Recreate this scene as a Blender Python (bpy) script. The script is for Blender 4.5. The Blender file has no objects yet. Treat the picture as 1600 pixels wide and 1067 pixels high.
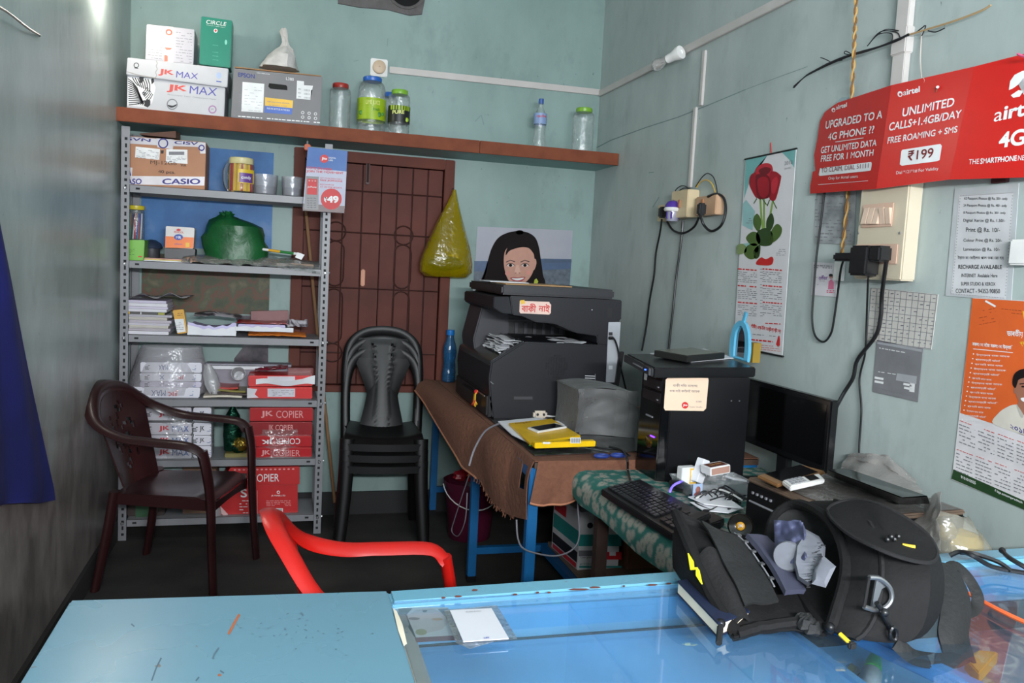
import bpy, bmesh, math, random
from math import sin, cos, pi, radians as rad
from mathutils import Vector, Matrix, noise as mnoise, geometry as mgeo
random.seed(7)
S = bpy.context.scene
C = S.collection
# ------------------------------------------------------------------ camera
FP, PITCH, ROLL, YAW, CH = 1289.187, -0.09068942, 0.05200233, 0.27485482, 1.4
fwd = Vector((sin(YAW)*cos(PITCH), cos(YAW)*cos(PITCH), sin(PITCH)))
rt0 = Vector((cos(YAW), -sin(YAW), 0)); up0 = rt0.cross(fwd)
RT = rt0*cos(ROLL) + up0*sin(ROLL); UP = up0*cos(ROLL) - rt0*sin(ROLL)
EYE = Vector((0, 0, CH))
cam = bpy.data.objects.new('camera', bpy.data.cameras.new('camera')); C.objects.link(cam)
cam.matrix_world = Matrix(((RT.x, UP.x, -fwd.x, 0), (RT.y, UP.y, -fwd.y, 0), (RT.z, UP.z, -fwd.z, CH), (0, 0, 0, 1)))
cam.data.sensor_width = 36; cam.data.lens = FP/1600*36; cam.data.clip_start = .02
S.camera = cam
# ------------------------------------------------------------------ world, lights, exposure
w = bpy.data.worlds.new('dusk'); S.world = w; w.use_nodes = True
w.node_tree.nodes['Background'].inputs[0].default_value = (.86, .93, 1, 1)
WT = w.node_tree; tcw = WT.nodes.new('ShaderNodeTexCoord'); sxw = WT.nodes.new('ShaderNodeSeparateXYZ'); rw = WT.nodes.new('ShaderNodeMapRange')
WT.links.new(tcw.outputs['Generated'], sxw.inputs[0]); WT.links.new(sxw.outputs['Z'], rw.inputs[0]); WT.links.new(rw.outputs[0], WT.nodes['Background'].inputs[1])
rw.inputs[1].default_value, rw.inputs[2].default_value, rw.inputs[3].default_value, rw.inputs[4].default_value = 0, .5, 4.2, 1.4   # bright street outside the open shop front, dimmer sky above
S.view_settings.view_transform = 'Standard'; S.view_settings.look = 'None'
S.view_settings.gamma = 1; S.view_settings.use_curve_mapping = False
S.view_settings.exposure = -0.12
LAMP = Vector((-.655, 3.74, 2.455))
LAMP_STRENGTH = 240
def area(name, loc, target, size, sy, energy, col):
    l = bpy.data.lights.new(name, 'AREA'); l.shape = 'RECTANGLE'; l.size = size; l.size_y = sy; l.energy = energy; l.color = col
    o = bpy.data.objects.new(name, l); o.location = loc
    o.rotation_euler = (Vector(target)-Vector(loc)).to_track_quat('-Z', 'Y').to_euler(); C.objects.link(o); return o
area('front_fill', (.3, -1.0, 1.8), (.55, 4, .7), 1.2, .08, 150, (.93, .97, 1))  # added fill light behind the camera, not a lamp of the shop
# ------------------------------------------------------------------ measuring helpers: a pixel of the photo's ray meets a real plane of the room
def ray(x, y): return fwd + RT*((x-800)/FP) - UP*((y-533.5)/FP)
def pY(x, y, v): d = ray(x, y); return EYE + d*(v/d.y)
def pX(x, y, v): d = ray(x, y); return EYE + d*(v/d.x)
def pZ(x, y, v): d = ray(x, y); return EYE + d*((v-CH)/d.z)
def pP(x, y, p, n): d = ray(x, y); return EYE + d*((Vector(p)-EYE).dot(n)/d.dot(n))
D, XR, XL, CEIL = 4.5, 1.711, -.74, 3.15
# ------------------------------------------------------------------ materials
def lin(c):
    if isinstance(c, str): c = [int(c[i:i+2], 16) for i in (0, 2, 4)]
    c = [v/255 for v in c]
    return tuple(v/12.92 if v <= .04045 else ((v+.055)/1.055)**2.4 for v in c) + (1,)
MATS = {}
def mat(name, col=(128, 128, 128), rough=.5, metal=0, var=.12, scale=9, spec=.5, bump=0, emit=None, clear=None, coat=0, col2=None):
    """procedural principled material: object-space noise varies the colour a little"""
    if name in MATS: return MATS[name]
    m = bpy.data.materials.new(name); m.use_nodes = True; MATS[name] = m
    nt = m.node_tree; N = nt.nodes; L = nt.links; b = N['Principled BSDF']
    b.inputs['Roughness'].default_value = rough; b.inputs['Metallic'].default_value = metal
    b.inputs['Specular IOR Level'].default_value = spec
    if coat: b.inputs['Coat Weight'].default_value = coat
    c = lin(col)
    tc = N.new('ShaderNodeTexCoord'); nz = N.new('ShaderNodeTexNoise'); nz.inputs['Scale'].default_value = scale; nz.inputs['Detail'].default_value = 5
    L.new(tc.outputs['Object'], nz.inputs['Vector'])
    rp = N.new('ShaderNodeValToRGB'); L.new(nz.outputs['Fac'], rp.inputs['Fac'])
    rp.color_ramp.elements[0].position = .3; rp.color_ramp.elements[1].position = .7
    c2 = lin(col2) if col2 else tuple(min(1, v*(1+var)) for v in c[:3]) + (1,)
    rp.color_ramp.elements[0].color = tuple(v*(1-var) for v in c[:3]) + (1,) if not col2 else c
    rp.color_ramp.elements[1].color = c2
    L.new(rp.outputs['Color'], b.inputs['Base Color'])
    if bump:
        bp = N.new('ShaderNodeBump'); bp.inputs['Strength'].default_value = bump; bp.inputs['Distance'].default_value = .01
        L.new(nz.outputs['Fac'], bp.inputs['Height']); L.new(bp.outputs['Normal'], b.inputs['Normal'])
    if emit:
        b.inputs['Emission Color'].default_value = lin(emit[0]); b.inputs['Emission Strength'].default_value = emit[1]
    return m
def film(name, col=(235, 240, 240), body=.12, gloss=.12, rough=.12, tint=(255, 255, 255), crinkle=.4, scale=40, fres=.55):
    """thin clear plastic or glass: mostly see-through, a little milky, shiny at grazing angles"""
    if name in MATS: return MATS[name]
    m = bpy.data.materials.new(name); m.use_nodes = True; MATS[name] = m
    nt = m.node_tree; N = nt.nodes; L = nt.links; N.remove(N['Principled BSDF'])
    out = N['Material Output']
    t = N.new('ShaderNodeBsdfTransparent'); t.inputs[0].default_value = lin(tint)
    d = N.new('ShaderNodeBsdfDiffuse'); d.inputs[0].default_value = lin(col)
    g = N.new('ShaderNodeBsdfGlossy'); g.inputs['Roughness'].default_value = rough
    m1 = N.new('ShaderNodeMixShader'); m1.inputs[0].default_value = body
    L.new(t.outputs[0], m1.inputs[1]); L.new(d.outputs[0], m1.inputs[2])
    lw = N.new('ShaderNodeLayerWeight'); lw.inputs['Blend'].default_value = .25
    mul = N.new('ShaderNodeMath'); mul.operation = 'MULTIPLY_ADD'; mul.use_clamp = True
    L.new(lw.outputs['Fresnel'], mul.inputs[0]); mul.inputs[1].default_value = fres; mul.inputs[2].default_value = gloss
    m2 = N.new('ShaderNodeMixShader'); L.new(mul.outputs[0], m2.inputs[0]); L.new(m1.outputs[0], m2.inputs[1]); L.new(g.outputs[0], m2.inputs[2])
    if crinkle:
        tc = N.new('ShaderNodeTexCoord'); nz = N.new('ShaderNodeTexNoise'); nz.inputs['Scale'].default_value = scale; nz.inputs['Detail'].default_value = 3
        L.new(tc.outputs['Object'], nz.inputs['Vector']); bp = N.new('ShaderNodeBump'); bp.inputs['Strength'].default_value = crinkle; bp.inputs['Distance'].default_value = .02
        L.new(nz.outputs['Fac'], bp.inputs['Height']); L.new(bp.outputs['Normal'], g.inputs['Normal']); L.new(bp.outputs['Normal'], lw.inputs['Normal'])
    L.new(m2.outputs[0], out.inputs[0]); return m
def wallmat(name, base, alt, dirt, dirt_top, rough=.45, streak=True, dscale=2.6, bumpy=.25):
    """limewashed plaster: patchy paint, scuffs, and a dirty cement band rising from the floor"""
    m = bpy.data.materials.new(name); m.use_nodes = True
    nt = m.node_tree; N = nt.nodes; L = nt.links; b = N['Principled BSDF']; b.inputs['Roughness'].default_value = rough
    b.inputs['Specular IOR Level'].default_value = .35
    tc = N.new('ShaderNodeTexCoord'); mp = N.new('ShaderNodeMapping'); mp.inputs['Scale'].default_value = (1, 1, .55) if streak else (1, 1, 1)
    L.new(tc.outputs['Object'], mp.inputs[0])
    def nz(scale, detail=6, vec=mp):
        n = N.new('ShaderNodeTexNoise'); n.inputs['Scale'].default_value = scale; n.inputs['Detail'].default_value = detail; n.inputs['Roughness'].default_value = .62
        L.new(vec.outputs[0], n.inputs['Vector']); return n
    def ramp(src, p0, p1, c0, c1):
        r = N.new('ShaderNodeValToRGB'); r.color_ramp.elements[0].position = p0; r.color_ramp.elements[1].position = p1
        r.color_ramp.elements[0].color = c0; r.color_ramp.elements[1].color = c1; L.new(src, r.inputs['Fac']); return r
    def mix(fac, a, bb):
        x = N.new('ShaderNodeMix'); x.data_type = 'RGBA'; L.new(fac, x.inputs['Factor'])
        for s, i in ((a, 'A'), (bb, 'B')):
            k = [q for q in x.inputs if q.name == i and q.type == 'RGBA'][0]
            if isinstance(s, tuple): k.default_value = s
            else: L.new(s, k)
        return [q for q in x.outputs if q.type == 'RGBA'][0]
    n1 = nz(dscale); r1 = ramp(n1.outputs['Fac'], .32, .66, tuple(v*.86 for v in lin(base)[:3])+(1,), lin(alt))
    n2 = nz(7, 10); r2 = ramp(n2.outputs['Fac'], .54, .78, (0, 0, 0, 1), (.5, .5, .5, 1))
    grey = tuple(v*.55 for v in lin(base)[:3]) + (1,)
    c = mix(r2.outputs['Color'], r1.outputs['Color'], grey)
    n3 = nz(55, 4); r3 = ramp(n3.outputs['Fac'], .7, .74, (0, 0, 0, 1), (.7, .7, .7, 1))
    c = mix(r3.outputs['Color'], c, tuple(v*.35 for v in lin(base)[:3]) + (1,))
    if dirt:
        sx = N.new('ShaderNodeSeparateXYZ'); L.new(tc.outputs['Object'], sx.inputs[0])
        n4 = nz(3.2, 9)
        ad = N.new('ShaderNodeMath'); ad.operation = 'MULTIPLY_ADD'; L.new(n4.outputs['Fac'], ad.inputs[0]); ad.inputs[1].default_value = -.95; L.new(sx.outputs['Z'], ad.inputs[2])
        r4 = ramp(ad.outputs[0], max(0, dirt_top-.62), max(.05, dirt_top-.25), (1, 1, 1, 1), (0, 0, 0, 1))
        n5 = nz(9, 9); r5 = ramp(n5.outputs['Fac'], .35, .75, lin(dirt), tuple(min(1, v*2.3) for v in lin(dirt)[:3]) + (1,))
        c = mix(r4.outputs['Color'], c, r5.outputs['Color'])
    L.new(c, b.inputs['Base Color'])
    bp = N.new('ShaderNodeBump'); bp.inputs['Strength'].default_value = bumpy; bp.inputs['Distance'].default_value = .02
    L.new(n1.outputs['Fac'], bp.inputs['Height']); L.new(bp.outputs['Normal'], b.inputs['Normal'])
    return m
# ------------------------------------------------------------------ mesh builder
TXT = {}
def text_geo(s, bold=0):
    """flat letters: every outer contour is filled on its own with its holes, so overlapping strokes stay solid"""
    k = (s, bold)
    if k in TXT: return TXT[k]
    cu = bpy.data.curves.new('t', 'FONT'); cu.body = s; cu.size = 1
    o = bpy.data.objects.new('t', cu); C.objects.link(o)
    dg = bpy.context.evaluated_depsgraph_get(); dg.update()
    cont = []
    for sp in o.evaluated_get(dg).to_curve(dg).splines:
        bp = sp.bezier_points; n = len(bp); pl = []
        if n < 2: continue
        for i in range(n):
            a, b = bp[i], bp[(i+1) % n]
            if (a.handle_right-a.co).length < 1e-5 and (b.handle_left-b.co).length < 1e-5 or ((b.co-a.co).normalized().cross((a.handle_right-a.co))).length < 1e-4 and ((b.co-a.co).normalized().cross((b.handle_left-b.co))).length < 1e-4: pl.append(a.co.copy())
            else: pl += [V(q) for q in mgeo.interpolate_bezier(a.co, a.handle_right, b.handle_left, b.co, 5)[:-1]]
        out = []
        for q in pl:
            if not out or (q-out[-1]).length > 1e-4: out.append(q.xy.to_3d())
        if len(out) > 2 and (out[0]-out[-1]).length < 1e-4: out.pop()
        if len(out) > 2: cont.append(out)
    bpy.data.objects.remove(o); bpy.data.curves.remove(cu)
    def ar(p): return sum(p[i].x*p[(i+1) % len(p)].y-p[(i+1) % len(p)].x*p[i].y for i in range(len(p)))/2
    def inside(q, p):
        c = False
        for i in range(len(p)):
            a, b = p[i], p[(i+1) % len(p)]
            if (a.y > q.y) != (b.y > q.y) and q.x < (b.x-a.x)*(q.y-a.y)/(b.y-a.y)+a.x: c = not c
        return c
    vs, fs = [], []
    if cont:
        outer, holes = [], []
        for p in cont:
            c = [q for q in cont if q is not p and abs(ar(q)) > abs(ar(p)) and all(inside(v, q) for v in p[::max(1, len(p)//4)])]
            (holes if c and ar(min(c, key=lambda q: abs(ar(q))))*ar(p) < 0 else outer).append(p)
        own = [[] for _ in outer]
        for h in holes:
            c = [i for i, p in enumerate(outer) if inside(h[0], p)]
            if c: own[min(c, key=lambda i: abs(ar(outer[i])))].append(h)
        def grow(p, sg):
            if not bold: return p
            r = []
            for i in range(len(p)):
                t = (p[(i+1) % len(p)]-p[i-1])
                r.append(p[i]+V(t.y, -t.x, 0).normalized()*bold*sg if t.length > 1e-6 else p[i])
            return r
        for p, hs in zip(outer, own):
            sg = 1 if ar(p) > 0 else -1; polys = [grow(p, sg)]+[grow(h, sg) for h in hs]; flat = [q for g in polys for q in g]; b0 = len(vs)
            tris = mgeo.tessellate_polygon(polys)
            got = sum(abs((flat[j]-flat[i]).cross(flat[k2]-flat[i]).z)/2 for i, j, k2 in tris); want = abs(ar(polys[0]))-sum(abs(ar(g)) for g in polys[1:])
            if abs(got-want) > .06*abs(want): polys = [p]+hs; flat = [q for g in polys for q in g]; tris = mgeo.tessellate_polygon(polys)
            for tri in tris:
                a, b, c = [flat[i] for i in tri]
                fs.append(tuple(b0+i for i in (tri if (b-a).cross(c-a).z > 0 else tri[::-1])))
            vs += flat
        x0 = min(v.x for v in vs); x1 = max(v.x for v in vs); y0 = min(v.y for v in vs); y1 = max(v.y for v in vs)
        vs = [((v.x-x0)/max(1e-6, x1-x0), (v.y-y0)/max(1e-6, y1-y0)) for v in vs]
    TXT[k] = (vs, fs)
    return TXT[k]
def V(*a): return Vector(a[0]) if len(a) == 1 else Vector(a)
class MB:
    def __init__(s): s.bm = bmesh.new(); s.mats = []
    def mi(s, m):
        if m not in s.mats: s.mats.append(m)
        return s.mats.index(m)
    def add(s, vs, fs, m, M=None):
        i = s.mi(m); bv = [s.bm.verts.new(M @ V(v) if M else v) for v in vs]
        for f in fs:
            if len(set(f)) < 3: continue
            try: q = s.bm.faces.new([bv[k] for k in f]); q.material_index = i
            except ValueError: pass
        return bv
    def hexa(s, p, m, bevel=0):
        """p: 4 bottom/front points then the 4 opposite ones"""
        t = bmesh.new(); v = [t.verts.new(q) for q in p]
        for f in ((0, 1, 2, 3), (7, 6, 5, 4), (0, 4, 5, 1), (1, 5, 6, 2), (2, 6, 7, 3), (3, 7, 4, 0)): t.faces.new([v[k] for k in f])
        bmesh.ops.recalc_face_normals(t, faces=t.faces)
        if bevel: bmesh.ops.bevel(t, geom=list(t.edges), offset=bevel, segments=2, affect='EDGES', clamp_overlap=True)
        s.take(t, m); return s
    def take(s, t, m):
        t.verts.index_update(); s.add([v.co.copy() for v in t.verts], [[v.index for v in f.verts] for f in t.faces], m); t.free()
    def box(s, c, size, m, M=None, bevel=0):
        x, y, z = [k/2 for k in size]; c = V(c); M = M or Matrix()
        p = [M @ (c+V(a*x, b*y, d*z)) for d in (-1, 1) for a, b in ((-1, -1), (1, -1), (1, 1), (-1, 1))]
        return s.hexa(p, m, bevel)
    def bx(s, lo, hi, m, M=None, bevel=0):
        lo, hi = V(lo), V(hi); return s.box((lo+hi)/2, hi-lo, m, M, bevel)
    def rings(s, rs, m, closed=True, cap=True, loop=False):
        n = len(rs[0]); vs = [p for r in rs for p in r]; fs = []; k = len(rs)
        for i in range(k if loop else k-1):
            j = (i+1) % k
            for a in range(n if closed else n-1):
                b = (a+1) % n; fs.append((i*n+a, i*n+b, j*n+b, j*n+a))
        if cap and closed and not loop: fs += [tuple(reversed(range(n))), tuple(range((k-1)*n, k*n))]
        s.add(vs, fs, m); return s
    def tube(s, pts, r, m, seg=8, flat=None, upv=None, cap=True, loop=False, M=None):
        """sweep; r number or list; flat=(a,b) scales the section along side / up"""
        pts = [V(p) for p in pts]; rs = []; n = len(pts); side = None
        for i, p in enumerate(pts):
            a = pts[(i-1) % n] if loop or i else p; b = pts[(i+1) % n] if loop or i < n-1 else p
            t = (b-a).normalized() if (b-a).length > 1e-9 else V(0, 0, 1)
            if upv is not None: sd = t.cross(V(upv))
            elif side is None: sd = t.cross(V(0, 0, 1) if abs(t.z) < .9 else V(1, 0, 0))
            else: sd = side-t*side.dot(t)
            if sd.length < 1e-6: sd = side or V(1, 0, 0)
            side = sd.normalized(); u = side.cross(t).normalized()
            rr = r[i] if isinstance(r, (list, tuple)) else r; fa, fb = flat[i] if isinstance(flat, list) else (flat or (1, 1))
            ring = [p+side*(rr*fa*cos(2*pi*k/seg))+u*(rr*fb*sin(2*pi*k/seg)) for k in range(seg)]
            rs.append([M @ q for q in ring] if M else ring)
        return s.rings(rs, m, cap=cap, loop=loop)
    def lathe(s, prof, m, c=(0, 0, 0), seg=20, M=None, cap=True):
        c = V(c); M = M or Matrix()
        rs = [[M @ (c+V(r*cos(2*pi*k/seg), r*sin(2*pi*k/seg), z)) for k in range(seg)] for r, z in prof]
        return s.rings(rs, m, cap=cap)
    def grid(s, fn, nu, nv, m, th=0, keep=None):
        """surface fn(u,v); th gives it thickness along the normal; keep(i,j) False leaves a hole"""
        P = [[V(fn(i/nu, j/nv)) for i in range(nu+1)] for j in range(nv+1)]
        if not th:
            vs = [p for r in P for p in r]; s.add(vs, [(j*(nu+1)+i, j*(nu+1)+i+1, (j+1)*(nu+1)+i+1, (j+1)*(nu+1)+i) for j in range(nv) for i in range(nu) if not keep or keep(i, j)], m); return s
        Q = []
        for j in range(nv+1):
            row = []
            for i in range(nu+1):
                du = P[j][min(i+1, nu)]-P[j][max(i-1, 0)]; dv = P[min(j+1, nv)][i]-P[max(j-1, 0)][i]
                n = du.cross(dv); n = n.normalized() if n.length > 1e-12 else V(0, 0, 1); row.append(P[j][i]+n*th)
            Q.append(row)
        vs = [p for r in P for p in r]+[p for r in Q for p in r]; o = (nu+1)*(nv+1); ix = lambda i, j: j*(nu+1)+i; fs = []
        K = lambda i, j: 0 <= i < nu and 0 <= j < nv and (not keep or keep(i, j))
        for j in range(nv):
            for i in range(nu):
                if not K(i, j): continue
                a, b, c, d = ix(i, j), ix(i+1, j), ix(i+1, j+1), ix(i, j+1)
                fs += [(d, c, b, a), (a+o, b+o, c+o, d+o)]
                if not K(i, j-1): fs.append((a, b, b+o, a+o))
                if not K(i+1, j): fs.append((b, c, c+o, b+o))
                if not K(i, j+1): fs.append((c, d, d+o, c+o))
                if not K(i-1, j): fs.append((d, a, a+o, d+o))
        s.add(vs, fs, m); return s
    def prism(s, pts, vec, m, bevel=0):
        pts = [V(p) for p in pts]; n = len(pts); vec = V(vec); t = bmesh.new()
        a = [t.verts.new(p) for p in pts]; b = [t.verts.new(p+vec) for p in pts]
        t.faces.new(a); t.faces.new(list(reversed(b)))
        for i in range(n): j = (i+1) % n; t.faces.new((a[j], a[i], b[i], b[j]))
        bmesh.ops.recalc_face_normals(t, faces=t.faces)
        if bevel: bmesh.ops.bevel(t, geom=list(t.edges), offset=bevel, segments=2, affect='EDGES', clamp_overlap=True)
        s.take(t, m); return s
    def ball(s, c, r, m, M=None, sz=(1, 1, 1), seg=14, rn=8, amp=0, fr=8):
        c = V(c); M = M or Matrix(); rs = []
        for i in range(rn+1):
            th = pi*i/rn; ring = []
            for k in range(seg):
                d = V(sin(th)*cos(2*pi*k/seg), sin(th)*sin(2*pi*k/seg), -cos(th))
                q = 1+(amp*mnoise.noise(d*fr/4+c*7) if amp else 0)
                ring.append(M @ (c+V(d.x*sz[0], d.y*sz[1], d.z*sz[2])*r*q))
            rs.append(ring)
        return s.rings(rs, m, cap=False)
    # flat print on a real surface
    def tq(s, t, q, m, bold=.012, lift=None):
        """text t filling the quad q (bottom-left, bottom-right, top-right, top-left)"""
        vs, fs = text_geo(t, bold); a, b, c, d = [V(x) for x in q]
        n = (b-a).cross(d-a).normalized()*(lift or 0)
        s.add([a*(1-u)*(1-v)+b*u*(1-v)+c*u*v+d*(1-u)*v+n for u, v in vs], fs, m)
    def build(s, name, parent=None, sharp=35, smooth=True, label=None, weld=True):
        me = bpy.data.meshes.new(name)
        if weld: bmesh.ops.remove_doubles(s.bm, verts=s.bm.verts, dist=1e-6)
        if parent is not None: s.bm.transform(WM[parent].inverted())
        s.bm.normal_update(); s.bm.to_mesh(me); s.bm.free()
        for m in s.mats: me.materials.append(m)
        if smooth and me.polygons:
            me.polygons.foreach_set('use_smooth', [True]*len(me.polygons)); me.set_sharp_from_angle(angle=rad(sharp))
        o = bpy.data.objects.new(name, me); C.objects.link(o)
        if parent is not None: o.parent = parent; WM[o] = WM[parent]
        if label: o['label'] = label
        return o
    def solo(s, name, label, cat, group=None, kind=None, sharp=35):
        """a thing that is one mesh; its origin goes to the middle of its base"""
        vs = s.bm.verts; lo = [min(v.co[i] for v in vs) for i in range(3)]; hi = [max(v.co[i] for v in vs) for i in range(3)]
        c = V((lo[0]+hi[0])/2, (lo[1]+hi[1])/2, lo[2]); s.bm.transform(Matrix.Translation(-c))
        o = s.build(name, sharp=sharp); o.location = c; WM[o] = Matrix.Translation(c); tag(o, label, cat, group, kind); return o
WM = {}
def tag(o, label=None, cat=None, group=None, kind=None):
    for k, v in (('label', label), ('category', cat), ('group', group), ('kind', kind)):
        if v: o[k] = v
    return o
def thing(name, label, cat, loc=(0, 0, 0), rz=0, group=None):
    o = bpy.data.objects.new(name, None); o.empty_display_size = .05; C.objects.link(o); o.location = loc; o.rotation_euler = (0, 0, rz)
    WM[o] = Matrix.Translation(V(loc)) @ Matrix.Rotation(rz, 4, 'Z'); return tag(o, label, cat, group)
def struct(name, mb, sharp=35):
    o = mb.build(name, sharp=sharp); o['kind'] = 'structure'; return o
def copy_tree(o, loc, label=None, rz=None, parent=None):
    c = o.copy(); C.objects.link(c)
    if parent is not None: c.parent = parent
    else:
        c.location = loc
        if rz is not None: c.rotation_euler = (0, 0, rz)
        if label: c['label'] = label
    for ch in list(o.children): copy_tree(ch, None, parent=c)
    return c
class Face:
    """a flat face of a thing (point p, outward normal n): prints are placed where the photo shows them on it"""
    def __init__(s, mb, p, n): s.mb, s.p, s.n, s.k = mb, V(p), V(n).normalized(), 0
    def P(s, x, y, lift): return pP(x, y, s.p, s.n)+s.n*lift
    def text(s, t, tl, tr, br, bl, m, bold=.012, lift=.0012): s.mb.tq(t, [s.P(*q, lift) for q in (bl, br, tr, tl)], m, bold)
    def line(s, t, x0, y0, x1, y1, h, m, bold=.012, lift=.0012, lean=0):
        """text whose foot runs from x0,y0 to x1,y1 and is h pixels tall"""
        s.text(t, (x0+lean, y0-h), (x1+lean, y1-h), (x1, y1), (x0, y0), m, bold, lift)
    def poly(s, pts, m, lift=.0007):
        vs = [s.P(*q, lift) for q in pts]
        f = list(range(len(vs))); nn = V(0, 0, 0)
        for i in range(len(vs)): nn += vs[i].cross(vs[(i+1) % len(vs)])
        if nn.dot(s.n) < 0: f.reverse()
        t = bmesh.new(); tv = [t.verts.new(v) for v in vs]; fc = t.faces.new([tv[k] for k in f]); bmesh.ops.triangulate(t, faces=[fc]); s.mb.take(t, m)
    def blob(s, pts, m, lift=.0007):
        N = len(pts); out = []
        for i in range(N):
            p0, p1, p2, p3 = [pts[(i+k) % N] for k in (-1, 0, 1, 2)]
            for t in (0, .25, .5, .75): out.append(tuple(.5*(2*p1[a]+(p2[a]-p0[a])*t+(2*p0[a]-5*p1[a]+4*p2[a]-p3[a])*t*t+(3*p1[a]-p0[a]-3*p2[a]+p3[a])*t**3) for a in (0, 1)))
        s.poly(out, m, lift)
    def rect(s, x0, y0, x1, y1, m, lift=.0007, sk=0): s.poly([(x0, y0), (x1, y0+sk), (x1, y1+sk), (x0, y1)], m, lift)
    def disc(s, x, y, rx, ry, m, lift=.0007, n=20, sk=0): s.poly([(x+rx*cos(2*pi*k/n), y+ry*sin(2*pi*k/n)+sk*rx*cos(2*pi*k/n)) for k in range(n)], m, lift)
    def ring(s, x, y, r0, r1, m, lift=.0007, n=24):
        vs = []
        for k in range(n):
            for r in (r0, r1): vs.append(s.P(x+r*cos(2*pi*k/n), y+r*sin(2*pi*k/n), lift))
        s.mb.add(vs, [(2*k, 2*k+1, (2*k+3) % (2*n), (2*k+2) % (2*n)) for k in range(n)], m)
    def stroke(s, pts, wpx, m, lift=.0008):
        for (a, b), (c, d) in zip(pts, pts[1:]):
            L = math.hypot(c-a, d-b) or 1; nx, ny = -(d-b)/L*wpx/2, (c-a)/L*wpx/2
            s.poly([(a+nx, b+ny), (c+nx, d+ny), (c-nx, d-ny), (a-nx, b-ny)], m, lift)
    def scribble(s, x0, y0, x1, y1, rows, m, sk=0, wpx=1, fill=.8, lift=.0009, seed=1):
        """small unreadable print: short dashes in rows"""
        r = random.Random(seed)
        for i in range(rows):
            y = y0+(y1-y0)*(i+.5)/rows; x = x0
            while x < x1:
                L = r.uniform(2, 7)
                if r.random() < fill: e = min(x1, x+L); s.rect(x, y-wpx/2+sk*(x-x0), e, y+wpx/2+sk*(x-x0), m, lift, sk*(e-x))
                x += L+r.uniform(1, 2)
# ------------------------------------------------------------------ shared materials
WHITE = mat('white_card', (222, 222, 222), .5); PAPER = mat('paper', (226, 226, 230), .7, var=.05)
BLACKP = mat('black_plastic', (20, 20, 22), .35, var=.2); INK = mat('black_ink', (30, 30, 34), .6); GREYINK = mat('grey_ink', (120, 120, 125), .6)
REDINK = mat('red_ink', (200, 40, 40), .5); BLUEINK = mat('blue_ink', (40, 70, 160), .5); NAVY = mat('navy_ink', (40, 30, 120), .5)
STEEL = mat('steel', (170, 170, 172), .35, .9); CREAM = mat('cream_plastic', (214, 200, 184), .4); WHITEP = mat('white_plastic', (225, 223, 220), .35)
CLEAR = film('clear_plastic', body=.05, gloss=.06, rough=.1); CRINKLE = film('crinkled_film', body=.10, gloss=.12, rough=.12, crinkle=1, scale=25)
MILKY = film('milky_plastic', (205, 205, 208), body=.45, gloss=.05, rough=.3, crinkle=.6, scale=18)
# ================================================================== the room
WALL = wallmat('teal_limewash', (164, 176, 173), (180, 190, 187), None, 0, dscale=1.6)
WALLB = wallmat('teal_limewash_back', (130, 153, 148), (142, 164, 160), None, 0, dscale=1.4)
WALLL = wallmat('teal_limewash_dirty', (152, 164, 162), (168, 178, 176), (100, 94, 91), .84, rough=.3, bumpy=.35)
FLOORM = mat('dark_cement', (32, 30, 29), .85, col2=(54, 50, 47), scale=4, bump=.3)
CEILM = mat('ceiling_white', (190, 200, 200), .8, scale=3)
Y0 = -1.3
m = MB(); m.bx((XL-.1, Y0, -.1), (XR+.1, D+.1, 0), FLOORM); struct('floor', m)
m = MB(); m.bx((XL-.1, Y0, CEIL), (XR+.1, D+.1, CEIL+.1), CEILM); struct('ceiling', m)
m = MB(); m.bx((XL-.1, Y0, 0), (XL, D, CEIL), WALLL); struct('wall_left', m)
m = MB(); m.bx((XR, Y0, 0), (XR+.1, D, CEIL), WALL)
SEAM = mat('plaster_crack', (112, 132, 130), .8)
f = Face(m, (XR, 3, 1), (-1, 0, 0))
f.stroke([(930, 232), (955, 219), (1010, 199), (1060, 183), (1110, 163), (1165, 140)], 1.4, SEAM)
f.stroke([(1165, 140), (1215, 121), (1262, 104)], .8, SEAM)
f.stroke([(1020, 324), (1030, 308)], 1, SEAM); f.stroke([(1014, 270), (1022, 269)], 1, SEAM)
struct('wall_right', m)
# back wall with a door opening
dx0, dx1, dz0, dz1 = .045, .89, .68, 1.955
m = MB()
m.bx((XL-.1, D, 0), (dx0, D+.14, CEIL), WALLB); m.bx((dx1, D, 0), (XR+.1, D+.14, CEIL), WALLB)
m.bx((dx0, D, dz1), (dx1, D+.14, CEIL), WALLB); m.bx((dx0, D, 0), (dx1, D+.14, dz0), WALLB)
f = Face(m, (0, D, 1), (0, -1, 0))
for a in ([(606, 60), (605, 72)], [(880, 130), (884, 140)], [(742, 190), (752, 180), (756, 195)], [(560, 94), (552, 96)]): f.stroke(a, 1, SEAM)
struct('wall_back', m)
m = MB(); m.bx((XL, D-.018, 0), (XR, D, .125), mat('black_skirting', (30, 29, 30), .7)); struct('baseboard_back', m)
m = MB(); m.bx((XL, Y0, 0), (XL+.016, D-.02, .1), mat('black_skirting_left', (34, 30, 29), .8)); struct('baseboard_left', m)
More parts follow.
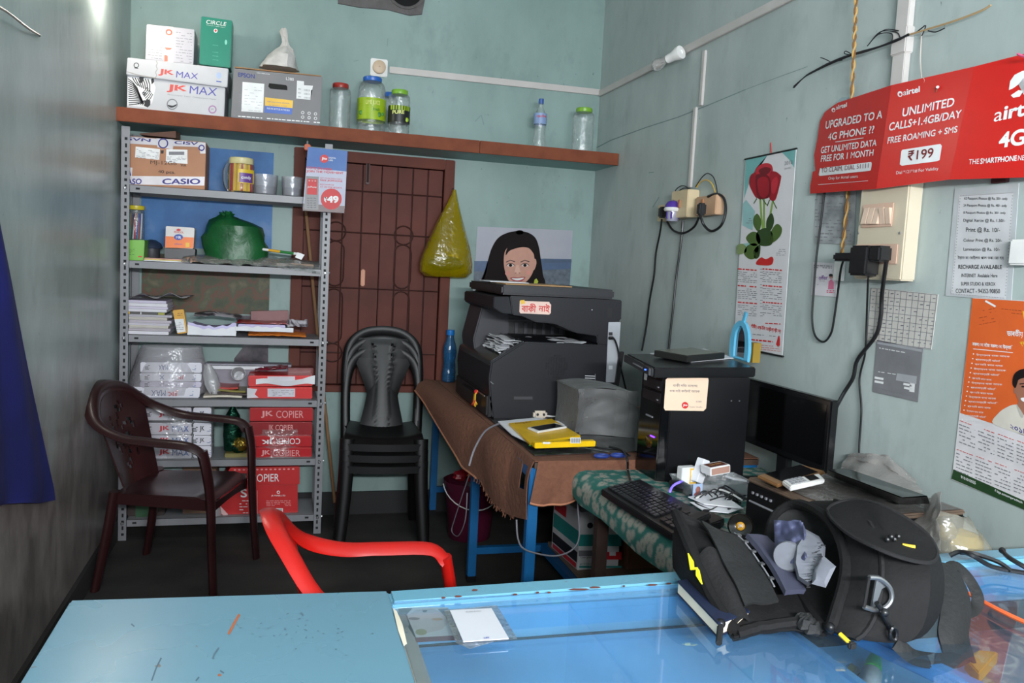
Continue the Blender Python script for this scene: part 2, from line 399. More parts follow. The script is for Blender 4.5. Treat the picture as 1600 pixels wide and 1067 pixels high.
# double door of boards with a wrought grille pattern
BR = mat('door_brown', (100, 50, 40), .6, col2=(80, 40, 33), scale=5, spec=.25); BRD = mat('door_groove', (58, 27, 22), .5); BRF = mat('door_frame_brown', (108, 55, 42), .6, col2=(88, 44, 35), scale=5, spec=.25)
door = tag(bpy.data.objects.new('door_1', None), kind='structure'); C.objects.link(door); door.location = (dx0, D, dz0); WM[door] = Matrix.Translation(door.location)
m = MB(); fw = .055
m.bx((dx0, D-.03, dz0), (dx0+fw, D+.1, dz1), BRF, bevel=.004); m.bx((dx1-fw, D-.03, dz0), (dx1, D+.1, dz1), BRF, bevel=.004)
m.bx((dx0+fw, D-.03, dz1-fw), (dx1-fw, D+.1, dz1), BRF, bevel=.004); m.bx((dx0+fw, D-.03, dz0), (dx1-fw, D+.1, dz0+.035), BRF, bevel=.004)
m.build('door_frame', door)
def leaf(x0, x1, first):
    m = MB(); z0, z1 = dz0+.04, dz1-fw-.004; wd = x1-x0
    m.bx((x0, D+.015, z0), (x1, D+.05, z1), BR)
    for k in range(4):
        a = x0+wd*k/4+.0015; b = x0+wd*(k+1)/4-.0015; m.bx((a, D+.006, z0), (b, D+.016, z1), BR, bevel=.002)
    lf = m.build('door_leaf', door)
    g = MB(); r = .0045; y = D+.002; cx = x0+wd*(.42 if first else .38); hw = .045
    bars = [(z1-.14), (z1-.36), z0+.52, z0+.17]
    def bar(a, b): g.tube([a, b], r, BRD, seg=6)
    for k in (1, 2, 3): bar((x0+wd*k/4, y, z0), (x0+wd*k/4, y, z1))
    for zz in bars: bar((x0, y, zz), (x1, y, zz))
    for zc, rr in ((bars[1], .05), (bars[3], .05)):
        g.tube([(cx+rr*cos(t*pi/10), y, zc+rr*sin(t*pi/10)) for t in range(20)], r, BRD, seg=6, loop=True)
    for za, zb in ((bars[2]+.008, bars[1]-.05), (bars[3]+.05, bars[2]-.008)):
        p = [(cx-hw*cos(t*pi/8), y, zb-hw+hw*sin(t*pi/8)) for t in range(9)]+[(cx+hw*cos(t*pi/8), y, za+hw-hw*sin(t*pi/8)) for t in range(9)]
        g.tube(p, r, BRD, seg=6, loop=True)
    g.build('door_grille', lf)
mid = pY(592, 420, D).x
leaf(dx0+fw+.003, mid-.002, True); leaf(mid+.002, dx1-fw-.003, False)
m = MB(); a = pY(567, 434, D-.02); m.box((a.x, D-.012, a.z), (.022, .022, .09), mat('worn_brass', (170, 120, 95), .5, .3), bevel=.005); m.build('door_handle', door)
m = MB(); a = pY(575, 270, D-.02); m.box((a.x, D-.01, a.z), (.02, .02, .12), BRD, bevel=.004); m.tube([(a.x, D-.022, a.z+.05), (a.x, D-.022, a.z-.05)], .006, BRD, seg=8); m.build('door_bolt', door)
m = MB(); m.bx((dx0-.02, D+.1, dz0-.02), (dx1+.02, D+.13, dz1+.02), BRD); m.build('door_light_block', door)  # added unseen slab, keeps world light from leaking between the leaves
# exhaust hole left unplastered near the top of the back wall
t = thing('exhaust_hole', 'round dark vent opening in a rough grey cement patch high on the back wall', 'vent', (.46, D, 2.69))
CEM = mat('raw_cement', (96, 92, 92), .9, scale=30, bump=.6)
m = MB(); p = [pY(x, y, D) for x, y in ((528, 6), (560, 12), (606, 16), (640, 25), (659, 23), (664, -2))]; p += [V(p[-1].x+.01, D, 2.99), V(p[0].x-.02, D, 2.99)]
m.prism([q+V(0, -.012, 0) for q in p], (0, .0115, 0), CEM); m.build('cement_patch', t)
m = MB(); c = pY(634, -16, D); R = .097
m.rings([[V(c.x+r*cos(2*pi*k/28), yy, c.z+r*sin(2*pi*k/28)) for k in range(28)] for r, yy in ((R+.006, D-.013), (R+.006, D-.02), (R, D-.02), (R-.01, D-.0128))], CEM, cap=False)
m.rings([[V(c.x+r*cos(2*pi*k/28), D-.0135, c.z+r*sin(2*pi*k/28)) for k in range(28)] for r in (R-.004, .001)], mat('vent_black', (6, 6, 7), .9), cap=False); m.build('vent_pipe', t)
# concrete loft shelf with brown painted edge
t = thing('wall_shelf', 'long concrete wall shelf with a brown painted front edge running across the back wall', 'shelf', (.48, 4.33, 1.96))
m = MB(); m.bx((XL, 4.17, 1.966), (XR, D, 2.024), mat('shelf_teal', (134, 168, 166), .6, scale=4)); m.build('slab', t)
SHB = mat('shelf_brown', (126, 68, 44), .7, col2=(110, 58, 39), scale=14, spec=.25)
m = MB(); sx = pY(750, 225, 4.155).x; m.bx((XL, 4.155, 1.963), (sx-.001, 4.171, 2.026), SHB, bevel=.002); m.bx((sx+.001, 4.155, 1.963), (XR-.002, 4.171, 2.026), SHB, bevel=.002); m.build('painted_edge', t)
ZS = 2.024
# lamp on the left wall
t = thing('wall_lamp', 'glowing round bulb in a holder high on the left wall beside the shelf', 'lamp', LAMP)
m = MB(); m.ball(LAMP, .03, mat('bulb_glow', (255, 250, 238), .5, emit=((255, 247, 232), LAMP_STRENGTH)), sz=(1, 1, 1.15)); m.build('bulb', t)
m = MB(); m.lathe([(.012, .03), (.016, .032), (.018, .07), (.012, .075)], WHITEP, LAMP, seg=14); m.tube([LAMP+V(0, 0, .07), LAMP+V(-.03, 0, .09), V(XL+.004, LAMP.y, LAMP.z+.09)], .011, WHITEP, seg=10); m.build('holder', t)
m = MB(); m.tube([V(XL+.002, LAMP.y, LAMP.z+.09), V(XL+.014, LAMP.y, LAMP.z+.09)], .032, WHITEP, seg=18); m.build('wall_plate', t)
# ================================================================== things on the shelf
def carton(name, label, fp, depth, m, y0, zb=None, cat='box', bevel=.003, group=None, slab=.0, dvec=None):
    """box whose near face is seen at pixels fp = tl, tr, br, bl in the plane Y=y0; rests at zb"""
    tl, tr, br, bl = [pY(*q, y0) for q in fp]
    if zb is not None: bl.z = br.z = zb
    if zb is not None and slab: bl.z += 0
    dv = V(0, depth, 0) if dvec is None else V(dvec)
    c = (bl+br)/2+dv/2; t = thing(name, label, cat, (c.x, c.y, min(bl.z, br.z)), 0, group)
    b = MB(); b.hexa([bl, br, tr, tl, bl+dv, br+dv, tr+dv, tl+dv], m, bevel)
    n = (br-bl).cross(tl-bl).normalized()
    body = b.build('carton', t); g = MB(); return t, body, g, Face(g, (bl+tr)/2, n)
CARD = mat('carton_white', (184, 184, 188), .55, var=.05); SIL = mat('carton_inner_shade', (150, 146, 140), .7)
t, body, g, f = carton('paper_carton', 'long white paper carton with a zebra face print on the brown wall shelf', ((199, 116), (352, 137), (350, 181), (198, 168)), .26, CARD, 4.17, ZS)
f.text('JK', (262, 131), (293, 134), (292, 146), (260, 144), mat('print_red', (196, 66, 58), .5), .04); f.text('MAX', (297, 134), (340, 138), (338, 150), (296, 146), mat('print_blue', (70, 70, 150), .5), .0)
f.line('Photocopier  Laser  Multipurpose Paper', 262, 149, 338, 157, 2.5, GREYINK, 0)
f.ring(269, 163, 7, 8.6, GREYINK); f.blob([(262, 164), (266, 168), (273, 167), (276, 163), (270, 165)], INK); f.ring(332, 171, 4.5, 6.5, mat('print_multi', (150, 110, 150), .5)); f.text('JK', (329, 169), (335, 169.6), (335, 173), (329, 172.5), GREYINK, 0)
# zebra head: stripes fanning from the muzzle
f.poly([(200, 121), (238, 122), (243, 137), (238, 160), (232, 168), (199, 165)], mat('zebra_white', (214, 214, 214), .5), .0006)
for k in range(13):   # neck stripes, then mane, cheek and muzzle bands
    a = k/12; f.stroke([(200+1*a, 123+41*a), (207+4*a, 128+35*a), (214+5*a, 137+24*a), (219+6*a, 150+12*a)], 1.5, INK, .0009)
for k in range(7): f.stroke([(207+4*k, 121+.4*k), (210+4*k, 127+.8*k), (216+3*k, 134+1.6*k)], 1.5, INK, .0009)
for k in range(6): f.stroke([(230+1.8*k, 136+2.2*k), (227+1.6*k, 141+2.6*k), (222+1.6*k, 146+2.6*k)], 1.2, INK, .0009)
for k in range(4): f.stroke([(216+3*k, 163+.8*k), (221+2*k, 159+.6*k), (226+k, 157)], 1.1, INK, .0009)
f.poly([(217, 122), (221, 117), (225, 121), (223, 129), (219, 130)], INK, .001); f.poly([(236, 124), (240, 121), (241, 128), (237, 132)], INK, .001)
f.ring(226, 147, 2, 3, INK, .001); f.disc(226, 147, 1.4, 1.6, INK, .001); f.poly([(226, 158), (231, 155), (235, 157), (235, 164), (231, 168), (226, 166)], INK, .001)
g.build('printed_graphics', body)
t, body, g, f = carton('carton_lid', 'torn white carton lid with red and blue lettering resting on the zebra carton', ((199, 89.5), (357, 107), (355, 136.5), (197, 116.5)), .28, CARD, 4.155, None)
f.text('JK', (249, 107), (272, 110), (272, 120), (247, 118), MATS['print_red'], .04); f.text('MAX', (276, 111), (310, 115), (309, 124), (275, 121), MATS['print_blue'], .0)
f.ring(213, 102, 3, 4.2, INK); f.stroke([(210, 106), (216, 107)], 1.2, INK); f.disc(342, 118, 4, 5, mat('print_pale_blue', (160, 175, 205), .5)); f.stroke([(338, 127), (346, 128)], 1.5, BLUEINK)
f.stroke([(244, 95), (246, 99), (244, 103), (246, 108), (243, 113), (245, 118), (242, 123)], 1.2, SIL, .001); f.stroke([(198, 112), (215, 117), (232, 120), (244, 122)], 1.3, SIL, .001)
g.build('printed_graphics', body)
zt = pY(300, 105, 4.2).z
t, body, g, f = carton('printed_box', 'white glossy box with fine print and an orange tape, on the torn carton lid', ((229, 37.5), (304, 46), (302, 101), (227, 93)), .16, mat('box_white_gloss', (180, 177, 184), .3, var=.05), 4.19)
TAPE = mat('orange_print', (214, 92, 60), .4)
f.rect(257, 41, 271, 97, mat('tape_pale', (214, 208, 206), .2), .0004, 1); f.disc(264, 50.5, 5.5, 5, TAPE, sk=.1); f.disc(264, 50.5, 3, 2.4, WHITE, .0012); f.poly([(257, 74), (269, 75), (266, 78), (260, 78)], TAPE); f.rect(257, 86, 262, 96, TAPE)
f.disc(264, 83, 5, 5, WHITE, .001)
f.scribble(231, 44, 254, 92, 11, GREYINK, .11, .8, .7, seed=3); f.scribble(275, 48, 300, 97, 11, GREYINK, .11, .8, .7, seed=4); g.build('printed_graphics', body)
t, body, g, f = carton('green_box', 'tall green box with white lettering standing on the torn carton lid', ((314.5, 25), (363, 32), (360, 106), (311, 100)), .12, mat('box_green', (18, 118, 96), .3, var=.06), 4.185)
f.text('CIRCLE', (323, 31), (354, 35), (353, 41), (322, 37), WHITE, .0); f.line('Premium copier paper', 323, 40, 352, 44, 1.6, WHITE, 0)
f.disc(337, 48, 3, 3.2, WHITE); f.disc(337, 48, 1.8, 2, REDINK, .0012); f.disc(353, 66, 2, 4, mat('print_mint', (120, 190, 170), .5))
for y in (71, 82, 88, 94): f.line('premium quality', 332, y, 341, y+1, 1.4, MATS['print_mint'], 0)
g.build('printed_graphics', body)
t, body, g, f = carton('printer_carton', 'grey corrugated printer carton with a hand slot and paper labels on the brown shelf', ((365, 106.5), (504, 120), (500, 191), (361, 181)), .27, mat('carton_grey', (112, 110, 112), .5, var=.06), 4.15, ZS)
f.text('EPSON', (372, 113), (398, 116), (398, 123), (372, 120), mat('print_navy', (28, 50, 120), .5), .03); f.line('EXCEED YOUR VISION', 372, 123, 398, 125.5, 1.6, GREYINK, 0); f.line('L380', 447, 125, 459, 126.5, 4.5, WHITE, .0); f.line('colour inkjet printer', 401, 115, 422, 117.5, 2.5, WHITE, 0)
f.poly([(379, 128), (413, 131), (411, 176), (377, 174)], WHITE); f.scribble(382, 133, 409, 174, 9, mat('print_faint', (170, 170, 174), .6), .08, .7, .6, .0012, 5)
YL = mat('label_yellow', (222, 176, 48), .45); LB = mat('label_blue', (52, 92, 176), .45)
f.poly([(414, 152), (458, 157), (457, 169), (414, 165)], YL); f.poly([(414, 165), (457, 169), (456, 179), (413, 176)], LB)
f.line('full warranty service', 418, 160, 452, 163, 2.4, BLUEINK, 0, .0014); f.line('hp genuine inside', 420, 165, 448, 167, 2, GREYINK, 0, .0014); f.line('FREE INK BOTTLES IN THE BOX', 417, 170.5, 453, 174, 2.6, WHITE, .01, .0014)
f.poly([(420.5, 130), (447, 133), (449, 136), (449, 141), (422, 138.5), (419, 135)], mat('slot_black', (14, 13, 13), .8), .0012)
f.poly([(464, 126), (475, 127), (475, 133), (489, 134), (488, 140), (486, 141), (485, 156), (463, 154)], WHITE)
for y in (139, 145, 151): f.line('| || |||| || | ||', 475, y+3, 484, y+4, 3, INK, .01, .0014); f.line('SN', 466, y+1, 470, y+1.4, 2, INK, 0, .0014)
f.scribble(372, 177, 500, 186, 1, WHITE, .08, 1.6, .9, .001, 9); f.scribble(373, 146, 378, 174, 10, GREYINK, 0, 1, .9, .001, 11)
for x in (473, 483, 493): f.ring(x, 176+(x-473)*.1, 1.6, 2.4, WHITE); f.ring(x, 183+(x-473)*.1, 1.6, 2.4, WHITE)
g.build('printed_graphics', body)
b = MB(); a = pY(367, 106, 4.16); e = pY(502, 120, 4.16); b.hexa([a+V(0, 0, .001), e+V(0, 0, .001), e+V(0, 0, .006), a+V(0, 0, .006), a+V(0, .24, .012), e+V(0, .24, .012), e+V(0, .24, .018), a+V(0, .24, .018)], mat('cardboard', (150, 112, 76), .8)); b.build('top_flap', t)
# knotted white bag on the printer carton
def ringbag(levels, seg=22, amp=.006, fr=14, seed=0):
    rs = []
    for (cx, cy, z, rx, ry) in levels:
        ring = []
        for k in range(seg):
            a = 2*pi*k/seg; n = mnoise.noise(V(cos(a)*2+seed, sin(a)*2, z*fr))+.6*mnoise.noise(V(cos(a)*5, sin(a)*5+seed, z*fr*.4))
            ring.append(V(cx+rx*cos(a)*(1+amp/max(rx, .004)*n), cy+ry*sin(a)*(1+amp/max(ry, .004)*n), z))
        rs.append(ring)
    return rs
p0 = pY(436, 108, 4.28); zt = p0.z+.002
def bx_(x, y): return pY(x, y, 4.28)
m = MB(); lv = []
for x0, x1, y in ((405, 467, 110), (409, 464, 99), (421, 461, 85), (434, 457, 76), (441, 452, 72), (443, 451, 66), (441, 449, 57), (438, 447, 48), (441, 445, 44)):
    a, b_ = bx_(x0, y), bx_(x1, y); lv.append(((a.x+b_.x)/2, 4.28, max(a.z, zt) if y > 105 else a.z, (b_.x-a.x)/2, min((b_.x-a.x)/2, .075)))
lv[0] = (lv[0][0], 4.28, zt, lv[0][3], lv[0][4])
m.rings(ringbag(lv, amp=.02), mat('bag_white', (196, 192, 188), .45, scale=25, bump=.6)); m.solo('plastic_bag', 'small knotted white plastic bag sitting on top of the grey printer carton', 'bag')
# jars and bottle
def jar(name, label, x0, x1, ytop, ybot, y, lidcol, lab=None, shoulder=.82, neck=.7, lidh=.022, base_z=ZS, cat='jar', ribs=True, body=None, tall=None, nm='jar', group=None):
    a = pY((x0+x1)/2-(x1-x0)/2, ybot-6, y); b = pY(x1, ybot-6, y); r = (b.x-a.x)/2; cx = (a.x+b.x)/2
    top = pY((x0+x1)/2, ytop, y).z; h = top-base_z
    t = thing(nm, label, cat, (cx, y, base_z), 0, group); m = MB(); pr = [(r*.86, 0), (r*.97, .006)]
    n = 12; hs = h*shoulder
    for k in range(n+1):
        z = .01+(hs-.01)*k/n; pr.append((r*(1+(.035*sin(k*pi*1.0) if not ribs else (.03 if k % 2 else -.02))), z))
    for k in range(1, 6): q = k/5; pr.append((r*(1-(1-neck)*(1-cos(q*pi/2))), hs+(h-lidh-hs)*sin(q*pi/2)))
    pr.append((r*neck, h-lidh*.5)); m.lathe(pr, body or CLEAR, (cx, y, base_z), seg=24); m.build('jar_body', t)
    m = MB(); rl = r*(neck+.05); m.lathe([(rl, h-lidh), (rl*1.03, h-lidh+.003), (rl*1.03, h-.004), (rl*.96, h), (rl*.2, h+.0005)], lidcol, (cx, y, base_z), seg=24); m.build('lid', t)
    if lab: lab(t, cx, y, r)
    return t, cx, y, r, h
def wrap(t, name, cx, cy, r, z0, z1, m, a0=-pi, a1=pi, n=24):
    g = MB(); g.grid(lambda u, v: V(cx+r*sin(a0+(a1-a0)*u), cy-r*cos(a0+(a1-a0)*u), z0+(z1-z0)*v), n, 1, m, th=.0006); return g.build(name, t)
def wraptext(mb, s, cx, cy, r, z0, z1, a0, a1, m, bold=.02, slant=0):
    vs, fs = text_geo(s, bold); mb.add([V(cx+r*sin(a0+(a1-a0)*u), cy-r*cos(a0+(a1-a0)*u), z0+(z1-z0)*v+slant*u) for u, v in vs], fs, m)
jar('j', 'clear ribbed jar with a red lid standing right beside the grey printer carton', 514, 547, 131, 197, 4.27, mat('lid_red', (150, 42, 34), .35))
LG = mat('label_lime', (150, 178, 24), .4); LK = mat('label_black', (28, 30, 30), .4); LEAF = mat('print_leaf', (52, 120, 20), .5)
def lab1(t, cx, y, r):
    z0, z1 = pY(580, 186, y-r).z, pY(580, 152, y-r).z; o = wrap(t, 'paper_label', cx, y, r*1.04, z0, z1, LG); g = MB()
    wraptext(g, 'LIME JUICE', cx, y, r*1.06, z0+(z1-z0)*.62, z1-.012, -.5, .5, mat('print_cream', (220, 224, 130), .5)); wraptext(g, 'fresh', cx, y, r*1.06, z0+(z1-z0)*.4, z0+(z1-z0)*.55, .0, .5, LEAF)
    for a, zz, q in ((-.85, .3, .012), (.45, .25, .013), (.75, .3, .01)): g.ball((cx+r*1.03*sin(a), y-r*1.03*cos(a), z0+(z1-z0)*zz), q, LEAF, sz=(1, .25, 1))
    g.build('label_print', o)
jar('j', 'large clear jar with a blue lid and a lime green label on the brown shelf', 558, 601, 121, 201, 4.28, mat('lid_blue', (36, 92, 172), .35), lab1, shoulder=.72, neck=.62)
def lab2(t, cx, y, r):
    z0, z1 = pY(621, 190, y-r).z, pY(621, 164, y-r).z; o = wrap(t, 'paper_label', cx, y, r*1.04, z0, z1, LK); g = MB()
    g.grid(lambda u, v: V(cx+r*1.05*sin(-1+2*u), y-r*1.05*cos(-1+2*u), z1-.022+.022*v), 10, 1, LG); wraptext(g, 'PURE', cx, y, r*1.065, z0+(z1-z0)*.45, z0+(z1-z0)*.68, -.75, .35, MATS['print_cream'], .03, .004)
    g.ball((cx+r*.6, y-r*.85, z0+.014), .012, LG, sz=(1, .3, 1)); g.build('label_print', o)
jar('j', 'clear jar with a light green lid and a black label on the brown shelf', 606, 639, 141, 208, 4.25, mat('lid_green', (120, 170, 50), .35), lab2)
jar('j', 'clear jar with a blue lid half hidden behind the black labelled jar', 596, 620, 145, 190, 4.42, MATS['lid_blue'])
jar('j', 'clear jar with a lime green lid alone at the right end of the brown shelf', 894, 925, 169, 236, 4.27, MATS['lid_green'])
def bottle(name, label, cx, cy, zb, h, r, body, capm, nf=.42, waist=0, cat='bottle', capr=.3, group=None):
    t = thing(name, label, cat, (cx, cy, zb), 0, group); m = MB(); pr = [(r*.8, 0), (r, .008)]
    for k in range(13):
        q = k/12; pr.append((r*(1-waist*math.exp(-((q-.55)/.22)**2))*(1+(.02 if k % 2 else -.015)), .012+(h*.62-.012)*q))
    for k in range(1, 8): q = k/7; pr.append((r*(1-(1-nf)*(q*q*(3-2*q))), h*.62+h*.27*q))
    pr.append((r*nf, h*.93)); m.lathe(pr, body, (cx, cy, zb), seg=24); bo = m.build('bottle_body', t)
    m = MB(); m.lathe([(r*nf*1.18, h*.9), (r*nf*1.2, h*.905), (r*nf*1.16, h*.995), (r*nf*.9, h), (.001, h)], capm, (cx, cy, zb), seg=20); m.build('cap', t)
    return t, bo
a = pY(842, 226, 4.3)
t, bo = bottle('water_bottle', 'clear water bottle with a blue cap standing alone on the brown shelf', a.x, 4.3, ZS, pY(843, 154, 4.3).z-ZS, .034, CLEAR, mat('cap_blue', (48, 84, 150), .4), nf=.34, waist=.12)
z0, z1 = pY(842, 193, 4.27).z, pY(842, 176, 4.27).z; o = wrap(t, 'paper_label', a.x, 4.3, .0345, z0, z1, mat('label_pale_blue', (138, 160, 200), .4)); g = MB(); wraptext(g, 'aquafine', a.x, 4.3, .0355, z0+.03, z1-.008, -.9, .7, REDINK, .02); g.build('label_print', o)
# ================================================================== electric conduit and wiring
CON = mat('conduit_white', (190, 184, 180), .45, var=.06)
def conduit(name, label, pts, wd, dp, nrm, cat='conduit'):
    m = MB(); nrm = V(nrm)
    for a, b in zip(pts, pts[1:]):
        a, b = V(a), V(b); d = (b-a).normalized(); s = d.cross(nrm).normalized()*wd/2; o = nrm*.0005
        m.hexa([a-s+o, a+s+o, b+s+o, b-s+o, a-s+nrm*dp, a+s+nrm*dp, b+s+nrm*dp, b-s+nrm*dp], CON, .002)
    return m.solo(name, label, cat)
a = pY(608, 109.5, D); b = pY(937, 145, D); b.x = XR-.001; b.z = pY(937, 145, D).z
conduit('wire_conduit', 'white square conduit running along the back wall above the shelf', [a, b], .034, .014, (0, -1, 0))
a = pX(940, 146, XR); a.y = D-.02; b = pX(1044, 96, XR); c = pX(1240, -6, XR); b.z = a.z+(c.z-a.z)*(b.y-a.y)/(c.y-a.y)
conduit('wire_conduit', 'white square conduit rising along the top of the right wall past the clear bulb', [a, c+(c-a)*.45], .034, .014, (-1, 0, 0))
zc = a.z
a = pX(1104, 72, XR); b = pX(1101, 164, XR); b.y = a.y; conduit('wire_conduit', 'short thin conduit dropping from the sloping wall conduit', [a-V(0, 0, .02), b], .024, .012, (-1, 0, 0))
a2 = V(XR, pX(1089, 168, XR).y, b.z); b2 = pX(1086, 292, XR); b2.y = a2.y; conduit('wire_conduit', 'thin conduit dropping down the right wall into the cream socket board', [a2, b2], .024, .012, (-1, 0, 0))
a = pX(1423, -12, XR); a.z = CEIL; b = pX(1408, 140, XR); b.y = a.y-.0; e = V(XR, a.y, 1.62)
conduit('wire_conduit', 'wide white conduit dropping from the ceiling behind the red banner', [a, e], .05, .022, (-1, 0, 0))
m = MB(); k = pX(1415, 66, XR); m.box((XR-.012, a.y, k.z), (.03, .06, .075), CON, bevel=.003); m.solo('conduit_coupler', 'white coupler sleeve clipped round the wide conduit', 'conduit')
m = MB(); c = pY(592, 106, D); m.rings([[V(c.x+r*cos(2*pi*k/28), yy, c.z+r*sin(2*pi*k/28)) for k in range(28)] for r, yy in ((.04, D-.001), (.04, D-.008), (.034, D-.009), (.034, D-.026), (.028, D-.03), (.004, D-.03), (.003, D-.026))], mat('rose_cream', (200, 176, 150), .45)); m.box((c.x, D-.005, c.z), (.09, .008, .09), WHITEP, bevel=.004); m.solo('ceiling_rose', 'round cream wiring rose on a square plate at the left end of the back conduit', 'socket')
# clear bulb in an angled holder
h = pX(1063, 82, XR-.05); bl = pX(1028, 101, XR-.1); d = (bl-h).normalized()
t = thing('light_bulb', 'unlit clear bulb in a white angled holder on the right wall conduit', 'bulb', bl)
m = MB(); q = Matrix.Translation(bl) @ d.to_track_quat('Z', 'Y').to_matrix().to_4x4()
m.lathe([(.012, -.055), (.014, -.04), (.022, -.022), (.029, 0), (.027, .014), (.016, .026), (.001, .03)], film('bulb_glass', (190, 186, 182), .25, .1, .1, crinkle=0), M=q, seg=18); m.build('glass_bulb', t)
m = MB(); m.lathe([(.014, -.06), (.019, -.058), (.021, -.09), (.024, -.1), (.03, -.12), (.03, -.135)], WHITEP, M=q, seg=16); m.tube([bl-d*.13, V(XR-.005, bl.y-.03, zc-.0+.0)], .012, WHITEP); m.build('holder', t)
# ================================================================== steel rack
RK = mat('rack_grey', (128, 128, 132), .42, var=.05); HOLE = mat('slot_dark', (24, 24, 26), .8)
RY0, RY1, RX0, RX1 = 4.18, 4.475, -.722, .222
SZ = [1.684, 1.336, .99, .684, .388, .1]
rack = thing('steel_rack', 'grey slotted-angle steel rack with six shelves standing under the brown wall shelf', 'rack', (-.25, 4.33, 0))
def post(x, y, sx, sy, top):
    m = MB(); wd, th = .036, .0035
    m.bx((min(x, x+sx*wd), min(y, y+sy*th), 0), (max(x, x+sx*wd), max(y, y+sy*th), top), RK)
    m.bx((min(x, x+sx*th), min(y+sy*th, y+sy*wd), 0), (max(x, x+sx*th), max(y+sy*th, y+sy*wd), top), RK)
    if sy > 0:
        z = .03; i = 0
        while z < top-.03:
            cx = x+sx*wd*.55; hh = .009 if i % 2 else .006; hw = .0042 if i % 2 else .006
            m.bx((cx-hw, y-.0006, z-hh), (cx+hw, y+.0004, z+hh), HOLE); z += .031; i += 1
    m.build('post', rack)
for x, sx in ((RX0, 1), (RX1, -1)):
    post(x, RY0, sx, 1, 1.945); post(x, RY1, sx, -1, 1.945)
for z in SZ:
    m = MB(); x0, x1, y0, y1 = RX0+.036, RX1-.036, RY0+.004, RY1-.004
    m.bx((x0, y0, z-.0015), (x1, y1, z), RK)
    for yy in (y0, y1-.0015): m.bx((x0, yy, z-.034), (x1, yy+.0015, z), RK)
    for xx in (x0, x1-.0015): m.bx((xx, y0, z-.034), (xx+.0015, y1, z), RK)
    for xx in (x0+.035, x1-.035): m.bx((xx-.009, y0-.0005, z-.021), (xx+.009, y0+.0003, z-.012), HOLE)
    sh = m.build('shelf', rack)
for x in (RX0+.018, RX1-.018):
    m = MB()
    for z in SZ:
        m.lathe([(.007, 0), (.007, .003), (.004, .006)], STEEL, M=Matrix.Translation(V(x, RY0, z-.017)) @ Matrix.Rotation(pi/2, 4, 'X'), seg=8)
        if x > 0: m.lathe([(.006, 0), (.006, .006)], STEEL, M=Matrix.Translation(V(RX1, RY0+.02, z-.017)) @ Matrix.Rotation(pi/2, 4, 'Y'), seg=8)
    m.build('bolt', rack)
# shiny landscape poster on the wall behind the rack
def nmat(name, stops, scale, detail=6, rough=.35, dist=0, bump=0):
    m = bpy.data.materials.new(name); m.use_nodes = True; N = m.node_tree.nodes; L = m.node_tree.links; b = N['Principled BSDF']; b.inputs['Roughness'].default_value = rough
    tc = N.new('ShaderNodeTexCoord'); n = N.new('ShaderNodeTexNoise'); n.inputs['Scale'].default_value = scale; n.inputs['Detail'].default_value = detail; n.inputs['Distortion'].default_value = dist
    L.new(tc.outputs['Object'], n.inputs['Vector']); r = N.new('ShaderNodeValToRGB'); L.new(n.outputs['Fac'], r.inputs['Fac'])
    e = r.color_ramp.elements; e[0].position, e[0].color = stops[0][0], lin(stops[0][1]); e[1].position, e[1].color = stops[-1][0], lin(stops[-1][1])
    for p, c in stops[1:-1]: q = e.new(p); q.color = lin(c)
    L.new(r.outputs['Color'], b.inputs['Base Color'])
    if bump:
        bp = N.new('ShaderNodeBump'); bp.inputs['Strength'].default_value = bump; bp.inputs['Distance'].default_value = .01; L.new(n.outputs['Fac'], bp.inputs['Height']); L.new(bp.outputs['Normal'], b.inputs['Normal'])
    return m
SKYM = nmat('poster_sky', [(.35, (30, 88, 146)), (.55, (50, 108, 166)), (.8, (120, 145, 185))], 5, rough=.55, bump=.1)
HILL = nmat('poster_hills', [(.3, (38, 46, 24)), (.45, (62, 66, 36)), (.52, (96, 54, 36)), (.58, (66, 70, 42)), (.75, (120, 104, 80))], 11, rough=.55, bump=.1)
DARKP = nmat('poster_dark', [(.35, (40, 34, 40)), (.65, (84, 72, 80))], 14, rough=.2)
lp = thing('landscape_poster', 'glossy landscape poster of blue sky and autumn hills on the wall behind the rack', 'poster', (-.3, D, 1.0))
def wav(px0, py0, px1, py1, m, nm):
    a, b = pY(px0, py0, D-.004), pY(px1, py1, D-.004); g = MB()
    g.grid(lambda u, v: V(a.x+(b.x-a.x)*u, D-.006-(.004*abs(sin(u*37+v*9))*max(0, (u-.75)*4) if u > .75 else 0), b.z+(a.z-b.z)*v), 30, 14, m, th=.001); g.build(nm, lp)
wav(222, 222, 424, 394, SKYM, 'sky_print'); wav(222, 395, 420, 492, HILL, 'hills_print')
g = MB(); g.prism([pY(x, y, D-.004) for x, y in ((368, 493), (419, 493), (419, 600), (362, 600), (366, 560), (380, 542))], (0, .003, 0), DARKP); g.build('lower_print', lp)
# ---------------------------------------------------------------- top shelf
z = SZ[0]
KR = mat('kraft', (168, 118, 86), .6, var=.08); TP = mat('brand_tape', (206, 200, 204), .25)
t, body, g, f = carton('taped_carton', 'brown carton sealed with white and blue lettered tape on the top rack shelf', ((197, 212), (322, 222), (320, 290), (196, 288)), .21, KR, 4.235, z)
f.poly([(197, 213), (321, 223), (321, 230), (262, 228), (197, 224)], TP); f.poly([(244, 216), (272, 218), (270, 234), (262, 232), (246, 230)], TP, .0009); f.poly([(310, 222), (321, 223), (321, 240), (313, 240)], TP, .0009)
f.poly([(197, 261), (207, 262), (206, 275), (320, 276), (319, 290), (196, 288)], TP)
f.text('SVN', (198, 214), (236, 217), (235, 222), (197, 219), NAVY, .03, .0015); f.text('CISV', (273, 220), (310, 222), (309, 227), (272, 225), NAVY, .03, .0015); f.ring(255, 224, 6, 8, NAVY, .0015); f.ring(315, 231, 3, 5, NAVY, .0015)
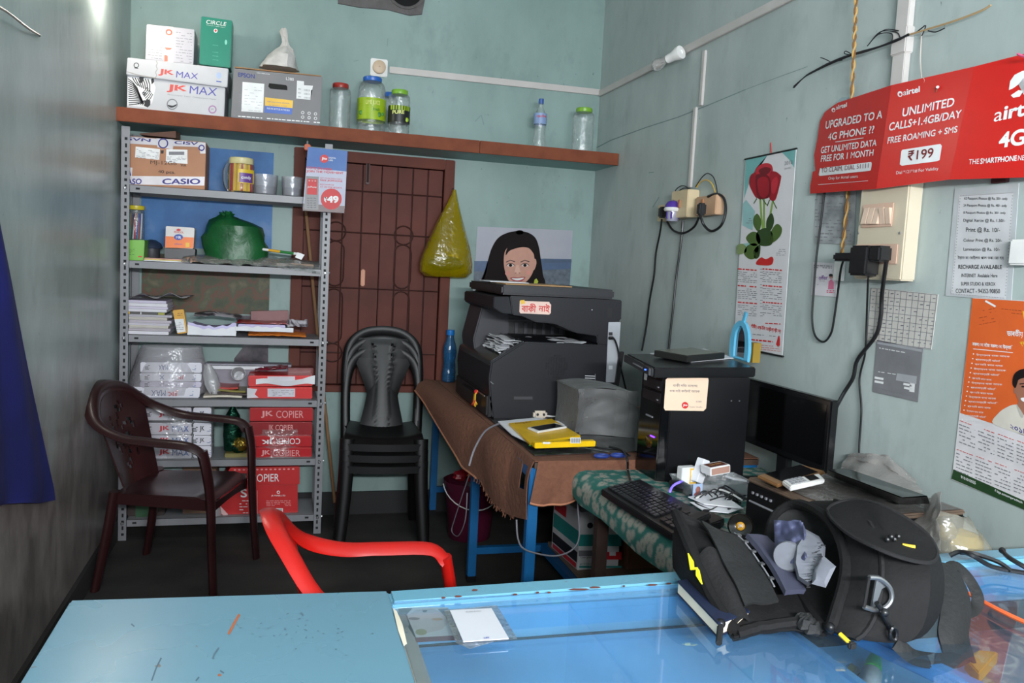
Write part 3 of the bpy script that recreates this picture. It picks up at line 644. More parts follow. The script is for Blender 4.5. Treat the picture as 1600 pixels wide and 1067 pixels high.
f.text('CASIO', (254, 279), (313, 279), (313, 288), (253, 288), NAVY, .035, .0015); f.text('A', (197.5, 264), (206, 265), (205, 275), (197, 274), NAVY, .035, .0015); f.text('ASO', (198, 279), (222, 279), (221, 288), (198, 288), NAVY, .035, .0015)
f.poly([(212, 229), (250, 233), (249, 250), (211, 246)], WHITE, .0011); f.poly([(260, 233), (293, 234), (293, 256), (259, 254)], WHITE, .0011); f.scribble(213, 232, 248, 247, 7, GREYINK, .1, .6, .6, .0016, 3); f.rect(264, 237, 288, 242, GREYINK, .0016); f.scribble(261, 244, 291, 254, 5, GREYINK, .02, .6, .6, .0016, 4)
f.line('MJ-12Gb', 235, 258, 276, 260, 7.5, mat('stencil_ink', (70, 48, 40), .7), .0); f.line('WA', 282, 260, 291, 260.6, 4.5, MATS['stencil_ink'], .02); f.line('40 pcs.', 247, 271.5, 274, 273, 6, MATS['stencil_ink'], .02); f.poly([(251, 235), (256, 235), (255.4, 240), (251.6, 240)], INK, .0011)
g.build('printed_graphics', body)
m = MB(); a = pY(255, 214, 4.3); zt = pY(230, 214, 4.235).z+.012
m.hexa([V(a.x-.1, 4.27, zt), V(a.x+.06, 4.26, zt-.003), V(a.x+.07, 4.36, zt), V(a.x-.09, 4.36, zt), V(a.x-.1, 4.27, zt+.006), V(a.x+.06, 4.26, zt+.03), V(a.x+.07, 4.36, zt+.036), V(a.x-.09, 4.36, zt+.008)], mat('book_brown', (98, 60, 40), .5), .002); m.solo('brown_folder', 'brown folder lying slanted on top of the taped carton', 'folder')
# coil of clear blue tape in film
t = thing('cable_coil', 'upright coil of blue wire in clear film beside the taped carton', 'coil', (pY(368, 292, 4.25).x, 4.27, z))
c = pY(368, 272, 4.27); m = MB(); R = (pY(384, 272, 4.27).x-c.x); RZ = (pY(368, 250, 4.27).z-z)/2; cz = z+RZ
for k in range(7):
    yy = 4.25+.007*k; m.tube([(c.x+(R-.006)*cos(2*pi*i/28), yy, cz+(RZ-.006)*sin(2*pi*i/28)) for i in range(28)], .0055, mat('wire_bluegrey', (84, 104, 124), .3), seg=6, loop=True)
m.build('wire_coil', t); m = MB(); m.tube([(c.x+(R-.004)*cos(2*pi*i/28), 4.271, cz+(RZ-.004)*sin(2*pi*i/28)) for i in range(28)], [.016+.003*random.random() for i in range(28)], CRINKLE, seg=8, loop=True); m.build('film_wrap', t)
m = MB(); a = pY(364, 291, 4.25); m.box((a.x, 4.232, z+.022), (.012, .003, .04), YL); m.build('tag', t)
# jar with cream lid full of yellow sticks
def labj(t, cx, y, r):
    o = wrap(t, 'paper_label', cx, y, r*1.05, z+.045, z+.11, mat('label_candy', (214, 180, 44), .4), -.2, 1.2); g = MB()
    g.grid(lambda u, v: V(cx+r*1.07*sin(-.1+1.1*u), y-r*1.07*cos(-.1+1.1*u), z+.048+.045*v), 8, 1, mat('print_purple', (96, 56, 130), .4)); wraptext(g, 'candy', cx, y, r*1.09, z+.06, z+.08, .05, .8, WHITE, .02); g.build('label_print', o)
    mm = MB()
    for k in range(26):
        a = 2*pi*k/26; q = r*(.82 if k % 2 else .6); mm.tube([(cx+q*cos(a), y+q*sin(a), z+.008), (cx+q*cos(a)*.95, y+q*sin(a)*.95, z+.13+.03*random.random())], .0075, mat('stick_yellow', (214, 176, 44), .4) if k % 5 else mat('stick_red', (170, 40, 60), .4), seg=6)
    mm.build('sticks', t)
jar('j', 'jar with a cream lid full of yellow sticks on the top rack shelf', 356, 397, 247, 297, 4.25, mat('lid_cream', (210, 200, 150), .4), labj, base_z=z, shoulder=.8, neck=.85, lidh=.03)
# two clear tubs
def tub(label, x0, x1, yt, y, zz):
    a, b = pY(x0, yt, y), pY(x1, yt, y); t = thing('plastic_tub', label, 'tub', ((a.x+b.x)/2, y+.06, zz), 0, 'clear tubs on the top rack shelf')
    m = MB(); r = (b.x-a.x)/2; h = a.z-zz; m.lathe([(r*.88, .001), (r*.9, .004), (r, h), (r*.97, h), (r*.87, .006), (.001, .005)], film('tub_plastic', (190, 192, 200), .28, .06, .2, crinkle=.2), ((a.x+b.x)/2, y+.06, zz), seg=26, cap=False); m.build('tub_body', t)
    m = MB(); m.lathe([(r*.86, .006), (r*.9, h*.45), (.001, h*.47)], mat('tub_content', (96, 94, 104), .7), ((a.x+b.x)/2, y+.06, zz), seg=20, cap=False); m.build('contents', t)
tub('larger clear tub half full of grey bits beside the jar of yellow sticks', 392, 435, 270, 4.22, z); tub('smaller clear tub behind the blue hanging sign', 440, 474, 274, 4.22, z)
m = MB(); a = pY(480, 232, 4.3); m.box((a.x, 4.27, a.z), (.03, .05, .03), mat('orange_plastic', (200, 90, 40), .5), bevel=.004); m.bx((a.x-.004, 4.29, a.z), (a.x+.004, 4.298, 1.966), BLACKP)
m.solo('orange_clip', 'small orange clip hanging under the brown shelf above the blue sign', 'clip')
# ---------------------------------------------------------------- second shelf
z = SZ[1]
BOXG = mat('carton_lime', (104, 168, 44), .35, var=.05)
t, body, g, f = carton('lime_box', 'lime green carton standing on the left end of the second rack shelf', ((195, 375), (226, 375), (224, 405), (195, 404)), .16, BOXG, 4.23, z)
f.scribble(198, 388, 210, 399, 4, mat('print_dkgreen', (40, 90, 20), .5), 0, .8, .8); f.rect(216, 400, 222, 402, REDINK); g.build('printed_graphics', body); zt = pY(200, 375, 4.23).z+.002
cx, cy = pY(213, 370, 4.3).x-.003, 4.305; t = thing('pen_jar', 'tall clear jar with a yellow lid full of coloured pens, on the lime green carton', 'jar', (cx, cy, zt))
r = .038; h = pY(213, 321, 4.29).z-zt; m = MB(); m.lathe([(r*.9, 0), (r, .006), (r, h*.8), (r*.85, h*.88), (r*.85, h*.95)], CLEAR, (cx, cy, zt), seg=22); m.build('jar_body', t)
m = MB(); m.lathe([(r*1.0, h*.88), (r*1.02, h*.89), (r*1.02, h*.99), (r*.95, h), (.001, h)], mat('lid_yellow', (206, 186, 44), .35), (cx, cy, zt), seg=24); m.build('lid', t)
for k in range(14):
    a = 2*pi*k/14; q = .026 if k % 2 else .013; m = MB(); m.tube([(cx+q*cos(a), cy+q*sin(a), zt+.006), (cx+q*cos(a+.5), cy+q*sin(a+.5), zt+h*.78)], .0035, mat('pen%d' % (k % 5), [(180, 40, 50), (40, 60, 150), (60, 150, 120), (200, 200, 205), (40, 40, 44)][k % 5], .3), seg=6); m.build('pen', t)
cx = pY(236, 380, 4.36).x; t = thing('dark_bowl', 'dark bowl-lidded pot behind the lime green carton', 'pot', (cx, 4.385, z)); m = MB()
m.lathe([(.03, 0), (.036, .01), (.038, .06)], mat('pot_dark', (60, 60, 66), .5), (cx, 4.385, z), seg=20); m.build('pot', t); m = MB(); m.lathe([(.048, .06), (.05, .066), (.043, .085), (.022, .1), (.001, .104)], mat('pot_lid', (44, 54, 74), .3), (cx, 4.385, z), seg=20); m.build('pot_lid', t)
m = MB()
for k in range(3): m.bx((pY(225, 400, 4.22).x, 4.21+.01*k, z+.001+.005*k), (pY(300-6*k, 400, 4.22).x, 4.4, z+.005+.005*k), [PAPER, mat('sheet_yellow', (216, 196, 120), .6), mat('sheet_pink', (200, 150, 140), .6)][k])
m.solo('paper_sheaf', 'thin sheaf of white and yellow sheets lying beside the lime green carton', 'papers')
t, body, g, f = carton('dark_tin', 'flat dark box under the orange and white glue box', ((257, 388), (305, 389), (304, 396), (257, 396)), .1, mat('tin_dark', (42, 40, 42), .4), 4.25, z+.0165); g.bm.free(); zt = pY(280, 388, 4.25).z
t, body, g, f = carton('glue_box', 'small white and orange glue box standing on a flat dark box', ((259, 353), (304, 356), (302, 388), (258, 387)), .09, mat('box_paper_white', (206, 202, 198), .4), 4.255, zt+.001)
f.poly([(258.5, 369), (303, 371), (302, 388), (258, 387)], mat('print_orange', (226, 112, 34), .4)); f.disc(279, 370.5, 7, 4.6, BLUEINK, .0012); f.line('MR', 275, 373, 283, 373.3, 4.5, WHITE, .03, .0018); f.line('FEVICOL', 272, 364, 287, 364.6, 3, REDINK, .02); f.poly([(275, 359), (279, 357), (283, 359), (281, 361), (277, 361)], REDINK); f.line('adhesive', 273, 382, 285, 382.5, 2.4, BLUEINK, .0, .0014); f.rect(290, 379, 296, 386, YL, .0012)
g.build('printed_graphics', body)
# big green plastic bag, knotted
def blob(cx, cy, z0, prof, m, seed=1, amp=.02, seg=28):
    """bag-like body; prof = rows of (z, x-left, x-right, depth)"""
    rs = []
    for (zz, xl, xr, dp) in prof:
        ring = []
        for k in range(seg):
            a = 2*pi*k/seg; d = V(cos(a), sin(a), zz*9); n = mnoise.noise(d*1.7+V(seed, 0, 0))+.5*mnoise.noise(d*4+V(0, seed, 0))
            ring.append(V((xl+xr)/2+cos(a)*((xr-xl)/2+amp*n), cy+sin(a)*(dp+amp*n), max(zz+amp*.4*n, z0)))
        rs.append(ring)
    m.rings(rs, m.mats[0]) if False else None
    return rs
GB = mat('bag_green', (10, 66, 32), .4, scale=9, bump=1, col2=(20, 92, 44))
m = MB(); yy = 4.31; rows = []
for x0, x1, y in ((322, 418, 389), (316, 420, 382), (316, 418, 371), (319, 415, 362), (323, 409, 352), (330, 396, 345), (340, 376, 340), (346, 366, 336), (344, 370, 332)):
    a, b = pY(x0, y, yy), pY(x1, y, yy); rows.append((a.z, a.x, b.x, min(.11, (b.x-a.x)*.42)))
zb = z+.022; rows[0] = (zb,)+rows[0][1:]
m.rings(blob(0, yy, zb, rows, m, 3, .02), GB); a = pY(355, 336, yy)
for k in range(7):
    an = k*.9; m.tube([a+V(0, 0, -.012), a+V(.014*cos(an), .012*sin(an), .006), a+V(.024*cos(an), .018*sin(an), .02)], [.006, .008, .003], GB, seg=6, flat=(1.4, .35))
m.solo('plastic_bag', 'plump knotted green plastic bag on the second rack shelf', 'bag')
# film-wrapped brown parcel and rolled printed strip
a, b = pY(292, 409, 4.22), pY(490, 414, 4.22); m = MB()
m.grid(lambda u, v: V(a.x+(b.x-a.x)*u, 4.2+.2*v, z+.018+.026*sin(pi*min(1, max(.06, v*1.02)))*(.6+.4*sin(pi*u)**.5)+.006*mnoise.noise(V(u*9, v*6, 1))), 40, 12, mat('parcel_brown', (134, 110, 92), .5, scale=20), th=-.014); pb = thing('wrapped_parcel', 'long flat brown parcel in crinkled clear film along the second rack shelf', 'parcel', ((a.x+b.x)/2, 4.3, z)); m.build('parcel', pb)
m = MB(); m.grid(lambda u, v: V(a.x-.02+(b.x-a.x+.05)*u, 4.172+.25*v, z+.004+.045*sin(pi*min(1, v*1.05))**.7*(.6+.4*sin(pi*u)**.5)+.012*mnoise.noise(V(u*14, v*9, 4))-(.03*max(0, 1-v*6)*max(0, u-.6)*2.2)), 50, 14, CRINKLE, th=.0006); m.build('clear_film', pb)
a, b = pY(388, 389, 4.25), pY(470, 400, 4.25); m = MB(); q = lambda k: a+(b-a)*k
for k0, k1, mm in ((0, .38, WHITE), (.38, .6, mat('strip_amber', (216, 160, 40), .4)), (.6, .86, mat('strip_green', (40, 120, 56), .4)), (.86, 1, WHITE)): m.tube([q(k0)+V(0, 0, .008), q(k1)+V(0, 0, .008)], .010, mm, seg=10, flat=(1, .7))
m.prism([pY(x, y, 4.238) for x, y in ((394, 378), (402, 390), (396, 394), (386, 381))], (0, .002, 0), WHITE); m.prism([pY(x, y, 4.238) for x, y in ((465, 394), (476, 398), (471, 406), (461, 402))], (0, .002, 0), WHITE)
m.solo('rolled_strip', 'rolled paper strip in white amber and green lying against the green bag', 'paper roll')
# ---------------------------------------------------------------- third shelf
z = SZ[2]
def stack(name, label, px0, px1, y0, dp, zz, n, th, m, cat, group=None, jit=.006, col2=None):
    a, b = pY(px0, 500, y0).x, pY(px1, 500, y0).x; out = []
    for k in range(n):
        g = MB(); j = lambda: random.uniform(-jit, jit); o = (j(), j()+jit)
        g.bx((a+o[0], y0+o[1], zz+k*th+.0004), (b+o[0], y0+dp+o[1], zz+(k+1)*th-.0006), m if not callable(m) else m(k)); out.append(g)
    return out
BK = [mat('booklet_white', (214, 212, 216), .6, var=.05), mat('booklet_lilac', (196, 188, 206), .6, var=.05), mat('booklet_cream', (206, 200, 186), .6, var=.05)]
zs = z
for k in range(7):
    th = [.016, .012, .014, .012, .013, .014, .012][k]; g = MB(); x0 = pY(198+random.uniform(0, 4), 500, 4.21).x; x1 = pY(263+random.uniform(-3, 5), 500, 4.21).x
    g.bx((x0, 4.2+random.uniform(.003, .02), zs+.0005), (x1, 4.42, zs+th-.0005), BK[k % 3], bevel=.001)
    for q in range(2): g.bx((x0+.002, 4.1985+.004, zs+.004+q*.005), (x1-.002, 4.2+.022, zs+.0048+q*.005), BK[(k+1) % 3])
    g.solo('booklet', 'pale booklet below the dark packet on the third rack shelf, %s' % ['lowest of seven', 'second of seven', 'third of seven', 'fourth of seven', 'fifth of seven', 'sixth of seven', 'topmost of seven'][k], 'booklet', 'stacked booklets on the third rack shelf'); zs += th
g = MB(); x0, x1 = pY(198, 500, 4.22).x, pY(258, 500, 4.22).x; g.bx((x0, 4.215, zs+.0005), (x1, 4.41, zs+.013), mat('pack_dark', (52, 48, 44), .4)); g.bx((x0+.002, 4.213, zs+.001), (x0+.014, 4.216, zs+.012), YL); g.bx((x1-.03, 4.213, zs+.001), (x1-.002, 4.216, zs+.012), mat('pack_lime', (150, 150, 40), .4)); g.bx((x0+.06, 4.213, zs+.001), (x0+.064, 4.216, zs+.012), WHITE)
g.solo('dark_packet', 'flat dark packet with yellow ends in the middle of the booklet stack', 'packet'); zs += .0135
for k in range(4):
    th = [.014, .012, .015, .014][k]; g = MB(); x0 = pY(198, 500, 4.21).x; x1 = pY(260+random.uniform(-1, 4), 500, 4.21).x
    g.bx((x0, 4.2+random.uniform(.002, .012), zs+.0005), (x1, 4.42, zs+th-.0005), BK[k % 2], bevel=.001); g.bx((x0+.002, 4.203, zs+.006), (x1-.003, 4.22, zs+.0068), BK[1]); g.solo('booklet', 'white booklet in the upper stack above the dark packet, %s' % ['lowest of four', 'second of four', 'third of four', 'topmost of four'][k], 'booklet', 'stacked booklets on the third rack shelf'); zs += th
ZW = nmat('zebra_wrapper', [(.44, (176, 172, 178)), (.5, (120, 112, 120)), (.56, (60, 56, 62))], 8, 2, .4, 2.5)
m = MB(); a, b = pY(199, 446, 4.2), pY(297, 458, 4.2); m.grid(lambda u, v: V(a.x+(b.x-a.x)*u, 4.19+.2*v, zs+.006+.02*sin(u*7)**2*(1-v)+.014*u+.008*mnoise.noise(V(u*5, v*4, 2))), 26, 10, ZW, th=.0012); m.solo('torn_wrapper', 'torn striped paper wrapper lying on top of the booklet stack', 'wrapper')
t, body, g, f = carton('yellow_box', 'slim yellow carton with a white label leaning on the third rack shelf', ((269.5, 485), (287, 483), (293, 520), (277, 522)), .03, mat('box_yellow', (206, 152, 34), .4), 4.22, None)
f.poly([(272.5, 499), (287, 498), (290, 518), (277, 520)], WHITE, .001); f.scribble(275, 502, 287, 516, 5, GREYINK, 0, .6, .6, .0014); f.scribble(273, 488, 285, 494, 2, mat('print_brown', (120, 70, 20), .5)); g.build('printed_graphics', body)
LILAC = mat('ream_lilac', (196, 188, 222), .6, var=.05)
def ream(nm, label, x0, x1, yb, y, zz, h, dp, sheets, wrapm, group=None, cat='paper ream'):
    pass
t = thing('torn_ream', 'lilac-white paper ream in a ripped striped wrapper on the third rack shelf', 'paper ream', (pY(330, 515, 4.3).x, 4.31, z))
a, b = pY(297, 515, 4.22), pY(366, 515, 4.22); m = MB(); m.grid(lambda u, v: V(a.x+(b.x-a.x)*u, 4.22+.18*v, z+.055-.018*sin(pi*u)+.0*v), 16, 4, LILAC, th=-.04); m.build('paper', t)
for k, (o, c) in enumerate(((0, PAPER), (.012, LILAC))):
    m = MB(); m.grid(lambda u, v: V(a.x-.01+(b.x-a.x+.02)*u, 4.2+o+.006*sin(9*u+k), z+.004+(.05-.02*sin(pi*u)+.012*mnoise.noise(V(u*8, k*3, 2)))*v+.012*k), 26, 5, c, th=.001); m.build('ripped_edge', t)
m = MB(); a2, b2 = pY(303, 475, 4.25), pY(376, 482, 4.25); m.grid(lambda u, v: V(a2.x+(b2.x-a2.x)*u, 4.235+.19*v, z+.062+.05*sin(pi*(.25+.6*v))*(1-.5*abs(u-.4))+.008*mnoise.noise(V(u*6, v*6, 8))), 22, 12, ZW, th=.001); m.build('striped_wrapper', t)
m = MB(); a, b = pY(388, 525, 4.22), pY(478, 526, 4.22); m.grid(lambda u, v: V(a.x+(b.x-a.x)*u, 4.205+.17*v, z+.024*sin(pi*(.12+.76*v))*(.5+.5*sin(pi*(.1+.8*u)))+.004*mnoise.noise(V(u*11, v*5, 5))+.006), 30, 10, mat('packet_orange', (206, 116, 44), .25, scale=26, bump=.3), th=-.005); m.solo('orange_packet', 'flat orange packet in clear film under the red torn ream', 'packet')
REDW = mat('wrapper_red', (178, 34, 38), .3, scale=14, var=.15)
t = thing('torn_ream', 'paper ream in a ripped red wrapper lying on the orange packet', 'paper ream', (pY(420, 510, 4.3).x, 4.31, z+.032))
a, b = pY(372, 506, 4.22), pY(446, 508, 4.22); m = MB(); m.bx((a.x, 4.215, z+.034), (b.x, 4.4, z+.062), LILAC, bevel=.003); m.build('paper', t)
m = MB(); m.grid(lambda u, v: V(a.x-.006+(b.x-a.x+.02)*u, 4.205+.2*v, z+.066+.012*abs(mnoise.noise(V(u*5, v*5, 3)))), 20, 10, REDW, th=.0012); m.build('red_wrapper', t)
m = MB(); m.grid(lambda u, v: V(a.x-.012+(b.x-a.x+.05)*u, 4.198+.008*sin(u*11), z+.030+(.022+.012*mnoise.noise(V(u*9, 1, 1)))*v), 26, 4, PAPER, th=.001); m.build('ripped_edge', t)
m = MB(); c = pY(465, 498, 4.22); m.grid(lambda u, v: V(c.x-.05+.1*u, 4.21+.06*v, z+.058+.03*sin(pi*v)+.01*mnoise.noise(V(u*6, v*6, 7))), 14, 8, ZW, th=.001); m.solo('crumpled_wrapper', 'crumpled grey striped wrapper at the right end of the third rack shelf', 'wrapper')
t, body, g, f = carton('maroon_box', 'flat maroon box standing behind the red torn ream', ((392, 486), (451, 485), (452, 508), (392, 508)), .03, mat('box_maroon', (112, 40, 40), .4), 4.42, None); g.bm.free()
# ---------------------------------------------------------------- fourth shelf
z = SZ[3]
RW = mat('ream_wrap_white', (214, 212, 220), .35, var=.04); RDK = mat('print_ream_red', (188, 40, 52), .5); BDK = mat('print_ream_blue', (50, 84, 140), .5)
def ream_box(label, fp, dp, m, y0, zb, txt, flip=False, group=None, red=False, tcol=None):
    t, body, g, f = carton('paper_ream', label, fp, dp, m, y0, zb, 'paper ream', .004, group)
    (x0, y0_), (x1, y1_), (x2, y2_), (x3, y3_) = fp
    def at(u, v): xa, ya = x0+(x1-x0)*u, y0_+(y1_-y0_)*u; xb, yb = x3+(x2-x3)*u, y3_+(y2_-y3_)*u; return (xa+(xb-xa)*v, ya+(yb-ya)*v)
    for s, u0, u1, mm, bd in txt:
        q = [at(u0, .22), at(u1, .22), at(u1, .75), at(u0, .75)]
        if flip: q = [q[2], q[3], q[0], q[1]]
        f.text(s, *q, mm, bd)
    if not red: a = at(.12, .5); f.scribble(a[0]-4, a[1]-4, a[0]+4, a[1]+4, 4, INK, 0, 1.2, .8); a = at(.88, .5); f.scribble(a[0]-3, a[1]-4, a[0]+3, a[1]+4, 4, BDK, 0, .8, .5)
    g.build('printed_graphics', body); return t
gp = 'white paper reams on the rack'
ream_box('white paper ream with upside-down lettering at the bottom of the fourth shelf pile', ((205, 605), (313, 606), (311, 623.5), (206, 623)), .2, RW, 4.215, z+.002, [('JK', .52, .69, RDK, .04), ('MAX', .29, .5, BDK, .0)], True, gp)
ream_box('white paper ream in film, second in the fourth shelf pile, with faint lettering', ((219, 596), (315, 597), (314, 605.5), (218, 605)), .2, mat('ream_wrap_pale', (190, 184, 200), .35), 4.23, None, [('XVW JK', .3, .65, GREYINK, 0)], True, gp)
ream_box('white paper ream third in the fourth shelf pile, half under the clear bag', ((218, 583), (315, 584), (314, 596), (219, 595.5)), .2, RW, 4.232, None, [('X', .32, .4, BDK, .02), ('JK', .6, .72, RDK, .03)], True, gp)
ream_box('white paper ream on top of the fourth shelf pile inside the clear bag', ((219, 566), (315, 567), (315, 582.6), (219, 582)), .2, RW, 4.234, None, [('MAX', .3, .45, BDK, .02)], True, gp)
m = MB(); rows = []
for x0, x1, y, dp in ((200, 322, 612, .125), (202, 326, 590, .125), (208, 322, 570, .115), (214, 318, 555, .1), (220, 316, 540, .085)):
    a, b = pY(x0, y, 4.31), pY(x1, y, 4.31); rows.append((a.z, a.x, b.x, dp))
m.rings(blob(0, 4.322, z, rows, m, 5, .007), film('bag_clear_milky', (205, 200, 206), .34, .05, .25, crinkle=.7, scale=20), cap=False)
m.solo('clear_bag', 'milky clear plastic bag draped over the fourth shelf reams', 'bag')
m = MB(); a = pY(333, 600, 4.22); rows = []
for x0, x1, y in ((326, 345, 615), (318, 344, 600), (316, 340, 585), (320, 330, 570)):
    p, q = pY(x0, y, 4.24), pY(x1, y, 4.24); rows.append((p.z, p.x, q.x, .03))
m.rings(blob(0, 4.25, z, rows, m, 9, .006), MILKY, cap=False); m.solo('crumpled_bag', 'crumpled clear bag twisted beside the fourth shelf reams', 'bag')
mg = [mat('mag_red', (170, 44, 30), .3), mat('mag_olive', (120, 110, 40), .3), mat('mag_dark', (60, 44, 40), .3), mat('mag_cream', (206, 196, 180), .4)]
for k, (x0, x1, y, mm, lb) in enumerate(((318, 378, 620, mg[3], 'cream magazine with curled corners at the bottom of the small fourth shelf pile'), (330, 386, 612, mg[2], 'dark magazine on the cream one in the fourth shelf pile'), (338, 384, 604, mg[1], 'olive magazine in the middle of the fourth shelf pile'), (340, 372, 596, mg[0], 'red and orange magazine on top of the small fourth shelf pile'))):
    a, b = pY(x0, y, 4.22), pY(x1, y, 4.22); m = MB(); m.grid(lambda u, v: V(a.x+(b.x-a.x)*u, 4.21+.012*k+.2*v, z+.004+.0135*k+.004*sin(3*u+k)), 10, 6, mm, th=.009); m.solo('magazine', lb, 'magazine', 'magazines on the fourth rack shelf')
m = MB(); c = pY(371, 588, 4.23); m.lathe([(.026, -.03), (.031, 0), (.034, .034), (.032, .034), (.029, .0), (.024, -.028), (.001, -.028)], MILKY, M=Matrix.Translation(c+V(.004, .03, .004)) @ Matrix.Rotation(1.25, 4, 'X'), seg=20, cap=False); m.solo('plastic_cup', 'milky plastic cup lying on its side on the magazines', 'cup')
m = MB(); m.bx((pY(322, 575, 4.4).x, 4.38, z), (pY(455, 575, 4.4).x, 4.47, pY(345, 568, 4.38).z), mat('stack_grey_paper', (150, 146, 156), .7)); m.bx((pY(330, 575, 4.35).x, 4.34, pY(345, 575, 4.38).z), (pY(412, 575, 4.35).x, 4.46, pY(345, 570, 4.38).z), PAPER); m.solo('paper_stack', 'grey-white stack of loose sheets at the back of the fourth rack shelf', 'papers')
RCOP = mat('ream_wrap_red', (176, 30, 36), .3, var=.06); RCOP2 = mat('ream_wrap_bright', (206, 44, 44), .3, var=.06)
gr = 'torn red reams on the fourth rack shelf'
t, body, g, f = carton('torn_ream', 'lower of two torn red reams on the fourth rack shelf, with a silver label', ((388, 605), (488, 605), (488, 623), (387, 623)), .2, RCOP2, 4.215, z+.002, 'paper ream', .004, gr)
f.poly([(386, 606), (402, 608), (398, 616), (404, 621), (386, 622)], mat('rip_white', (210, 205, 212), .6), .001); f.rect(418, 607, 461, 620, mat('label_silver', (200, 196, 204), .4)); f.scribble(420, 609, 459, 619, 4, GREYINK, 0, .7, .7, .0012); g.build('printed_graphics', body)
t, body, g, f = carton('torn_ream', 'upper of two torn red reams on the fourth rack shelf, with a white flap', ((388, 587), (488, 587), (489, 603), (388, 604)), .2, RCOP2, 4.213, None, 'paper ream', .004, gr)
f.rect(418, 588, 461, 596, MATS['label_silver']); g.build('printed_graphics', body)
m = MB(); a, b = pY(400, 596, 4.205), pY(492, 596, 4.205); m.grid(lambda u, v: V(a.x+(b.x-a.x)*u, 4.208-.01*v*sin(pi*u)-.006*sin(6*u), a.z-.012+.026*(v-.1)+.006*sin(9*u)+(.02*max(0, u-.8)*5*v)), 24, 5, PAPER, th=.0012); m.build('torn_flap', t)
m = MB(); a, b = pY(398, 578, 4.25), pY(450, 574, 4.25); m.grid(lambda u, v: V(a.x+(b.x-a.x)*u, 4.25+.14*v, a.z-.004+.016*u+.012*mnoise.noise(V(u*6, v*5, 2))), 16, 8, mat('wrapper_pinkred', (150, 40, 60), .3, scale=20), th=.001); m.solo('red_wrapper', 'crumpled red and white wrapper lying on the torn red reams', 'wrapper')
t, body, g, f = carton('maroon_ream', 'dark red ream standing at the back right of the fourth rack shelf', ((450, 575), (490, 575), (490, 600), (450, 600)), .1, mat('ream_maroon', (110, 24, 26), .3), 4.33, None, 'paper ream'); g.bm.free()
# ---------------------------------------------------------------- fifth shelf
z = SZ[4]
J = [('JK', .32, .55, RDK, .03), ('MAX', .6, .95, BDK, .0)]
for k, (ya, yb) in enumerate(((698, 716), (680, 697), (661, 679), (637, 657))):
    ream_box(['bottom white ream of the film-wrapped fifth shelf stack', 'second white ream of the film-wrapped fifth shelf stack', 'third white ream of the film-wrapped fifth shelf stack', 'top white ream of the film-wrapped fifth shelf stack'][k], ((224, ya), (299, ya), (299, yb), (224, yb)), .2, mat('ream_wrap_film', (190, 186, 194), .3), 4.21, z+.001 if k == 0 else None, J, False, gp)
for k, (ya, yb) in enumerate(((697, 716), (681, 696), (661, 680), (637, 660))):
    ream_box(['bottom', 'second', 'third', 'top'][k]+' white ream of the side stack turned end-on beside the film-wrapped one', ((302, ya), (330, ya), (330, yb), (302, yb)), .2, RW, 4.215, z+.001 if k == 0 else None, [('JK', .35, .62, INK, .03)], False, gp)
m = MB(); rows = []
for x0, x1, y, dp in ((218, 334, 716, .112), (218, 334, 690, .112), (220, 334, 660, .112), (222, 332, 637, .108)):
    a, b = pY(x0, y, 4.31), pY(x1, y, 4.31); rows.append((max(z, a.z), a.x, b.x, dp))
m.rings(blob(0, 4.318, z, rows, m, 2, .003), CRINKLE, cap=False); m.solo('clear_bag', 'crinkled clear film wrapped round the white ream stacks on the fifth rack shelf', 'bag')
# foil decoration: green bottle shape and golden ball
t = thing('foil_decoration', 'shiny green foil bell with a round gold foil ball on the fifth rack shelf', 'decoration', (pY(366, 716, 4.28).x, 4.28, z))
GF = mat('foil_green', (20, 66, 50), .15, .8, scale=40, bump=1); GO = mat('foil_gold', (170, 140, 60), .15, .9, scale=60, bump=1)
c = pY(362, 716, 4.28).x; m = MB(); m.lathe([(.001, .02), (.04, .025), (.045, .1), (.044, .15), (.034, .2), (.014, .235), (.008, .25), (.01, .262), (.001, .265)], GF, (c, 4.29, z), seg=14); m.build('foil_bell', t)
m = MB(); m.ball((c+.042, 4.25, z+.06), .038, GO, seg=12, rn=8, amp=.15, fr=30); m.ball((c+.03, 4.25, z+.04), .03, GF, amp=.2, fr=30); m.build('foil_ball', t); m = MB(); m.bx((c-.03, 4.22, z), (c+.08, 4.34, z+.02), mat('deco_base', (120, 110, 60), .4), bevel=.003); m.build('base', t)
gc = 'red copier reams on the rack'
T = [('JK', .22, .4, WHITE, .03), ('COPIER', .44, .82, WHITE, .0)]
ream_box('red copier ream with white lettering at the bottom of the fifth shelf pile', ((386, 699), (487, 699), (487, 717), (386, 717)), .2, RCOP, 4.21, z+.001, [('JK', .22, .36, mat('print_pink', (214, 150, 150), .5), .03), ('COPIER', .4, .82, MATS['print_pink'], 0)], False, gc, True)
ream_box('red copier ream with upside-down lettering in the middle of the fifth shelf pile', ((387, 681), (487, 681), (487, 698), (386, 698)), .2, RCOP, 4.212, None, T, True, gc, True)
ream_box('dark red copier ream behind the crumpled film in the fifth shelf pile', ((390, 659), (488, 659), (488, 680), (390, 680)), .2, mat('ream_wrap_dkred', (140, 32, 36), .3), 4.225, None, [('JK COPIER', .3, .7, MATS['print_pink'], 0)], False, gc, True)
ream_box('top red copier ream of the fifth shelf pile', ((390, 637), (489, 637), (489, 658), (390, 658)), .2, RCOP, 4.22, None, [('JK', .18, .37, MATS['print_pink'], .03), ('COPIER', .42, .85, MATS['print_pink'], 0)], False, gc, True)
m = MB(); rows = []
for x0, x1, y, dp in ((382, 491, 716, .112), (382, 491, 690, .112), (384, 490, 665, .11)):
    a, b = pY(x0, y, 4.31), pY(x1, y, 4.31); rows.append((max(z, a.z), a.x, b.x, dp))
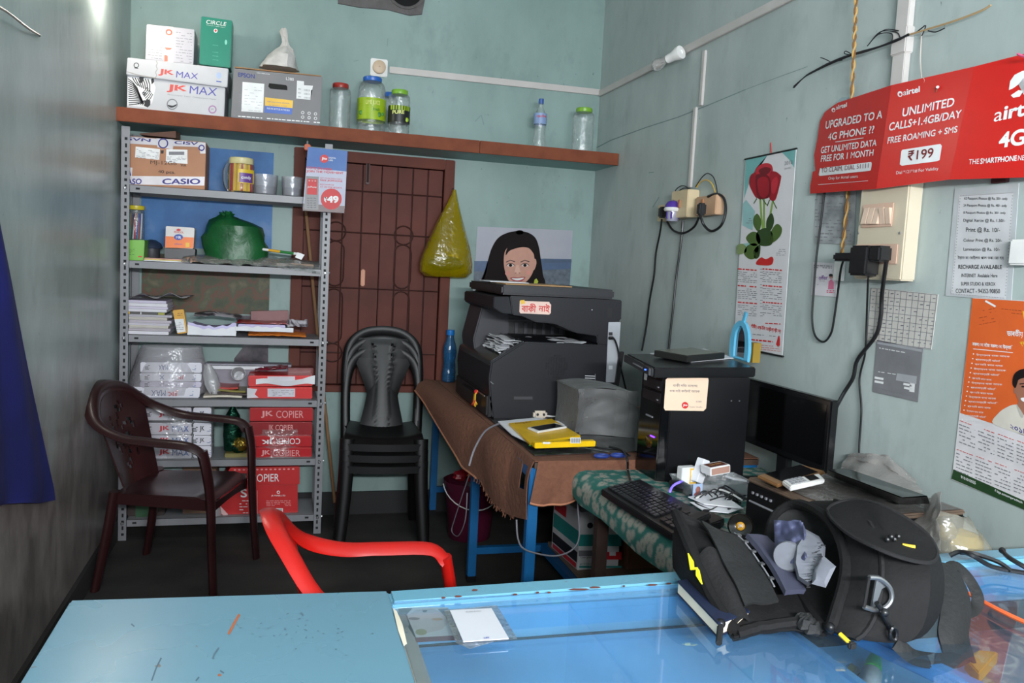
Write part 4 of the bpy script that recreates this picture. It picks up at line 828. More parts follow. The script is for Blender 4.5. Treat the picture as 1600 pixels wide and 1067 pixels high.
m.rings(blob(0, 4.318, z, rows, m, 8, .003), CRINKLE, cap=False); m.solo('clear_bag', 'crinkled clear film round the red copier reams on the fifth rack shelf', 'bag')
# ---------------------------------------------------------------- bottom shelf
z = SZ[5]
RC = mat('carton_red', (186, 40, 42), .35, var=.06)
t, body, g, f = carton('red_carton', 'red copier carton with white lettering on the bottom rack shelf', ((343, 757), (465, 757), (465, 815), (342, 815)), .22, RC, 4.215, z+.001)
f.line('S', 376, 777, 386, 777, 13, WHITE, .02); f.scribble(374, 780, 400, 808, 6, WHITE, 0, 1, .5, seed=8); f.stroke([(402, 766), (402, 812)], .6, MATS['print_pink']); f.line('JK PAPER LTD', 424, 776, 446, 776, 3, WHITE, .01); f.scribble(416, 781, 455, 791, 4, MATS['print_pink'], 0, .7, .7, seed=9); f.line('WHOLESALE PACKAGE', 412, 808, 458, 808, 3.5, WHITE, .02)
f.rect(428, 794, 442, 804, WHITE); 
for k in range(8): f.rect(429.5+k*1.5, 795, 430.2+k*1.5, 803, INK, .0012)
f.ring(435, 769, 1.5, 2.5, WHITE); f.poly([(344, 790), (356, 803), (356, 812), (344, 800)], mat('tape_pinkish', (220, 180, 180), .3)); g.build('printed_graphics', body)
t, body, g, f = carton('carton_lid', 'red copier carton lid with large white lettering sitting on the red carton', ((360, 731), (468, 729), (468, 757), (343, 757)), .23, RC, 4.205, None)
f.text('JK', (367, 741), (388, 741), (388, 753), (366, 753), WHITE, .04); f.text('COPIER', (392, 741), (436, 740), (436, 752), (392, 753), WHITE, .0)
for k in range(14): f.disc(367+7*k, 734-.1*k, 2, 1.2, MATS['print_pink'])
g.build('printed_graphics', body)
t, body, g, f = carton('cardboard_box', 'plain brown cardboard box at the left of the bottom rack shelf', ((285, 733), (338, 733), (338, 815), (285, 815)), .2, mat('cardboard_dull', (120, 92, 74), .8), 4.25, z+.001); g.bm.free()
m = MB(); a = pY(336, 812, 4.21); rows = []
for x0, x1, y in ((325, 346, 812), (322, 346, 803), (326, 344, 792)):
    p, q = pY(x0, y, 4.22), pY(x1, y, 4.22); rows.append((max(z+.001, p.z), p.x, q.x, .025))
m.rings(blob(0, 4.215, z+.001, rows, m, 4, .005), MILKY, cap=False); m.solo('crumpled_bag', 'small crumpled clear bag beside the red carton on the bottom shelf', 'bag')
m = MB(); c = pY(250, 800, 4.3); m.bx((c.x-.14, 4.23, z+.001), (c.x+.03, 4.42, z+.1), mat('crate_dark', (52, 40, 36), .6), bevel=.006); m.bx((c.x-.1, 4.22, z+.001), (c.x-.04, 4.232, z+.06), mat('green_patch', (40, 80, 50), .5)); m.solo('dark_bundle', 'dark bundle low on the bottom rack shelf behind the maroon chair', 'bundle')
# ---------------------------------------------------------------- hanging blue sign
hs = thing('hanging_sign', 'blue card sign with a red price circle hanging on the right rack post', 'sign', (.17, 4.14, 1.62))
BL = mat('sign_blue', (40, 88, 156), .5, col2=(66, 108, 170), scale=6)
fp = ((481, 229.5), (543, 236), (538, 333), (473, 329)); m = MB(); q = [pY(*k, 4.135) for k in fp]
top = [q[0]+V(0, 0, 0), q[1], q[2]+V(0, -.012, 0), q[3]+V(0, -.012, 0)]
m.prism(q, (0, .004, 0), BL); bd = m.build('card', hs)
g = MB(); f = Face(g, q[0], (0, -1, 0)); SR = mat('sign_red', (190, 22, 28), .5)
f.poly([(478.5, 262), (541.5, 268), (538.5, 326), (534, 331), (473, 327)], mat('sign_pale', (176, 178, 196), .5, scale=5)); f.poly([(474, 318), (538.5, 322), (538, 333), (473, 329)], mat('sign_brown', (74, 44, 44), .4, scale=20, var=.5), .0009)
f.disc(506.5, 248, 6.5, 6.5, SR); f.line('Jio', 502.5, 250.5, 511, 251, 5, WHITE, .03, .0015); f.line('DIGITAL', 513.5, 247.5, 525, 248.3, 2.3, WHITE, .01); f.line('LIFE', 513.5, 251.5, 520, 252, 2.3, WHITE, .01)
f.line('COME ON INDIA', 479.5, 264, 519, 267, 4.2, SR, .03, .0014); f.line('JOIN THE MOVEMENT', 479, 270, 536.5, 273.5, 4.6, SR, .03, .0014)
f.line('GET YOUR EFFECTIVELY', 500, 279, 535, 281.5, 2.2, SR, .0, .0014); f.line('FREE JIOPHONE', 500, 283.5, 535, 285.6, 3.4, SR, .02, .0014); f.line('RECHARGE', 500, 289, 522, 290, 2, SR, .0, .0014); f.line('AT 153 FOR 28 DAYS', 500, 293, 534, 295, 2.6, SR, .01, .0014)
f.disc(517.5, 311, 16.5, 16.5, SR, .0011); f.line('₹', 506, 316, 511, 316, 8, WHITE, .03, .002); f.line('49', 511, 317, 529, 317.6, 11.5, WHITE, .05, .002)
f.poly([(478.5, 275), (498, 276), (497.5, 328), (475, 327)], BLACKP, .0012); f.poly([(480, 279), (496, 280), (495.5, 304.5), (479.5, 303.5)], SR, .0018); f.line('JioPhone', 480.5, 294, 494.5, 294.5, 3.4, WHITE, .01, .0024); f.line('= = =', 482, 283, 494, 283.4, 1.2, WHITE, 0, .0024)
for r in range(5):
    for c in range(3): f.rect(479.5+5.4*c, 309+3.6*r, 483+5.4*c, 310.6+3.6*r, GREYINK, .0018)
g.build('printed_graphics', bd)
# broom stick leaning behind the rack
m = MB(); m.tube([pY(478, 330, 4.45), pY(496, 520, 4.44), pY(523, 785, 4.4)], .0085, mat('stick_wood', (134, 98, 66), .7), seg=8)
m.solo('broom_stick', 'thin bare wooden stick leaning on the door behind the right rack post', 'stick')
# ================================================================== chairs
def P_ch(name, col, **k): return mat(name, col, .28, var=.06, **k)
MAROON = P_ch('chair_maroon', (42, 18, 20)); BLK = mat('chair_black', (14, 13, 14), .42, var=.06, spec=.35); RED = P_ch('chair_red', (190, 26, 20))
def smooth(pts, n=6, loop=False):
    pts = [V(p) for p in pts]; out = []; N = len(pts)
    for i in range(N if loop else N-1):
        p0 = pts[(i-1) % N] if loop or i else pts[0]; p1 = pts[i]; p2 = pts[(i+1) % N]; p3 = pts[(i+2) % N] if loop or i < N-2 else pts[-1]
        for k in range(n):
            t = k/n; out.append(.5*((2*p1)+(p2-p0)*t+(2*p0-5*p1+4*p2-p3)*t*t+(3*p1-p0-3*p2+p3)*t**3))
    if not loop: out.append(pts[-1])
    return out
def armchair(label, loc, rz, m, pattern, sc=1):
    """moulded plastic armchair; front faces local -Y"""
    t = thing('plastic_armchair', label, 'chair', loc, rz); M = WM[t] @ Matrix.Diagonal((sc, sc, 1, 1))
    def put(mb, name): mb.bm.transform(M); return mb.build(name, t, sharp=60)
    g = MB()   # seat with rounded front and apron
    def seat(u, v):
        x = (u-.5)*.43*(1-.10*v); y = -.21+.40*v; return V(x, y, .415-.022*sin(pi*u)*sin(pi*min(1, v*1.1))-.03*max(0, (.15-v)/.15)**2-.012*v)
    g.grid(seat, 14, 14, m, th=-.006)
    g.grid(lambda u, v: V((u-.5)*.43, -.212-.012*sin(pi*u), .412-.03-.045*v*(1-.5*sin(pi*u))), 14, 3, m, th=.005)
    for s in (-1, 1): g.grid(lambda u, v: V(s*(.215-.02*u), -.21+.40*u, .405-.045*v), 8, 2, m, th=.005)
    put(g, 'seat')
    # one rail: front leg top - arm - round the back - other arm
    rail = smooth([(-.255, -.2, .60), (-.268, -.15, .635), (-.272, 0, .645), (-.268, .12, .655), (-.235, .235, .70), (-.13, .305, .785), (0, .325, .81), (.13, .305, .785), (.235, .235, .70), (.268, .12, .655), (.272, 0, .645), (.268, -.15, .635), (.255, -.2, .60)], 5)
    n = len(rail); g = MB(); rs = []
    for i, p in enumerate(rail):
        tq = (rail[min(i+1, n-1)]-rail[max(i-1, 0)]).normalized(); k = i/(n-1); back = max(0, 1-abs(k-.5)*3.2)
        outw = V(p.x, p.y*.9, 0).normalized(); upn = (V(0, 0, 1)*(1-back*.45)+outw*(-.55*back)); sd = tq.cross(upn).normalized(); u = sd.cross(tq).normalized(); wa = .031+.008*back; wb = .013
        rs.append([p+sd*wa*cos(2*pi*j/12)+u*(wb*sin(2*pi*j/12)-.014*(cos(2*pi*j/12)**2)) for j in range(12)])
    g.rings(rs, m); put(g, 'arm_rail')
    for s in (-1, 1):
        g = MB(); pts = smooth([(s*.255, -.195, .61), (s*.25, -.215, .52), (s*.235, -.225, .40), (s*.24, -.235, .2), (s*.25, -.25, 0)], 4)
        g.tube(pts, [.034-.008*i/(len(pts)-1) for i in range(len(pts))], m, seg=10, flat=(1, .55), upv=(0, 1, 0)); put(g, 'leg')
        g = MB(); pts = smooth([(s*.19, .185, .41), (s*.205, .215, .2), (s*.22, .25, 0)], 4)
        g.tube(pts, [.034-.009*i/(len(pts)-1) for i in range(len(pts))], m, seg=10, flat=(1, .6), upv=(0, 1, 0)); put(g, 'leg')
    # curved back panel with openings
    def bk(u, v):
        a = (u-.5); wd = .30+.10*v; x = a*wd; y = .195+.115*v-.30*(a*a)*(.35+.2*v); return V(x, y, .40+.385*v-.10*a*a*v*2)
    nu, nv = 22, 26
    def keep(i, j):
        if pattern == 'weave': return not (4 <= i <= 17 and 5 <= j <= 21 and i % 2 and j % 2)
        a = (i-10.5)/10.5; b = (j-13)/13; r = math.hypot(a*1.2, b); an = math.atan2(b, a)
        return not (.16 < r < .72 and (sin(an*6+r*9) > .25) and (i+j) % 3)
    g = MB(); g.grid(bk, nu, nv, m, th=.006, keep=keep); put(g, 'backrest')
    return t
armchair('maroon plastic armchair facing right beside the dirty left wall, in front of the rack', (-.395, 3.70, 0), rad(72.5), MAROON, 'floral')
armchair('bright red plastic armchair just behind the blue counter, only its back and one arm showing', (.292, 1.885, 0), rad(95.6), RED, 'weave', .9)
# stack of three armless chairs
def sidechair(label, loc, rz, m, group):
    t = thing('plastic_chair', label, 'chair', loc, rz, group); M = WM[t]
    def put(mb, name): mb.bm.transform(M); return mb.build(name, t, sharp=60)
    g = MB()
    g.grid(lambda u, v: V((u-.5)*(.385-.05*v), -.2+.40*v, .43-.02*sin(pi*u)*sin(pi*v)-.035*max(0, (.18-v)/.18)**2+.012*abs(2*u-1)**3), 14, 12, m, th=-.006)
    g.grid(lambda u, v: V((u-.5)*.40, -.204-.02*sin(pi*u), .405-.035*v), 12, 2, m, th=.005)
    for s in (-1, 1): g.grid(lambda u, v: V(s*(.193-.025*u), -.2+.40*u, .425-.05*v), 8, 2, m, th=.005)
    put(g, 'seat')
    hoop = smooth([(-.186, .165, .40), (-.19, .2, .55), (-.192, .235, .72), (-.17, .262, .835), (-.1, .28, .893), (0, .285, .905), (.1, .28, .893), (.17, .262, .835), (.192, .235, .72), (.19, .2, .55), (.186, .165, .40)], 5)
    n = len(hoop); g = MB(); rs = []
    for i, p in enumerate(hoop):
        tq = (hoop[min(i+1, n-1)]-hoop[max(i-1, 0)]).normalized(); yv = V(0, 1, .25).normalized(); sd = tq.cross(yv).normalized(); k = i/(n-1); wa = .024+.016*max(0, 1-abs(k-.5)*3.5)
        rs.append([p+sd*wa*cos(2*pi*j/10)+sd.cross(tq)*.012*sin(2*pi*j/10) for j in range(10)])
    g.rings(rs, m); put(g, 'back_frame')
    def bk(u, v):
        a = u-.5; wd = .225-.075*sin(pi*min(1, v*1.0))**1.2+.11*max(0, v-.55)*1.6; bump = .004*(abs(a) < .2 and .1 < v < .95)*((int(u*22)+int(v*36)) % 2); return V(a*wd, .16+.115*v-.03*(1-4*a*a)*.6-bump, .42+.455*v)
    g = MB(); g.grid(bk, 22, 36, m, th=.006, keep=lambda i, j: not (6 <= i <= 15 and 5 <= j <= 33 and (i+j) % 2 and abs(i-10.5) > 2.5 and j > 26)); put(g, 'backrest')
    for s in (-1, 1):
        g = MB(); pts = smooth([(s*.178, -.185, .425), (s*.185, -.205, .25), (s*.205, -.235, 0)], 4); g.tube(pts, [.036-.009*i/(len(pts)-1) for i in range(len(pts))], m, seg=10, flat=(1, .6), upv=(0, 1, 0)); put(g, 'leg')
        g = MB(); pts = smooth([(s*.165, .17, .42), (s*.18, .195, .2), (s*.19, .225, 0)], 4); g.tube(pts, [.034-.009*i/(len(pts)-1) for i in range(len(pts))], m, seg=10, flat=(1, .6), upv=(0, 1, 0)); put(g, 'leg')
    return t
c0 = sidechair('black plastic side chair at the bottom of the stack of three by the brown door', (.515, 4.14, 0), rad(-4), BLK, 'stacked black chairs')
copy_tree(c0, (.515, 4.152, .052), 'black plastic side chair in the middle of the stack of three by the brown door', rad(-4))
copy_tree(c0, (.515, 4.164, .104), 'black plastic side chair on top of the stack of three by the brown door', rad(-4))
# ================================================================== back wall: bag and girl's poster
t = thing('plastic_bag', 'translucent yellow plastic bag with dark contents hanging at the right edge of the brown door', 'bag', (pY(700, 430, 4.4).x, 4.40, pY(700, 430, 4.4).z))
YB = film('bag_yellow', (176, 160, 8), .34, .03, .2, (235, 215, 60), .5, 22); m = MB(); rs = []
for xl, xr, y, dp in ((664, 731, 431, .03), (657, 738, 424, .055), (656, 739, 410, .065), (663, 736, 390, .06), (672, 731, 370, .05), (684, 724, 345, .035), (695, 719, 325, .02), (706, 715, 305, .01), (709, 713, 296, .006)):
    a, b = pY(xl, y, 4.39), pY(xr, y+(3 if y > 400 else 0), 4.39); ring = []
    for k in range(24):
        an = 2*pi*k/24; n = mnoise.noise(V(cos(an)*2.2, sin(an)*2.2, y*.02)); q = (1+cos(an))/2
        ring.append(V(a.x+(b.x-a.x)*q, 4.405-(dp*(1+.3*n))*sin(an), a.z+(b.z-a.z)*q+.004*n))
    rs.append(ring)
m.rings(rs, YB); m.build('bag_film', t)
m = MB(); a = pY(697, 412, 4.4); m.ball(a, .09, nmat('bag_contents', [(.4, (30, 30, 16)), (.6, (70, 66, 24))], 14, rough=.5), sz=(1.05, .35, .42), seg=20, rn=10, amp=.25, fr=10); m.build('contents', t)
m = MB(); a = pY(711, 297, 4.4); m.tube([V(a.x, 4.466, a.z+.012), V(a.x, 4.44, a.z+.01), V(a.x, 4.405, a.z+.004)], .003, STEEL, seg=6); m.solo('nail', 'nail at the top of the door frame holding the yellow bag', 'nail')
# poster of a smiling child: flat layered print
gp_ = thing('portrait_poster', 'poster of a smiling long-haired child by a lake, on the wall above the copier', 'poster', (pY(815, 450, D).x, D, pY(815, 450, D).z))
m = MB(); n_ = V(0, .0025, 0); m.prism([pY(x, y, D-.004) for x, y in ((746, 354), (895, 360), (889, 462), (738, 470), (741, 440))], n_, mat('poster_sky_grey', (150, 152, 166), .35, scale=3, col2=(168, 166, 172)))
bd = m.build('sheet', gp_); g = MB(); f = Face(g, pY(815, 400, D-.004), (0, -1, 0))
f.poly([(741, 408), (790, 408), (850, 404), (893, 405), (889, 462), (739, 466)], mat('poster_lake', (62, 84, 116), .35, scale=30), .0004); f.poly([(741, 424), (800, 424), (891, 420), (889, 462), (739, 466)], mat('poster_shore', (82, 92, 104), .35, scale=40, var=.3), .0006); f.poly([(850, 404), (870, 406), (893, 405), (893, 410), (850, 411)], mat('poster_far_hill', (60, 78, 104), .35), .0008)
HAIR = mat('print_hair', (22, 15, 15), .75, spec=.2); SKIN = mat('print_skin', (190, 140, 122), .6, scale=25, var=.06); SKD = mat('print_skin_dark', (150, 96, 82), .35); LIP = mat('print_lip', (160, 70, 70), .35)
f.blob([(752, 446), (756, 430), (762, 408), (768, 388), (778, 372), (792, 364), (808, 361), (824, 363), (836, 371), (842, 386), (845, 406), (848, 428), (847, 448), (780, 450)], HAIR, .001)
f.blob([(754, 440), (749, 444), (757, 424), (762, 408), (760, 424)], HAIR, .001); f.disc(812, 363, 6, 3.5, HAIR, .001)
f.blob([(788, 396), (792, 388), (802, 383), (816, 381), (826, 384), (832, 392), (835, 404), (834, 420), (829, 432), (821, 441), (812, 445), (802, 444), (794, 437), (789, 424), (787, 410)], SKIN, .0016)
f.blob([(833, 406), (837, 405), (838, 412), (835, 421), (832, 421)], SKIN, .0014)
f.blob([(790, 399), (793, 387), (805, 381), (818, 378), (830, 384), (836, 400), (828, 389), (818, 386), (806, 388), (796, 392)], HAIR, .002)
for ex in (797.5, 820): f.disc(ex, 414.5, 5.6, 2.3, mat('print_eye_white', (206, 190, 184), .35), .0021); f.disc(ex, 414.5, 2.6, 2.3, HAIR, .0024); f.stroke([(ex-6.5, 414.5), (ex-3, 411.8), (ex+3, 411.8), (ex+6.5, 414.5)], .9, HAIR, .0026); f.stroke([(ex-7, 409.5), (ex, 406.5), (ex+7, 409)], 1.5, mat('print_brow', (84, 52, 46), .35), .0024)
f.poly([(806.5, 414), (810.5, 414), (813.5, 425), (809, 428), (803.5, 425.5)], mat('print_nose', (204, 158, 140), .35), .0021); f.disc(805.5, 426.5, 1.3, .8, SKD, .0024); f.disc(811.5, 426.5, 1.3, .8, SKD, .0024)
f.blob([(797, 434), (803, 432.8), (809, 433.2), (815, 432.4), (821, 433), (816, 439), (808, 441), (801, 438.5)], LIP, .0021); f.blob([(799.5, 434.8), (808, 434.9), (818.5, 434), (814, 437), (808, 438), (803, 437)], WHITE, .0026)
f.disc(793, 427, 4, 3.4, mat('print_cheek', (204, 136, 122), .35), .0019); f.disc(826, 426, 4, 3.4, MATS['print_cheek'], .0019)
f.poly([(835, 437), (838, 435), (841, 440), (838, 445), (834, 443)], mat('print_flower', (170, 180, 50), .35), .002)
f.poly([(739, 445), (750, 445), (750, 463), (738, 463)], PAPER, .002)
g.build('printed_picture', bd)
# ================================================================== copier table
TBL = mat('blue_paint', (18, 92, 146), .4, var=.1); TX0, TX1, TY0, TY1, TZ = .835, 1.690, 2.60, 4.475, .75
tb = thing('steel_table', 'long blue steel-legged table along the right wall under the copier', 'table', (1.26, 3.54, 0))
m = MB(); m.bx((TX0, TY0, TZ-.024), (TX1, TY1, TZ-.004), mat('table_board', (70, 52, 42), .6)); m.build('tabletop', tb)
for y in (TY0+.012, 3.44, TY1-.045):
    for x in (TX0-.012, TX1-.035):
        m = MB(); m.bx((x, y, .025), (x+.036, y+.036, TZ-.024), TBL, bevel=.003); m.bx((x-.002, y-.002, 0), (x+.038, y+.038, .026), BLACKP, bevel=.002); m.build('leg', tb)
m = MB()
for y in (TY0+.016, 3.444, TY1-.04): m.bx((TX0+.024, y, .125), (TX1-.034, y+.028, .155), TBL)
for x in (TX1-.03,): m.bx((x, TY0+.02, .125), (x+.028, TY1-.04, .155), TBL)
m.bx((TX0+.32, TY0+.04, .125), (TX0+.35, 3.444, .155), TBL)
m.build('rail', tb)
m = MB(); m.bx((TX0-.012, TY0+.01, TZ-.06), (TX0+.01, TY1-.02, TZ-.024), TBL); m.bx((TX0, TY0+.008, TZ-.06), (TX1, TY0+.03, TZ-.024), TBL); m.build('apron', tb)
m = MB(); m.bx((TX0+.35, 2.62, .157), (TX1-.04, 3.43, .175), mat('board_beige', (122, 100, 84), .7)); m.build('lower_board', tb)
# brown felt cloth: top sheet plus ragged hanging flaps
FELT = mat('felt_brown', (112, 72, 54), .95, scale=60, bump=.5, var=.12); HEM = mat('felt_hem', (168, 112, 84), .9)
cl = thing('tablecloth', 'brown felt cloth with a ragged lower edge draped over the copier table', 'tablecloth', (1.2, 3.5, TZ))
m = MB(); m.grid(lambda u, v: V(TX0+(TX1-TX0)*u, TY0+(TY1-TY0)*v, TZ-.001+.002*mnoise.noise(V(u*6, v*12, 0))), 8, 20, FELT, th=.003); m.build('top_sheet', cl)
LOW = [(648, 610), (662, 628), (676, 652), (697, 687), (713, 713), (722, 730), (733, 738), (743, 746), (752, 752), (757, 764), (768, 782), (776, 790), (784, 796), (790, 802), (806, 808), (822, 812)]
LX = TX0-.085
lows = []
for i, (x, y) in enumerate(LOW):
    k = i/(len(LOW)-1); q = pX(x, y, TX0-.14+.12*k**.7); lows.append(q)
def flap(u, v):
    i = u*(len(lows)-1); a = int(min(i, len(lows)-2)); q = lows[a].lerp(lows[a+1], i-a)
    topq = V(TX0-.004, min(TY1, q.y), TZ+.002)
    if u < .12: topq = topq.lerp(V(TX0-.004, TY1-.02, TZ+.002), 1-u/.12)
    return topq.lerp(q, v)+V(-.03*sin(pi*v)*(.6+.4*sin(u*12)), 0, .03*sin(pi*v))
hole = lambda i, j: not (45 <= i <= 46 and 3 <= j <= 8)
m = MB(); m.grid(flap, 48, 14, FELT, th=.003, keep=hole)
r = random.Random(5)
for k in range(70):
    u = r.uniform(.45, .92); p = flap(u, 1); m.tube([p, p+V(r.uniform(-.006, .006), r.uniform(-.012, .012), -r.uniform(.004, .02))], .0018, FELT, seg=3)
m.build('hanging_side', cl)
m = MB(); m.tube([flap(k/40, 1) for k in range(0, 20)], .0045, HEM, seg=6); m.build('hem', cl)
m = MB(); fl = [(828, 786), (850, 790), (875, 788), (900, 782), (935, 776), (985, 768)]
fp_ = [pY(x, y, TY0-.014) for x, y in fl]
def fr(u, v):
    i = u*(len(fp_)-1); a = int(min(i, len(fp_)-2)); q = fp_[a].lerp(fp_[a+1], i-a); return V(TX0+.012+(1.30-TX0)*u, TY0-.002, TZ+.002).lerp(q, v)+V(0, -.008*sin(u*17)*v, 0)
m.grid(fr, 30, 8, FELT, th=.003); m.tube([fr(k/20, 1) for k in range(21)], .004, HEM, seg=6); m.build('hanging_front', cl)
# dark printed sheet under the copier
m = MB(); q = [pZ(x, y, TZ+.005) for x, y in ((722, 621), (835, 712), (978, 706))]; m.prism([q[0], q[1], q[2], V(1.66, 2.72, TZ+.005), V(1.66, 4.05, TZ+.005), V(q[0].x+.02, 4.05, TZ+.005)], (0, 0, .003), nmat('mat_print', [(.4, (34, 34, 36)), (.6, (64, 64, 62)), (.75, (90, 96, 92))], 16, rough=.2)); m.solo('desk_mat', 'dark glossy patterned sheet lying under the copier on the brown cloth', 'mat')
TT = TZ+.0085
# blue bottle
a = pZ(695, 592, TZ+.004); t, bo = bottle('water_bottle', 'blue tinted water bottle with a blue cap on the back corner of the copier table', a.x, 4.40, TZ+.004, pY(697, 515, 4.40).z-TZ-.004, .037, film('bottle_blue', (60, 130, 180), .35, .1, .1, (120, 190, 230), .2), mat('cap_bright_blue', (24, 120, 200), .4), nf=.5, waist=.16)
g = MB()
for k in range(7): z = TZ+.07+k*.018; g.tube([(a.x+.036*sin(.5), 4.40-.036*cos(.5), z), (a.x+.036*sin(.75), 4.40-.036*cos(.75), z)], .0016, NAVY, seg=4)
g.build('scale_marks', bo)
m = MB(); m.lathe([(.001, .001), (.034, .001), (.034, .1), (.001, .1)], film('water', (60, 120, 160), .35, .05, .1, (120, 180, 220), 0), (a.x, 4.40, TZ+.006), seg=18); m.build('water', t)
# ================================================================== the copier
CK = mat('copier_black', (25, 25, 31), .5, spec=.35, var=.08); CKD = mat('copier_dark', (13, 13, 16), .4); CKM = mat('copier_grey', (50, 50, 56), .5)
CX0, CX1, CY0, CY1 = .872, 1.425, 3.32, 3.98
cp = thing('photocopier', 'large black photocopier with a red-lettered sticker standing on the brown clothed table', 'photocopier', ((CX0+CX1)/2, (CY0+CY1)/2, TT))
def yz(pts): return [pY(x, y, CY0) for x, y in pts]
m = MB()   # lower body, outline seen on its near side
lo = yz([(770, 654), (766, 628), (764, 590), (768, 566), (778, 548), (819, 534), (963, 540), (963, 612)])
lo[0].z = TT; b0 = V(CX1, CY0, TT); m.prism([lo[0], b0, V(CX1, CY0, lo[6].z), V(lo[5].x, CY0, lo[5].z), lo[3], lo[2], lo[1]], (0, CY1-CY0, 0), CK, .006); body = m.build('lower_body', cp)
zc = lo[3].z; m = MB()  # upper housing with scanner
up = yz([(797, 462), (801, 492), (818, 494), (836, 503), (868, 506), (900, 520), (933, 525), (933, 537), (963, 541), (965, 500), (971, 500), (972, 469)])
m.prism(up, (0, CY1-CY0, 0), CK, .004); m.build('scanner_housing', cp)
m = MB(); fr_ = yz([(797, 462), (801, 492), (770, 492)]); a, b = yz([(800, 464), (801, 491)])
m.prism([V(CX0+.02, CY0+.02, b.z-.0), V(a.x+.02, CY0+.002, b.z), V(a.x+.02, CY0+.002, a.z+.002), V(CX0-.012, CY0+.05, a.z-.004), V(CX0-.012, CY0+.05, b.z+.02)], (0, CY1-CY0-.08, 0), CK, .004); m.build('scanner_front', cp)
# left pillar joining scanner and body, back wall of the output bay
m = MB(); zt = a.z; m.prism([V(CX0+.0, CY1-.02, zc-.02), V(CX0-.015, CY1-.02, zc+.06), V(CX0+.03, CY1-.02, zt-.02), V(CX0+.15, CY1-.02, zt-.02), V(CX0+.15, CY1-.02, zc)], (0, -.26, 0), CKM, .006); m.build('left_pillar', cp)
m = MB(); m.bx((CX0+.06, CY0+.42, zc-.02), (CX1-.01, CY1-.01, b.z+.004), CKD); m.bx((CX1-.1, CY0+.01, zc-.04), (CX1-.005, CY1-.01, b.z+.02), CKD)
for k in range(9): m.bx((CX0+.1+.045*k, CY0+.41, zc+.09), (CX0+.115+.045*k, CY0+.422, zc+.14), CKM)
for k in range(3): m.bx((CX0+.1, CY0+.405, zc+.15+.02*k), (CX0+.38, CY0+.42, zc+.156+.02*k), CKM)
m.build('output_bay', cp)
m = MB(); m.grid(lambda u, v: V(CX0+.06+.42*u, CY0+.01+.4*v, zc+.012+.03*u), 4, 4, CKD, th=-.02); m.build('output_tray', cp)
lz = pY(801, 446, CY0).z; lz2 = pY(797, 462, CY0).z
m = MB(); m.bx((CX0+.012, CY0+.01, lz2+.003), (CX1-.035, CY1-.02, lz), mat('copier_lid', (32, 32, 37), .5), bevel=.008); m.build('platen_lid', cp)
# control panel sloping to the front (left)
m = MB(); p0, p1 = V(lo[3].x-.002, CY0+.012, zc+.004), V(lo[3].x-.002, CY1-.012, zc+.004); s0, s1 = V(lo[5].x, CY0+.012, lo[5].z+.005), V(lo[5].x, CY1-.3, lo[5].z+.005)
m.hexa([p0-V(0, 0, .03), p1-V(0, 0, .03), s1+V(0, .2, -.03), s0-V(0, 0, .03), p0, p1, s1+V(0, .2, 0), s0], mat('copier_panel', (34, 36, 40), .25), .003)
panel = m.build('control_panel', cp); nrm = (p1-p0).cross(s0-p0).normalized(); nrm = nrm if nrm.z > 0 else -nrm
def onp(a, b): return p0+(p1-p0)*a+(s0-p0)*b+nrm*.0015
for k in range(9):
    m = MB(); c = onp(.06+.045*k, .35+.25*(k % 2)); m.box(c, (.012, .012, .004), [PAPER, mat('button_red', (180, 40, 40), .4), mat('button_green', (40, 130, 60), .4), PAPER, GREYINK, PAPER, GREYINK, PAPER, GREYINK][k], bevel=.001); m.build('button', panel)
m = MB(); c = onp(.7, .5); m.box(c, (.05, .14, .003), mat('panel_screen', (50, 70, 70), .15), bevel=.001); m.build('screen', panel)
# front (left) face: cassettes
m = MB(); m.bx((CX0-.014, CY0+.012, TT+.115), (CX0+.002, CY1-.02, zc-.04), CK, bevel=.005); m.build('front_cover', cp)
m = MB(); m.bx((CX0-.03, CY0+.006, TT+.004), (CX0+.002, CY1-.006, TT+.1), CKD, bevel=.008); m.bx((CX0-.042, CY0+.2, TT+.06), (CX0-.028, CY1-.2, TT+.08), CKD, bevel=.004); m.bx((CX0-.032, CY0+.05, TT+.085), (CX0-.028, CY0+.16, TT+.09), STEEL); m.build('paper_cassette', cp)
# near side details
m = MB(); a = pY(870, 572, CY0); 
for k in range(-4, 5):
    for j in range(-4, 5):
        if k*k+j*j < 19: m.box(a+V(.0115*k, -.0012, .0115*j), (.007, .002, .007), CKD)
m.build('fan_grille', cp)
m = MB(); f = Face(m, (1, CY0, 1), (0, -1, 0)); f.rect(869, 591, 878, 605, CKD); f.rect(884, 592, 895, 602, GREYINK); f.rect(886, 594, 893, 600, INK, .0012); f.rect(801, 618, 834, 627, CKD); f.rect(803, 619.5, 832, 624, mat('handle_shine', (70, 70, 74), .3), .0012)
for y in (587, 590.5, 594, 598.5, 602): f.stroke([(914, y), (930, y+.6)], 1, PAPER)
f.stroke([(930, 584), (930, 604)], 1, GREYINK); f.stroke([(762+4, 596), (771, 600)], 1, GREYINK); f.disc(925, 484, .8, .8, PAPER); f.stroke([(800, 466), (968, 471)], .8, CKD); f.rect(949, 481, 956, 496, CKD)
m.build('side_details', cp)
m = MB(); f = Face(m, (1, CY0-.002, 1), (0, -1, 0)); q = [pY(x, y, CY0-.001) for x, y in ((950, 503), (969, 503), (963, 597), (946, 597))]; m.prism(q, (0, -.008, 0), mat('side_strip', (176, 178, 184), .35, .3), .002); f = Face(m, (1, CY0-.0095, 1), (0, -1, 0)); f.rect(951, 519, 957, 524, INK); f.rect(951, 571, 957, 577, PAPER); m.build('connector_strip', cp)
